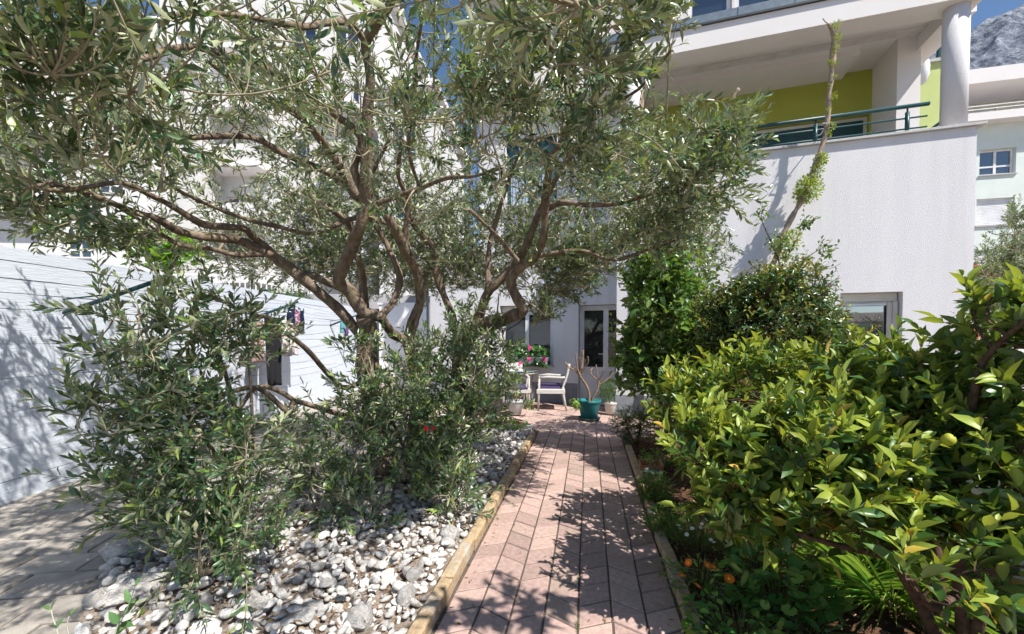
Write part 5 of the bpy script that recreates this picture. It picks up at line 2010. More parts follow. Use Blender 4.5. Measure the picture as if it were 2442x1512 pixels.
cb = P(2245, 1540, 1.85)
c1 = shrub('citrus_tree', 'broad citrus bush with yellow green leaf tips beside the path', 'bush', (cb[0], cb[1]),
           [[(cb[0], cb[1], 0, .03), W(2190, 1430, 1.8, .026), W(2130, 1330, 1.75, .022), W(2050, 1240, 1.75, .018), W(1950, 1150, 1.8, .012), W(1860, 1080, 1.9, .007)],
            [(cb[0], cb[1], 0, .026), W(2230, 1300, 1.9, .02), W(2180, 1120, 2.0, .015), W(2120, 980, 2.1, .01), W(2080, 880, 2.2, .006)],
            [W(2130, 1330, 1.75, .016), W(1960, 1290, 1.8, .012), W(1820, 1240, 1.9, .009), W(1720, 1180, 2.0, .006)],
            [W(2050, 1240, 1.75, .014), W(1930, 1050, 2.0, .01), W(1830, 960, 2.2, .006)]],
           [(*P(1950, 1120, 1.8), .40, .34, .27, 150), (*P(1750, 1120, 1.95), .30, .3, .24, 90), (*P(2130, 1010, 1.95), .36, .35, .24, 120), (*P(1800, 1215, 1.85), .28, .22, .13, 55), (*P(2060, 1180, 1.75), .3, .25, .2, 70), (*P(1680, 980, 2.75), .34, .45, .28, 110), (*P(1840, 940, 2.8), .35, .4, .28, 100), (*P(1690, 1040, 2.2), .16, .25, .12, 34), (*P(2200, 1150, 1.7), .28, .28, .28, 70), (*P(2070, 880, 2.1), .25, .2, .1, 26), (*P(1850, 1290, 1.95), .3, .15, .1, 24)],
           0.094, 0.40, 12, [M_CI, M_CY, M_CD], 300, young=0.78, thin=0.9, lift=0.95, tipup=1.0, shell=0.38, shoot=(0.1, 0.17), bark=M_BARKD)
cb2 = P(2310, 1560, 1.75)
c2 = shrub('citrus_tree', 'taller citrus tree with dark trunk at the right picture edge', 'tree', (cb2[0], cb2[1]),
           [[(cb2[0], cb2[1], 0, .03), W(2290, 1400, 1.72, .026), W(2270, 1250, 1.7, .024), W(2275, 1100, 1.65, .02), W(2320, 950, 1.6, .015), W(2370, 830, 1.55, .009), (1.75, 1.15, 1.75, .008), (1.6, .9, 2.2, .007), (1.4, .7, 2.5, .005)],
            [(cb2[0], cb2[1], 0, .024), W(2370, 1350, 1.6, .018), W(2420, 1200, 1.5, .013), W(2440, 1050, 1.45, .009)],
            [W(2270, 1250, 1.7, .015), W(2200, 1180, 1.6, .01), W(2150, 1120, 1.55, .006)],
            [W(2280, 1420, 1.75, .02), W(2230, 1450, 1.5, .014), W(2200, 1420, 1.4, .008)]],
           [(*P(2400, 880, 1.6), .20, .25, .26, 60), (*P(2420, 1120, 1.5), .24, .25, .3, 80), (*P(2300, 1030, 1.75), .22, .3, .24, 60), (*P(2480, 780, 1.6), .2, .25, .2, 40), (*P(2340, 720, 1.65), .06, .1, .04, 4), (*P(2400, 1330, 1.35), .14, .12, .14, 20), (*P(2190, 1380, 1.35), .10, .1, .06, 7), (*P(2370, 1470, 1.3), .12, .1, .05, 8), (1.3, .72, 2.5, .48, .22, .22, 52)],
           0.1, 0.40, 12, [M_CI, M_CY, M_CD], 200, young=0.7, thin=0.68, lift=0.95, tipup=1.0, cull=lambda x_, y_: (x_ < 2640) & (y_ < 660), shell=0.38, shoot=(0.1, 0.17), bark=M_BARKD)
for px, py, d, own in ((1942, 1006, 1.75, c1), (1988, 1012, 1.75, c1), (2262, 1049, 1.42, c2)):
    x, y, z = P(px, py, d)
    m = MB()
    r = 0.02
    m.lathe([(0.002, -r), (r * 0.6, -r * 0.85), (r, -r * 0.1), (r * 0.9, r * 0.5), (r * 0.45, r * 0.95), (0.003, r * 1.12)], 16, (x, y, z))
    m.build('fruit', mat('green_yellow_fruit', (0.5, 0.46, 0.04), (0.3, 0.36, 0.03), rough=0.5, scale=10, spec=0.4), own, smooth=True, world=True)

# ---- bush with orange tips, broad leaved shrub, daisy bush
M_PH = leaf_mat('glossy_dark_leaf', (0.045, 0.105, 0.03), (0.12, 0.18, 0.06), rough=0.27, spec=0.6, trans=0.15, tcol=(0.22, 0.34, 0.04), var=0.3)
M_PHY = leaf_mat('orange_young_leaf', (0.22, 0.26, 0.045), (0.25, 0.28, 0.07), rough=0.35, spec=0.45, trans=0.25, tcol=(0.5, 0.36, 0.04), var=0.35, hue=0.04)
pb = P(1850, 1120, 3.7)
shrub('privet_bush', 'rounded glossy bush with orange young tips below the house window', 'bush', (pb[0], pb[1]),
      [[(pb[0], pb[1], 0, .04), W(1850, 980, 3.70, .035), W(1800, 880, 3.65, .025), W(1780, 760, 3.60, .012)], [(pb[0], pb[1], 0, .03), W(1880, 960, 3.70, .025), W(1930, 860, 3.60, .018), W(1950, 760, 3.60, .008)]],
      [(*P(1850, 800, 3.6), 0.54, 0.48, 0.43, 620), (*P(1960, 850, 3.6), 0.30, 0.35, 0.33, 240), (*P(1790, 920, 3.6), 0.43, 0.35, 0.30, 280), (*P(1850, 690, 3.6), 0.37, 0.35, 0.17, 170), (*P(1950, 950, 3.6), 0.35, 0.30, 0.17, 120), (*P(1730, 800, 3.8), .26, .3, .42, 300), (*P(1800, 720, 3.7), .34, .3, .22, 200)],
      0.056, 0.40, 10, [M_PH, M_PHY], 0, young=0.5, shell=0.36, shoot=(0.08, 0.15))
M_BL = leaf_mat('broad_green_leaf', (0.065, 0.14, 0.035), (0.15, 0.22, 0.08), rough=0.3, spec=0.5, trans=0.22, tcol=(0.3, 0.5, 0.05), var=0.35)
M_BLY = leaf_mat('light_green_leaf', (0.15, 0.25, 0.05), (0.2, 0.29, 0.1), rough=0.35, spec=0.45, trans=0.3, tcol=(0.42, 0.6, 0.06), var=0.3)
lb_ = P(1600, 1060, 5.05)
shrub('laurel_bush', 'tall leafy green shrub against the white house corner', 'bush', (lb_[0], lb_[1]),
      [[(lb_[0], lb_[1], 0, .045), W(1590, 960, 5.00, .04), W(1560, 860, 4.86, .03), W(1570, 740, 4.68, .02), W(1590, 650, 4.59, .01)],
       [(lb_[0], lb_[1], 0, .035), W(1620, 960, 4.95, .028), W(1650, 850, 4.77, .02), W(1660, 720, 4.59, .01)],
       [(lb_[0], lb_[1], 0, .03), W(1570, 940, 5.04, .025), W(1530, 860, 4.95, .015), W(1510, 780, 4.86, .008)]],
      [(*P(1590, 760, 4.68), 0.48, 0.47, 0.60, 330), (*P(1570, 660, 4.59), 0.39, 0.38, 0.28, 120), (*P(1520, 870, 4.86), 0.28, 0.28, 0.39, 130), (*P(1680, 850, 4.68), 0.37, 0.38, 0.46, 170), (*P(1620, 920, 4.77), 0.37, 0.33, 0.23, 90), (*P(1715, 860, 4.7), .38, .35, .48, 130), (*P(1650, 760, 5.49), 0.51, 0.47, 0.69, 150)],  # last clump, hidden behind the bush, is added to shade the terrace
      0.118, 0.48, 8, [M_BL, M_BLY], 0, thin=0.8, young=0.4, shell=0.4, shoot=(0.12, 0.22))
M_EU = leaf_mat('feathery_leaf', (0.05, 0.13, 0.02), (0.07, 0.15, 0.04), rough=0.5, spec=0.3, trans=0.2)
eb = G(1520, 1062)
eu = shrub('daisy_bush', 'feathery dark green daisy bush at the end of the right kerb', 'bush', (eb[0], eb[1]),
           [[(eb[0], eb[1], 0, .015), (eb[0] + .02, eb[1], 0.15, .012), (eb[0] + .05, eb[1], 0.35, .006)], [(eb[0], eb[1], 0, .012), (eb[0] - .1, eb[1], 0.15, .01), (eb[0] - .15, eb[1], 0.3, .005)]],
           [(eb[0], eb[1], 0.26, .36, .32, .26, 420)], 0.028, 0.3, 14, [M_EU, M_BLY], 0, templs=OLIVE_T, young=0.1, shoot=(0.05, 0.09), stem_r=0.002)


def flowers(parent, centers, pet_mat, eye_mat, n_pet, rad, name='flower', up=None, eye_r=0.28, wid=0.55):
    pi = world_of(parent).inverted()
    m = MB()
    for k in range(n_pet):
        a = 2 * math.pi * k / n_pet
        c, s = math.cos(a), math.sin(a)
        w = wid
        pts = [(0.15, -0.1 * w, 0.0), (0.6, -0.32 * w, 0.08), (1.0, 0, 0.1), (0.6, 0.32 * w, 0.08), (0.15, 0.1 * w, 0)]
        m.add([(x * c - y * s, x * s + y * c, z) for x, y, z in pts], [(0, 1, 2, 3, 4)])
    m.cur = 1
    m.lathe([(eye_r, 0.0), (eye_r, 0.1), (eye_r * 0.5, 0.17)], 10)
    me = m.mesh(name, [pet_mat, eye_mat], True)
    for c in centers:
        o = link(name, me, parent)
        q = Vector((random.gauss(0, 0.35), random.gauss(-0.35, 0.3), 1)) if up is None else Vector(up) + Vector((random.gauss(0, 0.3), random.gauss(0, 0.3), random.gauss(0, 0.3)))
        rot = q.to_track_quat('Z', 'Y')
        s = rad * random.uniform(0.8, 1.15)
        o.matrix_local = pi @ Matrix.LocRotScale(Vector(c), rot, Vector((s, s, s)))


M_PWH = mat('white_petal', (0.8, 0.8, 0.78), rough=0.7)
M_PYE = mat('yellow_petal', (0.75, 0.6, 0.08), rough=0.7)
M_POR = mat('orange_petal', (0.85, 0.19, 0.01), (0.75, 0.12, 0.01), rough=0.6, scale=30)
M_PRE = mat('red_petal', (0.7, 0.01, 0.012), rough=0.6)
M_PPK = mat('pink_petal', (0.75, 0.06, 0.28), (0.6, 0.03, 0.18), rough=0.6, scale=20)
flowers(eu, [(eb[0] + random.uniform(-.35, .3), eb[1] - 0.2 - random.uniform(0, .12), random.uniform(.18, .5)) for _ in range(16)], M_PYE, M_PYE, 9, 0.014)


def clump(name, label, center, rad, height, n, L, ratio, templs, mats, mode='rosette', cat='plant', group=None, nobj=0, stems=True, seed=0):
    """low herb: leaves on short stalks spread over a patch"""
    rng = np.random.default_rng(seed + 500)
    e = empty(name, label, cat, loc=center, group=group)
    c = np.array(center)
    a = rng.uniform(0, 6.28, n)
    r = rad * np.sqrt(rng.random(n))
    foot = c + np.stack([np.cos(a) * r * 0.5, np.sin(a) * r * 0.5, np.zeros(n)], -1)
    h = height * rng.uniform(0.35, 1.0, n) * (1 - 0.4 * (r / max(rad, 1e-6)) ** 2)
    top = c + np.stack([np.cos(a) * r, np.sin(a) * r, h], -1)
    if mode == 'strap':
        d = unit(np.stack([np.cos(a), np.sin(a), rng.uniform(0.8, 2.4, n)], -1) + rng.normal(0, 0.15, (n, 3)))
        Ls = L * rng.uniform(0.6, 1.15, n)
        M = frames(foot, d, unit(np.stack([-np.cos(a), -np.sin(a), np.full(n, 0.6)], -1)), Ls, Ls * ratio)
    else:
        d = unit(np.stack([np.cos(a), np.sin(a), rng.uniform(-0.2, 0.5, n)], -1) + rng.normal(0, 0.4, (n, 3)))
        Ls = L * rng.uniform(0.6, 1.2, n)
        M = frames(top, d, unit(rng.normal(0, 0.35, (n, 3)) + [0, 0, 1]), Ls, Ls * ratio * rng.uniform(0.85, 1.15, n))
        if stems:
            mid = (foot + top) / 2 + rng.normal(0, 0.01, foot.shape)
            v, lp, tt, _ = strands(foot, mid, top, np.full(n, 0.0018), np.full(n, 0.001), 4, 4)
            link('stalks', np_mesh('stalks', to_local(e, v), lp, tt, M_GSTEM, None, True), e, kind='stuff')
    put_leaves(e, M, rng.integers(0, len(templs), n), templs, mats, (rng.random(n) < 0.3).astype(int) if len(mats) > 1 else np.zeros(n, int), nobj)
    return e


M_HERB = leaf_mat('herb_leaf', (0.05, 0.16, 0.03), (0.1, 0.2, 0.06), rough=0.45, spec=0.35, trans=0.25, tcol=(0.3, 0.55, 0.05), var=0.35)
M_HERBY = leaf_mat('pale_herb_leaf', (0.2, 0.32, 0.06), (0.24, 0.34, 0.1), rough=0.5, spec=0.3, trans=0.28, tcol=(0.45, 0.6, 0.08), var=0.3)
M_GREYL = leaf_mat('grey_green_leaf', (0.16, 0.22, 0.10), (0.3, 0.34, 0.24), rough=0.6, spec=0.3, trans=0.2, tcol=(0.3, 0.4, 0.1))
M_STRAP = leaf_mat('strap_leaf', (0.10, 0.24, 0.03), (0.14, 0.28, 0.06), rough=0.35, spec=0.45, trans=0.3, tcol=(0.4, 0.65, 0.05), var=0.3)

q = G(1672, 1400)
gz_ = clump('gazania', 'grey green gazania with orange flowers beside the right kerb', q, 0.17, 0.12, 130, 0.07, 0.16, OLIVE_T, [M_GREYL, M_HERBY], seed=1)
flowers(gz_, [P(1642, 1342, 2.2), P(1687, 1348, 2.2), P(1702, 1352, 2.2), P(1664, 1397, 2.1), P(1626, 1372, 2.2), P(1739, 1380, 2.15)], M_POR, M_PYE, 12, 0.026, wid=0.9)
q = G(1850, 1440)
clump('geranium', 'lobed green geranium plant under the citrus bush', q, 0.26, 0.24, 170, 0.065, 1.05, LOBED_T, [M_HERB, M_HERBY], seed=2)
q = G(1760, 1520)
vi = clump('violet', 'low round leaved plant with white blossoms at the bottom edge', q, 0.24, 0.12, 200, 0.05, 0.75, BROAD_T, [M_HERB, M_HERBY], seed=3)
flowers(vi, [P(1640 + i * 34 + random.uniform(-20, 20), random.uniform(1478, 1512), 2.0) for i in range(7)], M_PWH, M_PYE, 5, 0.012, wid=1.2)
q = G(1795, 1450)
al = clump('alyssum', 'small feathery plant with tiny pale blue white flowers on bare soil', q, 0.09, 0.1, 140, 0.028, 0.22, OLIVE_T, [M_HERB, M_HERBY], seed=4)
flowers(al, [P(1790 + random.uniform(-20, 40), 1425 + random.uniform(-14, 20), 2.2) for i in range(6)], M_PWH, M_PWH, 5, 0.008, wid=1.2)
q = G(2130, 1440)
clump('agapanthus', 'clump of bright green strap leaves behind the citrus stem', q, 0.32, 0.35, 280, 0.40, 0.024, STRAP_T, [M_STRAP, M_HERBY], mode='strap', seed=5)
q = G(2020, 1400)
clump('agapanthus', 'smaller tuft of strap leaves left of the bright clump', q, 0.2, 0.3, 120, 0.32, 0.028, STRAP_T, [M_STRAP, M_HERBY], mode='strap', seed=6)
q = G(1930, 1500)
clump('clover', 'sparse blue green clover sprouts on the bare soil', q, 0.16, 0.08, 70, 0.03, 0.8, BROAD_T, [M_HERB], seed=7)
q = G(1560, 1200)
clump('fern_herb', 'feathery green herb growing by the dark flower pot', q, 0.16, 0.3, 420, 0.034, 0.4, OLIVE_T, [M_HERB, M_EU], seed=8)
q = G(1580, 1270)
clump('fern_herb', 'low feathery herb hanging at the right kerb', q, 0.14, 0.2, 260, 0.034, 0.4, OLIVE_T, [M_HERB, M_EU], seed=9)
q = G(1665, 1300)
dz_ = clump('daisy', 'white flowered daisy plant in shade under the citrus', q, 0.24, 0.26, 300, 0.035, 0.25, OLIVE_T, [M_EU, M_HERB], seed=10)
flowers(dz_, [P(random.uniform(1610, 1720), random.uniform(1228, 1300), 2.55) for i in range(14)], M_PWH, M_PYE, 13, 0.015, wid=0.5)
q = G(1800, 1330)
dz2 = clump('daisy', 'second daisy plant hidden deeper behind the citrus leaves', q, 0.3, 0.3, 300, 0.035, 0.25, OLIVE_T, [M_EU, M_HERB], seed=11)
flowers(dz2, [P(random.uniform(1720, 1900), random.uniform(1140, 1300), 2.5) for i in range(14)], M_PWH, M_PYE, 13, 0.015, wid=0.5)
q = G(1575, 1110)
clump('herb', 'small leafy plant on the soil behind the terracotta planter', q, 0.2, 0.18, 120, 0.05, 0.5, BROAD_T, [M_HERB, M_HERBY], seed=12)
q = G(2190, 1340)
clump('agapanthus', 'strap leaved tuft at the foot of the low white wall', q, 0.26, 0.35, 120, 0.4, 0.034, STRAP_T, [M_STRAP, M_HERBY], mode='strap', seed=13)
# red geranium under the olive suckers, marigold by the pebbles
q = G(1020, 1085)
rg = clump('geranium', 'red flowered geranium half hidden by the olive suckers', (q[0], q[1] - 0.5, 0), 0.2, 0.34, 90, 0.05, 1.0, LOBED_T, [M_HERB, M_HERBY], seed=14)
flowers(rg, [P(1015, 1020, 3.25), P(1019, 1024, 3.25), P(1034, 1021, 3.25)], M_PRE, M_PRE, 5, 0.017, wid=1.3, up=(0, -1, 0.5))
q = G(1215, 1025)
mg = clump('geranium', 'small bright geranium with red buds at the far end of the pebbles', q, 0.26, 0.16, 110, 0.06, 1.0, LOBED_T, [M_HERBY, M_HERB], seed=15)
flowers(mg, [P(1190, 1000, 6.3), P(1236, 1008, 6.2)], M_PRE, M_PRE, 5, 0.03, wid=1.3)
# grey leaved sprigs at the lower left
M_SAGE = leaf_mat('sage_leaf', (0.10, 0.2, 0.07), (0.34, 0.38, 0.3), rough=0.55, spec=0.3, trans=0.22, tcol=(0.3, 0.45, 0.12))


def sprig(label, pts, L, nn, seed):
    rng = np.random.default_rng(seed)
    e = empty('sprig', label, 'plant', loc=(pts[0][0], pts[0][1], 0))
    pp, rad = catmull([(*p, 0.004 - 0.0025 * i / (len(pts) - 1)) for i, p in enumerate(pts)], 0.02)
    limb_mesh(pp, rad, 6, 0.02, 3).build('stem', mat('pale_stem', (0.5, 0.52, 0.42), rough=0.8), e, smooth=True, world=True)
    M = []
    for i in range(nn):
        k = int((0.35 + 0.65 * i / (nn - 1)) * (len(pp) - 1))
        tan = unit((pp[min(k + 1, len(pp) - 1)] - pp[k - 1])[None])[0]
        for s in (1, -1):
            sd = np.cross(tan, [0.2, -1, 0.3] if i % 2 else [1, 0.1, 0.2]) * s
            d = tan * (0.5 + 0.7 * i / nn) + unit(sd[None])[0] * (0.9 - 0.4 * i / nn) + rng.normal(0, 0.1, 3)
            l_ = L * (1.0 - 0.55 * i / nn) * rng.uniform(0.85, 1.1)
            M.append(frames(pp[k][None], d[None], unit((tan + [0, -0.6, 0.6])[None]), np.array([l_]), np.array([l_ * 0.42]))[0])
    mesh = [MB().add(*tm).mesh('leaf', M_SAGE, True) for tm in BROAD_T]
    pi = world_of(e).inverted()
    for i, q_ in enumerate(M):
        o = link('leaf', mesh[i % 3], e)
        o.matrix_local = pi @ Matrix([list(q_[0]), list(q_[1]), list(q_[2]), [0, 0, 0, 1]])


sprig('tall grey green sprig with paired leaves at the lower left', [(*G(262, 1600)[:2], 0.0), P(275, 1510, 1.75), P(300, 1460, 1.72), P(322, 1400, 1.7)], 0.085, 5, 1)
sprig('short pale sprig cut by the bottom left edge', [(*G(150, 1640)[:2], 0.0), P(140, 1520, 1.6), P(128, 1480, 1.6), P(122, 1455, 1.6)], 0.06, 4, 2)
sprig('small leafy sprout right of the short pale sprig', [(*G(160, 1640)[:2], 0.0), P(165, 1530, 1.6), P(160, 1490, 1.6), P(165, 1470, 1.6)], 0.05, 3, 3)

# ---- vine stump trained up the wall, bougainvillea twigs
vt = [(1838, 660, -.25, .045), (1852, 610, -.25, .045), (1868, 560, -.28, .042), (1890, 515, -.3, .04), (1915, 470, -.32, .045), (1938, 410, -.33, .038), (1952, 370, -.33, .036), (1966, 330, -.3, .034), (1974, 280, -.28, .034), (1976, 230, -.28, .034), (1983, 180, -.28, .034), (1986, 130, -.28, .038), (1990, 90, -.28, .04), (1978, 58, -.28, .03)]


def HW(px, py, t):
    s, z = H(px, py, t)
    return (HO.x + s * UX + t * VX, HO.y + s * UY + t * VY, z)


vb_ = HW(1820, 700, -.3)
vine = empty('wisteria', 'pruned climbing trunk tied to the balcony with leaf tufts', 'vine', loc=(vb_[0], vb_[1], 0))
w3d = [(vb_[0] - 0.2, vb_[1] - 0.1, 0.0, .06), (vb_[0] - 0.1, vb_[1] - 0.05, 1.0, .055)] + [(*HW(a, b_, t), r) for a, b_, t, r in vt]
pts, rad = catmull(w3d, 0.05)
rad = rad * (1 + 0.2 * np.sin(np.arange(len(rad)) * 1.1) * (RNG.random(len(rad)) > 0.4))
M_VINE = mat('pale_vine_bark', (0.40, 0.31, 0.24), (0.22, 0.16, 0.12), rough=0.95, scale=30, bump=0.8, bscale=60)
limb_mesh(pts, rad, 10, 0.15, 5).build('trunk', M_VINE, vine, smooth=True, world=True)
M_VL = leaf_mat('yellow_green_sprout', (0.20, 0.29, 0.04), (0.24, 0.32, 0.08), rough=0.4, spec=0.4, trans=0.3, tcol=(0.5, 0.6, 0.05), var=0.4, hue=0.03)
tufts = [(1928, 450, .24, 620, .055), (1912, 470, .15, 200, .05), (1958, 382, .11, 260, .05), (1948, 405, .10, 160, .045), (1994, 62, .08, 120, .03), (1997, 90, .07, 90, .03), (1994, 112, .06, 60, .03), (1990, 125, .05, 40, .03), (1993, 152, .05, 50, .03), (1979, 150, .04, 40, .03), (1990, 182, .03, 26, .03), (1990, 228, .05, 50, .035), (1975, 262, .05, 50, .03), (1985, 300, .06, 60, .035), (1976, 320, .05, 40, .035), (1885, 575, .2, 200, .06), (1978, 205, .03, 20, .03), (1865, 600, .12, 90, .06)]
Ms = []
for px, py, r, n_, L in tufts:
    c = np.array(HW(px, py, -.33))
    d = unit(RNG.normal(0, 1, (n_, 3)))
    pos = c + d * (RNG.random((n_, 1)) ** 0.5) * r * np.array([0.75, 0.75, 0.85])
    dd = unit(d + RNG.normal(0, 0.5, (n_, 3)) + [0, 0, 0.3])
    Ls = L * RNG.uniform(0.6, 1.2, n_)
    Ms.append(frames(pos, dd, unit(RNG.normal(0, 0.5, (n_, 3)) + [0, 0, 1]), Ls, Ls * 0.4))
Ms = np.concatenate(Ms)
put_leaves(vine, Ms, RNG.integers(0, 3, len(Ms)), BROAD_T, [M_VL], np.zeros(len(Ms), int), 0)
m = MB()
a, c = HW(1970, 300, -.29), HW(1945, 325, .14)
m.tube([a, ((a[0] + c[0]) / 2, (a[1] + c[1]) / 2, (a[2] + c[2]) / 2 - 0.05), c], 0.008, 6)
m.tube([HW(1962, 294, -.34), HW(1978, 294, -.34), HW(1978, 298, -.24), HW(1962, 298, -.24), HW(1962, 294, -.34)], 0.008, 6)
m.build('tie', mat('pale_cloth_tie', (0.6, 0.62, 0.65), rough=0.9), vine, world=True)
m = MB()
a = HW(1983, 62, -.28)
m.tube([a, HW(1968, 52, -.3), HW(1962, 44, -.32)], 0.007, 5)
m.tube([HW(1972, 58, -.28), HW(1964, 62, -.3)], 0.006, 5)
m.build('twig_stub', M_VINE, vine, world=True)
# second pruned stem left, by the left column
v2_ = empty('wisteria', 'second pruned pale stem climbing beside the left column', 'vine', loc=HW(1545, 900, -.15))
v2_.location.z = 0
w3d = [(*HW(1560, 950, -.15), .04), (*HW(1545, 700, -.15), .04), (*HW(1540, 480, -.15), .04), (*HW(1545, 380, -.15), .04), (*HW(1536, 330, -.15), .036), (*HW(1530, 270, -.15), .034), (*HW(1532, 215, -.15), .03)]
w3d.insert(0, (w3d[0][0], w3d[0][1], 0, .05))
pts, rad = catmull(w3d, 0.06)
rad = rad * (1 + 0.2 * np.sin(np.arange(len(rad)) * 1.3))
limb_mesh(pts, rad, 8, 0.15, 6).build('trunk', M_VINE, v2_, smooth=True, world=True)
m = MB()
m.tube([HW(1532, 215, -.15), HW(1545, 212, -.2), HW(1550, 209, -.22)], 0.01, 5)
m.build('twig_stub', M_VINE, v2_, world=True)
# stub on the balcony
v3_ = empty('vine_stub', 'short cut stem with sprouts on the balcony wall', 'vine', loc=HW(1720, 340, -.15))
w3d = [(*HW(1700, 400, -.1), .03), (*HW(1725, 300, -.15), .03), (*HW(1742, 245, -.2), .032), (*HW(1762, 212, -.22), .034)]
pts, rad = catmull(w3d, 0.05)
limb_mesh(pts, rad, 8, 0.2, 8).build('trunk', M_VINE, v3_, smooth=True, world=True)
c = np.array(HW(1748, 235, -.22))
k = 90
d = unit(RNG.normal(0, 1, (k, 3)))
pos = c + d * RNG.random((k, 1)) * [0.06, 0.06, 0.13]
M = frames(pos, unit(d + [0, 0, .4]), unit(RNG.normal(0, .5, (k, 3)) + [0, 0, 1]), RNG.uniform(.015, .035, k), RNG.uniform(.006, .012, k))
put_leaves(v3_, M, RNG.integers(0, 3, k), BROAD_T, [M_VL], np.zeros(k, int), 0)
# bougainvillea: loose twigs above the orange tipped bush
bg = P(1870, 1000, 4.6)


def WB(px, py, r, d=4.55):
    return (*P(px, py, d), r)


shrub('bougainvillea', 'thin twiggy climber reaching up the white wall over the bush', 'vine', (bg[0], bg[1]),
      [[(bg[0], bg[1], 0, .02), WB(1850, 800, .016), WB(1840, 700, .012), WB(1860, 640, .008), WB(1840, 580, .006), WB(1815, 520, .004), WB(1825, 495, .002)],
       [WB(1840, 700, .009), WB(1890, 640, .007), WB(1930, 610, .005), WB(1970, 585, .003), WB(1985, 570, .002)],
       [WB(1850, 690, .008), WB(1920, 650, .005), WB(1980, 640, .003), WB(2005, 628, .002)],
       [WB(1860, 640, .007), WB(1890, 590, .005), WB(1915, 540, .003), WB(1940, 522, .002)],
       [WB(1900, 720, .006), WB(1960, 690, .004), WB(2000, 660, .002)]],
      [(*P(1815, 520, 4.55), .09, .1, .09, 10), (*P(1850, 590, 4.55), .16, .15, .16, 26), (*P(1930, 540, 4.55), .10, .1, .06, 12), (*P(1900, 640, 4.55), .3, .15, .14, 36), (*P(1970, 600, 4.55), .12, .1, .07, 12), (*P(1850, 680, 4.5), .3, .2, .15, 40), (*P(1985, 680, 4.55), .14, .1, .08, 10)],
      0.06, 0.5, 4, [M_BL, M_PHY], 0, young=0.15, shoot=(0.06, 0.14), stem_r=0.0022, spread=(0.9, 1.5))
# firethorn with red berries at the right corner
fb = P(2345, 900, 5.2)
M_RED = mat('orange_red_berry', (0.65, 0.1, 0.03), rough=0.5, rand=0.2)
fi = shrub('firethorn', 'shrub with orange red berry clusters between house corner and citrus', 'bush', (fb[0], fb[1]),
           [[(fb[0], fb[1], 0, .03), (fb[0], fb[1], 0.8, .025), (fb[0] + .1, fb[1], 1.5, .012)]], [(*P(2350, 800, 5.2), .3, .3, .35, 150)], 0.045, 0.4, 8, [M_PH, M_BLY], 0, young=0.2)
k = 700
cl_ = np.array([P(2335 + random.uniform(-12, 45), random.uniform(765, 830), 4.95 + random.uniform(-.1, .1)) for _ in range(26)])
pos = cl_[RNG.integers(0, 26, k)] + RNG.normal(0, 0.02, (k, 3))
Mb = np.zeros((k, 3, 4))
for q_ in range(3):
    Mb[:, q_, q_] = 0.006
Mb[:, :, 3] = to_local(fi, pos)
link('berries', batch(OCT, Mb, M_RED, 'berries', smooth=True), fi, kind='stuff')
# fig tree and hedge behind the left wall
M_FIG = leaf_mat('fig_leaf', (0.16, 0.34, 0.03), (0.22, 0.38, 0.08), rough=0.5, spec=0.3, trans=0.35, tcol=(0.5, 0.75, 0.05), var=0.25)
fg = P(380, 700, 9.5)
shrub('fig_tree', 'bright lime green fig tree behind the left garden wall', 'tree', (fg[0], fg[1]),
      [[(fg[0], fg[1], 0, .07), (fg[0], fg[1], 1.8, .05), W(375, 640, 9.5, .035), W(350, 590, 9.5, .015)], [W(378, 680, 9.5, .03), W(420, 620, 9.5, .02), W(430, 570, 9.5, .01)]],
      [(*P(340, 580, 9.5), .35, .3, .3, 36), (*P(420, 590, 9.5), .4, .3, .35, 44), (*P(395, 630, 9.5), .3, .3, .2, 22)], 0.2, 0.95, 6, [M_FIG, M_HERBY], 0, templs=PALM_T + LOBED_T[:1], shoot=(0.15, 0.3), stem_r=0.008, young=0.2)
hd_ = P(675, 700, 11.0)
shrub('hedge', 'patch of bright green hedge behind the white wall', 'hedge', (hd_[0], hd_[1]),
      [[(hd_[0], hd_[1], 0, .04), (hd_[0], hd_[1], 2.2, .02)]], [(hd_[0], hd_[1], 2.3, .8, .4, .36, 420)], 0.07, 0.3, 10, [M_EU, M_BLY], 0, templs=OLIVE_T, young=0.3, shoot=(.08, .14))

# ------------------------------------------------------------------ furniture, pots, washing
def ZA(x, y, d):
    """point read in the enlarged view of the terrace"""
    return P((1380 + .238 * x) * .872, (800 + .238 * y) * .872, d)


M_WICK, n, l, bs = nodes_of('white_wicker')
bs.inputs['Base Color'].default_value = (0.62, 0.59, 0.55, 1)
bs.inputs['Roughness'].default_value = 0.6
t = n.new('ShaderNodeTexCoord')
wv = n.new('ShaderNodeTexWave'); wv.inputs['Scale'].default_value = 28; wv.bands_direction = 'Z'; wv.inputs['Distortion'].default_value = 1.0
wv2 = n.new('ShaderNodeTexWave'); wv2.inputs['Scale'].default_value = 28; wv2.bands_direction = 'DIAGONAL'
l.new(t.outputs['Object'], wv.inputs['Vector']); l.new(t.outputs['Object'], wv2.inputs['Vector'])
mm = n.new('ShaderNodeMath'); mm.operation = 'ADD'
l.new(wv.outputs['Fac'], mm.inputs[0]); l.new(wv2.outputs['Fac'], mm.inputs[1])
bp = n.new('ShaderNodeBump'); bp.inputs['Strength'].default_value = 0.7; bp.inputs['Distance'].default_value = 0.006
l.new(mm.outputs[0], bp.inputs['Height']); l.new(bp.outputs['Normal'], bs.inputs['Normal'])
M_CUSH = mat('purple_cushion', (0.06, 0.045, 0.11), (0.045, 0.03, 0.085), rough=0.9, scale=8)


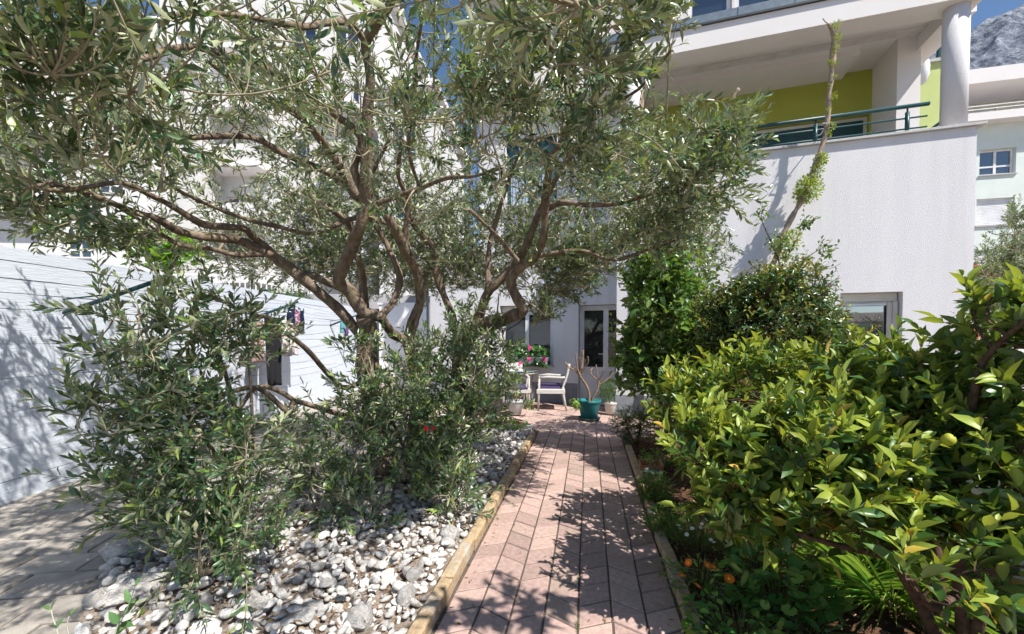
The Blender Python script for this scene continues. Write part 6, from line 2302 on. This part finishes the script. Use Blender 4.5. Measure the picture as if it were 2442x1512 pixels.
def chair(label, loc, rz):
    """wicker armchair facing -X"""
    e = empty('armchair', label, 'chair', loc=loc, rz=rz, group='white wicker armchairs at the glass table')
    for sy in (-0.25, 0.25):
        m = MB()
        m.tube([(-0.24, sy, 0), (-0.23, sy, 0.40), (-0.22, sy, 0.62)], [0.018, 0.024, 0.022], 8)
        m.build('leg', M_WICK, e, True)
        m = MB()
        m.tube([(0.30, sy, 0), (0.25, sy, 0.25), (0.23, sy, 0.45)], [0.018, 0.022, 0.024], 8)
        m.build('leg', M_WICK, e, True)
        m = MB()
        m.tube([(-0.24, sy, 0.625), (-0.05, sy, 0.645), (0.2, sy, 0.63), (0.27, sy, 0.64)], [0.022, 0.026, 0.024, 0.02], 8)
        m.build('armrest', M_WICK, e, True)
    m = MB()
    m.cham(-0.27, 0.27, -0.28, 0.28, 0.33, 0.415, 0.015)
    m.build('seat', M_WICK, e)
    m = MB()
    k = 12
    for i in range(k + 1):
        for j in range(k + 1):
            u, v = i / k, j / k
            z = 0.418 + 0.07 * (min(1, 6 * min(u, 1 - u)) * min(1, 6 * min(v, 1 - v))) ** 0.4
            m.v.append((-0.285 + 0.50 * u, -0.225 + 0.45 * v, z))
    for i in range(k):
        for j in range(k):
            a = i * (k + 1) + j
            m.f.append((a, a + k + 1, a + k + 2, a + 1))
            m.mi.append(0)
    m.box(-0.283, 0.213, -0.223, 0.223, 0.416, 0.43)
    m.build('cushion', M_CUSH, e, True)
    m = MB()
    for i in range(9):
        v = i / 8
        x = 0.23 + 0.13 * v + 0.02 * math.sin(v * 3)
        z = 0.415 + 0.46 * v
        hw = 0.26 - 0.025 * v * v
        for y, dx in ((-hw, 0.0), (-hw * 0.5, 0.018), (0, 0.025), (hw * 0.5, 0.018), (hw, 0.0)):
            m.v.append((x + dx, y, z))
    for i in range(8):
        for j in range(4):
            a = i * 5 + j
            m.f.append((a, a + 1, a + 6, a + 5))
            m.mi.append(0)
    o = m.build('backrest', M_WICK, e, True)
    so_ = o.modifiers.new('thick', 'SOLIDIFY')
    so_.thickness = 0.035
    return e


x, y, _ = P(1313, 900, 8.25)
chair('white wicker armchair with purple cushion facing the glass table', (x, y, 0), R(-4))
x, y, _ = P(1226, 900, 8.3)
chair('second wicker armchair half hidden behind the olive, seen past the table edge', (x, y, 0), R(100))
x, y, _ = P(1240, 890, 8.75)
tbl = empty('round_table', 'small round glass table beside the white wicker armchair', 'table', loc=(x, y, 0))
m = MB()
m.lathe([(0.395, 0.71), (0.40, 0.713), (0.40, 0.72), (0.395, 0.723)], 40)
m.build('glass_top', glass_mat('table_glass', (0.25, 0.32, 0.33), 0.05), tbl)
m = MB()
m.lathe([(0.37, 0.66), (0.375, 0.66), (0.375, 0.705), (0.37, 0.705)], 32)
m.build('rim', M_WICK, tbl)
for k in range(4):
    a = k * math.pi / 2 + 0.5
    m = MB()
    m.tube([(0.3 * math.cos(a), 0.3 * math.sin(a), 0), (0.26 * math.cos(a), 0.26 * math.sin(a), 0.4), (0.33 * math.cos(a), 0.33 * math.sin(a), 0.69)], 0.018, 8)
    m.build('leg', M_WICK, tbl, True)


def pot(parent, r0, r1, h, m_, saucer=True, soil=True):
    m = MB()
    m.lathe([(r0 * 0.9, 0.02), (r0, 0.025), (r1 * 0.93, h * 0.86), (r1 * 0.94, h * 0.87), (r1, h * 0.875), (r1 * 1.02, h * 0.98), (r1, h), (r1 * 0.93, h), (r1 * 0.9, h * 0.9)], 32)
    m.build('pot', m_, parent, True)
    if soil:
        m = MB()
        m.lathe([(r1 * 0.92, h * 0.86), (r1 * 0.5, h * 0.88), (0.01, h * 0.885)], 20)
        m.build('soil', M_SOIL, parent, True)
    if saucer:
        m = MB()
        m.lathe([(r0 * 1.05, 0.0), (r0 * 1.3, 0.005), (r0 * 1.38, 0.045), (r0 * 1.33, 0.045), (r0 * 1.25, 0.015)], 28)
        m.build('saucer', mat('dark_saucer', (0.05, 0.06, 0.06), rough=0.6), parent, True)


M_TEAL = mat('teal_plastic', (0.012, 0.19, 0.20), (0.01, 0.16, 0.17), rough=0.45, scale=6, spec=0.4, col3=(0.12, 0.26, 0.26), scale3=9, amt3=0.4)
tx, ty, _ = G(1405, 1001)
D7 = ty
tp_ = empty('potted_plumeria', 'bare branched plumeria in a teal plastic pot', 'potted plant', loc=(tx, ty, 0))
pot(tp_, 0.135, 0.2, 0.34, M_TEAL)
M_PLU = mat('plumeria_bark', (0.30, 0.21, 0.14), (0.15, 0.10, 0.065), rough=0.85, scale=30, bump=0.5, bscale=80)
for i, (pl, r0) in enumerate((
        ([(970, 1255), (968, 1150), (935, 1060), (890, 1000), (868, 955)], .026),
        ([(868, 955), (800, 890), (745, 865), (705, 820), (700, 800)], .018), ([(820, 910), (760, 870), (710, 860)], .012), ([(868, 955), (835, 870), (825, 790), (820, 700)], .016),
        ([(868, 955), (885, 860), (900, 760), (905, 665)], .017), ([(880, 920), (930, 850), (958, 800), (955, 735)], .015), ([(845, 890), (810, 865), (775, 850)], .010), ([(890, 800), (870, 770), (855, 740)], .010), ([(900, 740), (885, 700), (880, 670)], .009),
        ([(1000, 1255), (1040, 1170), (1075, 1090), (1080, 1010)], .02), ([(1080, 1010), (1010, 960), (990, 900), (1010, 870)], .012), ([(1080, 1010), (1120, 950), (1140, 890)], .012), ([(1090, 1060), (1160, 1010), (1210, 970), (1245, 915)], .012), ([(1075, 1000), (1065, 900), (1050, 830)], .011))):
    pts, rad = catmull([(*ZA(a, b_, D7 + 0.04 * math.sin(i * 2.1) * k_), r0 * (1 - 0.25 * k_ / (len(pl) - 1))) for k_, (a, b_) in enumerate(pl)], 0.025)
    limb_mesh(pts, rad, 8, 0.15, i).build('branch', M_PLU, tp_, True, world=True)
k = 36
c = np.array(ZA(800, 1290, D7 - 0.1))
pos = c + RNG.normal(0, 0.05, (k, 3))
M = frames(pos, unit(RNG.normal(0, 1, (k, 3)) + [0, -0.4, 0.2]), unit(RNG.normal(0, .4, (k, 3)) + [0, -.5, 1]), RNG.uniform(.04, .08, k), RNG.uniform(.03, .06, k))
put_leaves(tp_, M, RNG.integers(0, 2, k), LOBED_T, [M_HERBY], np.zeros(k, int), 0)

gx_, gy_, _ = G(1228, 990)
gp = empty('potted_oleander', 'grey white pot with dry stems and narrow grey leaves', 'potted plant', loc=(gx_, gy_, 0))
pot(gp, 0.11, 0.165, 0.27, mat('grey_white_plastic', (0.52, 0.55, 0.55), (0.45, 0.48, 0.48), rough=0.5, scale=5, spec=0.4), False)
for i in range(9):
    a = random.uniform(0, 6.28)
    m = MB()
    h = random.uniform(0.12, 0.22)
    m.tube([(0.04 * math.cos(a), 0.04 * math.sin(a), 0.22), (0.09 * math.cos(a), 0.09 * math.sin(a), 0.22 + h * 0.6), (0.15 * math.cos(a + .3), 0.15 * math.sin(a + .3), 0.22 + h)], [0.009, 0.008, 0.005], 6)
    m.build('dry_stem', M_PLU, gp)
k = 170
cs = np.array([[-.12, -.1, .55], [.05, -.1, .62], [-.02, -.15, .45], [.22, -.15, .2]])
pos = np.array([gx_, gy_, 0]) + cs[RNG.integers(0, 4, k)] + RNG.normal(0, 0.05, (k, 3))
M = frames(pos, unit(RNG.normal(0, .7, (k, 3)) + [0, -.3, .6]), unit(RNG.normal(0, .5, (k, 3)) + [0, -.5, .6]), RNG.uniform(.08, .14, k), RNG.uniform(.018, .03, k))
put_leaves(gp, M, RNG.integers(0, 3, k), OLIVE_T, [M_OL, M_OY], (RNG.random(k) < .3).astype(int), 0)
m = MB()
for q_ in cs:
    m.tube([(0.02, 0, 0.22), (q_[0] * .5, q_[1] * .5, (q_[2] + .25) / 2), tuple(q_)], [.006, .005, .003], 6)
m.build('stem', M_TWIG, gp)

wx_, wy_, _ = P(1454, 987, 7.62)
wp = empty('potted_shrub', 'cream flower pot with round dark green shrub by the door', 'potted plant', loc=(wx_, wy_ - 0.05, 0))
pot(wp, 0.08, 0.115, 0.22, mat('cream_plastic', (0.6, 0.57, 0.52), rough=0.5), False)
k = 700
pos = np.array([wx_ - 0.06, wy_ - 0.02, 0.42]) + unit(RNG.normal(0, 1, (k, 3))) * (RNG.random((k, 1)) ** 0.4) * [0.17, 0.15, 0.22]
M = frames(pos, unit(RNG.normal(0, 1, (k, 3)) + [0, -.2, .3]), unit(RNG.normal(0, .5, (k, 3)) + [0, 0, 1]), RNG.uniform(.025, .045, k), RNG.uniform(.012, .02, k))
put_leaves(wp, M, RNG.integers(0, 3, k), BROAD_T, [M_PH, M_HERB], (RNG.random(k) < .3).astype(int), 0)
m = MB()
m.tube([(0, 0, 0.18), (-0.05, 0.02, 0.4)], 0.012, 6)
m.build('stem', M_BARKD, wp)

# geraniums on the window sill
s0, z0_ = H(1265, 868, TL - 0.06)
fx = empty('flower_box', 'window box of dark geraniums with pink blossoms', 'flower box', loc=(HO.x + s0 * UX + (TL - .12) * VX, HO.y + s0 * UY + (TL - .12) * VY, z0_), rz=HA)
m = MB()
m.add([(-.40, -.09, 0), (.40, -.09, 0), (.40, .09, 0), (-.40, .09, 0), (-.42, -.11, .16), (.42, -.11, .16), (.42, .11, .16), (-.42, .11, .16), (-.39, -.08, .15), (.39, -.08, .15), (.39, .08, .15), (-.39, .08, .15)],
      [(3, 2, 1, 0), (0, 1, 5, 4), (1, 2, 6, 5), (2, 3, 7, 6), (3, 0, 4, 7), (4, 5, 9, 8), (5, 6, 10, 9), (6, 7, 11, 10), (7, 4, 8, 11), (8, 9, 10, 11)])
m.build('box', mat('white_box_plastic', (0.7, 0.7, 0.7), rough=0.5), fx)
k = 420
wfx = world_of(fx)
loc_ = np.stack([RNG.uniform(-.46, .42, k), RNG.uniform(-.22, .08, k), RNG.uniform(.0, .42, k) - 0.12], -1)
loc_[:, 2] += 0.1 * np.cos(loc_[:, 0] * 3)
pos = np.array([tuple(wfx @ Vector(p)) for p in loc_])
M = frames(pos, unit(RNG.normal(0, 1, (k, 3)) + [0, -.4, .1]), unit(RNG.normal(0, .4, (k, 3)) + [0, -.6, .8]), RNG.uniform(.05, .09, k), RNG.uniform(.05, .09, k))
put_leaves(fx, M, RNG.integers(0, 2, k), LOBED_T, [M_PH, M_HERB], (RNG.random(k) < .35).astype(int), 0)
for px, py, n_ in ((280, 635, 6), (283, 765, 8), (452, 768, 14), (172, 815, 7)):
    c = ZA(px, py, 8.55)
    flowers(fx, [(c[0] + random.gauss(0, .02), c[1] + random.gauss(0, .015), c[2] + random.gauss(0, .02)) for _ in range(n_)], M_PPK, M_PPK, 5, 0.024, wid=1.5, up=(0, -1, .4))
# red geranium in a wall basket above the door
c = P(1388, 680, 7.75)
hb = empty('wall_basket', 'red geranium trailing from a wall basket above the door', 'flower pot', loc=(c[0], c[1], c[2]))
m = MB()
m.lathe([(0.05, -0.02), (0.09, 0.12), (0.095, 0.13)], 16, (0.12, 0.1, 0.1))
m.build('basket', mat('terracotta', (0.42, 0.19, 0.10), (0.36, 0.15, 0.08), rough=0.85, scale=10), hb, True)
k = 150
pos = np.array(c) + RNG.normal(0, 1, (k, 3)) * [.13, .1, .08] + [.12, .05, .08]
M = frames(pos, unit(RNG.normal(0, 1, (k, 3)) + [0, -.4, -.2]), unit(RNG.normal(0, .4, (k, 3)) + [0, -.6, .8]), RNG.uniform(.04, .07, k), RNG.uniform(.04, .07, k))
put_leaves(hb, M, RNG.integers(0, 2, k), LOBED_T, [M_HERB, M_PH], (RNG.random(k) < .35).astype(int), 0)
for px, py in ((1377, 677), (1382, 680), (1390, 684), (1402, 687)):
    q_ = P(px, py, 7.6)
    flowers(hb, [(q_[0] + random.gauss(0, .015), q_[1], q_[2] + random.gauss(0, .015)) for _ in range(4)], M_PRE, M_PRE, 5, 0.02, wid=1.4, up=(0, -1, .4))

# terracotta planter and dark pot at the right kerb
x, y, _ = G(1545, 1128)
tpn = empty('planter', 'square terracotta planter tilted at the right kerb', 'flower pot', loc=(x + 0.03, y, -0.05), rz=R(-12))
m = MB()
a, c_, h = .095, .115, .16
m.add([(-a, -a, 0), (a, -a, 0), (a, a, 0), (-a, a, 0), (-c_, -c_, h), (c_, -c_, h), (c_, c_, h), (-c_, c_, h), (-c_ + .014, -c_ + .014, h), (c_ - .014, -c_ + .014, h), (c_ - .014, c_ - .014, h), (-c_ + .014, c_ - .014, h), (-a + .014, -a + .014, .1), (a - .014, -a + .014, .1), (a - .014, a - .014, .1), (-a + .014, a - .014, .1)],
      [(3, 2, 1, 0), (0, 1, 5, 4), (1, 2, 6, 5), (2, 3, 7, 6), (3, 0, 4, 7), (4, 5, 9, 8), (5, 6, 10, 9), (6, 7, 11, 10), (7, 4, 8, 11), (8, 9, 13, 12), (9, 10, 14, 13), (10, 11, 15, 14), (11, 8, 12, 15)])
m.build('pot', mat('terracotta', (0.44, 0.18, 0.09), rough=0.85), tpn)
m = MB()
m.box(-a + .016, a - .016, -a + .016, a - .016, .09, .115)
m.build('soil', M_SOIL, tpn)
k = 60
pos = np.array([x, y, .13]) + RNG.normal(0, 1, (k, 3)) * [.05, .05, .015]
M = frames(pos, unit(RNG.normal(0, 1, (k, 3)) + [0, 0, .5]), unit(RNG.normal(0, .4, (k, 3)) + [0, 0, 1]), RNG.uniform(.02, .035, k), RNG.uniform(.012, .02, k))
put_leaves(tpn, M, RNG.integers(0, 3, k), BROAD_T, [M_HERBY], np.zeros(k, int), 0, mass='seedlings')
x, y, _ = G(1556, 1165)
dpn = empty('flower_pot', 'dark grey plastic pot in front of the terracotta planter', 'flower pot', loc=(x, y, 0))
pot(dpn, .06, .085, .17, mat('dark_plastic', (0.07, 0.075, 0.085), rough=0.55), False)

# white pipe end at the foot of the trunk
x, y, _ = G(1015, 1160)
m = MB()
m.tube([(x + .09, y + .03, .06), (x - .07, y - .05, .07)], .05, 16, False)
m.tube([(x - .068, y - .049, .07), (x + .09, y + .03, .06)], .043, 16, False)
o = m.build('pipe', mat('white_pipe_plastic', (0.66, 0.64, 0.62), rough=0.6), smooth=True)
tag(o, 'short white pipe end beside the foot of the olive trunk', 'pipe')

# ------------------------------------------------------------------ washing lines
WXl = -4.31


def arm(label, y):
    e = empty('clothesline_bracket', label, 'bracket', loc=(WXl, y, 1.62), group='teal clothesline brackets on the wall')
    m = MB()
    m.tube([(0.01, 0, 0), (0.86, 0.16, 0.36)], 0.022, 8)
    m.build('arm', M_GREENMETAL, e, True)
    m = MB()
    m.tube([(0.01, 0.0, 0.14), (0.42, 0.08, 0.2)], 0.008, 6)
    m.build('brace', M_GREENMETAL, e, True)
    m = MB()
    m.box(0.0, 0.014, -0.04, 0.04, -0.06, 0.18)
    m.build('wall_plate', M_GREENMETAL, e)


arm('nearest teal clothesline bracket on the white wall', 4.0)
arm('middle teal clothesline bracket on the white wall', 6.62)
arm('farthest teal clothesline bracket on the white wall', 9.6)
LINES = [(-3.52, 1.94), (-3.70, 1.87), (-3.90, 1.78), (-4.08, 1.71)]
for i, (lx, lz) in enumerate(LINES):
    pts = []
    for k in range(33):
        yy = 4.1 + (9.7 - 4.1) * k / 32
        sag = 0.05 * math.sin(math.pi * ((yy - 4.1) % 2.8) / 2.8)
        pts.append((lx, yy, lz - sag))
    m = MB()
    m.tube(pts, 0.0022, 5)
    o = m.build('clothesline', mat('grey_cord', (0.25, 0.26, 0.27), rough=0.8))
    tag(o, ['outermost', 'second', 'third', 'innermost'][i] + ' washing line cord strung along the white wall', 'cord')


def garment(name, label, lx, y0, y1, z1, ln, m_, legs=False, wav=0.02, seed=0, taper=0.0, sleeve=False):
    rs = random.Random(seed)
    ph = rs.uniform(0, 6)
    e = empty(name, label, 'laundry', loc=(lx, (y0 + y1) / 2, z1))
    m = MB()
    nu, nv = 18, 16
    w = y1 - y0
    strips = [(0, 1)] if not legs else [(0, .485), (.515, 1)]

    def grid(u0, u1, v0, v1, off):
        k0 = len(m.v)
        for i in range(nu + 1):
            for j in range(nv + 1):
                u = u0 + (u1 - u0) * i / nu
                v = v0 + (v1 - v0) * j / nv
                tp = 1 - taper * v
                yy = (u - .5) * w * tp
                xx = wav * math.sin(u * 14 + ph + v * 2) * (0.3 + v) + 0.4 * wav * math.sin(u * 31 + ph) + off
                m.v.append((xx, yy + 0.01 * math.sin(v * 7 + ph), -ln * v - 0.012 * math.sin(u * 9 + ph) * v))
        for i in range(nu):
            for j in range(nv):
                a = k0 + i * (nv + 1) + j
                m.f.append((a, a + nv + 1, a + nv + 2, a + 1))
                m.mi.append(0)
    if legs:
        grid(0, 1, 0, .3, 0)
        for a, b_ in strips:
            grid(a, b_, .3, 1, 0)
    else:
        grid(0, 1, 0, 1, 0)
    if sleeve:
        k0 = len(m.v)
        m.v += [(0.03, -w * .5, -ln * .1), (0.06, -w * .5 - .08, -ln * .45), (0.05, -w * .5 + .03, -ln * .5), (0.03, -w * .4, -ln * .25)]
        m.f.append((k0, k0 + 1, k0 + 2, k0 + 3))
        m.mi.append(0)
    o = m.build('cloth', m_, e, True)
    md = o.modifiers.new('thick', 'SOLIDIFY')
    md.thickness = 0.008
    for u in (-.4, .4):
        p = MB()
        p.box(-.008, .008, u * w - .006, u * w + .006, -.035, .04)
        p.build('peg', mat('teal_peg', (0.02, 0.2, 0.22), rough=0.5) if seed % 2 else mat('dark_peg', (0.05, 0.05, 0.12), rough=0.5), e)


M_PEACH = mat('dusty_pink_cloth', (0.5, 0.33, 0.29), (0.42, 0.27, 0.24), rough=0.95, scale=5)
M_BLK = mat('black_cloth', (0.018, 0.018, 0.022), rough=0.95)
M_NAVY = mat('navy_cloth', (0.012, 0.02, 0.055), rough=0.95)
M_PATP = mat('purple_print_cloth', (0.55, 0.42, 0.47), (0.16, 0.04, 0.11), rough=0.95, scale=34, detail=2, lo=0.48, hi=0.54)
M_PATW = mat('flower_print_cloth', (0.66, 0.6, 0.58), (0.42, 0.2, 0.18), rough=0.95, scale=26, detail=2, lo=0.36, hi=0.44)
M_LILAC = mat('lilac_print_cloth', (0.6, 0.6, 0.66), (0.4, 0.38, 0.5), rough=0.95, scale=30, detail=2, lo=0.36, hi=0.44)
M_TURQ = mat('turquoise_cloth', (0.12, 0.36, 0.40), rough=0.9)
M_VIOL = mat('violet_cloth', (0.24, 0.05, 0.3), rough=0.9)
garment('blouse', 'dusty pink blouse hanging on the washing line', -3.92, 6.3, 6.62, 1.64, .62, M_PEACH, seed=1, sleeve=True)
garment('trousers', 'long black trousers hanging on the washing line', -3.90, 6.62, 7.08, 1.73, 1.12, M_BLK, legs=True, seed=2, taper=.1)
garment('shorts', 'navy shorts, first of the small clothes on outer line', -3.53, 6.6, 6.8, 1.86, .22, M_NAVY, seed=3)
garment('leggings', 'purple printed leggings between two navy garments', -3.53, 6.81, 6.97, 1.86, .32, M_PATP, seed=4)
garment('vest', 'narrow navy garment right of the purple printed leggings', -3.53, 6.98, 7.13, 1.85, .38, M_NAVY, seed=5, taper=.3)
garment('shirt', 'flower printed pale shirt right of the black trousers', -3.90, 7.14, 7.6, 1.70, .62, M_PATW, seed=6)
garment('towel', 'turquoise cloth near the far clothesline bracket', -3.55, 8.7, 8.92, 1.80, .30, M_TURQ, seed=8)
garment('scarf', 'violet strip of cloth beside the turquoise cloth', -3.55, 8.95, 9.05, 1.80, .36, M_VIOL, seed=9)
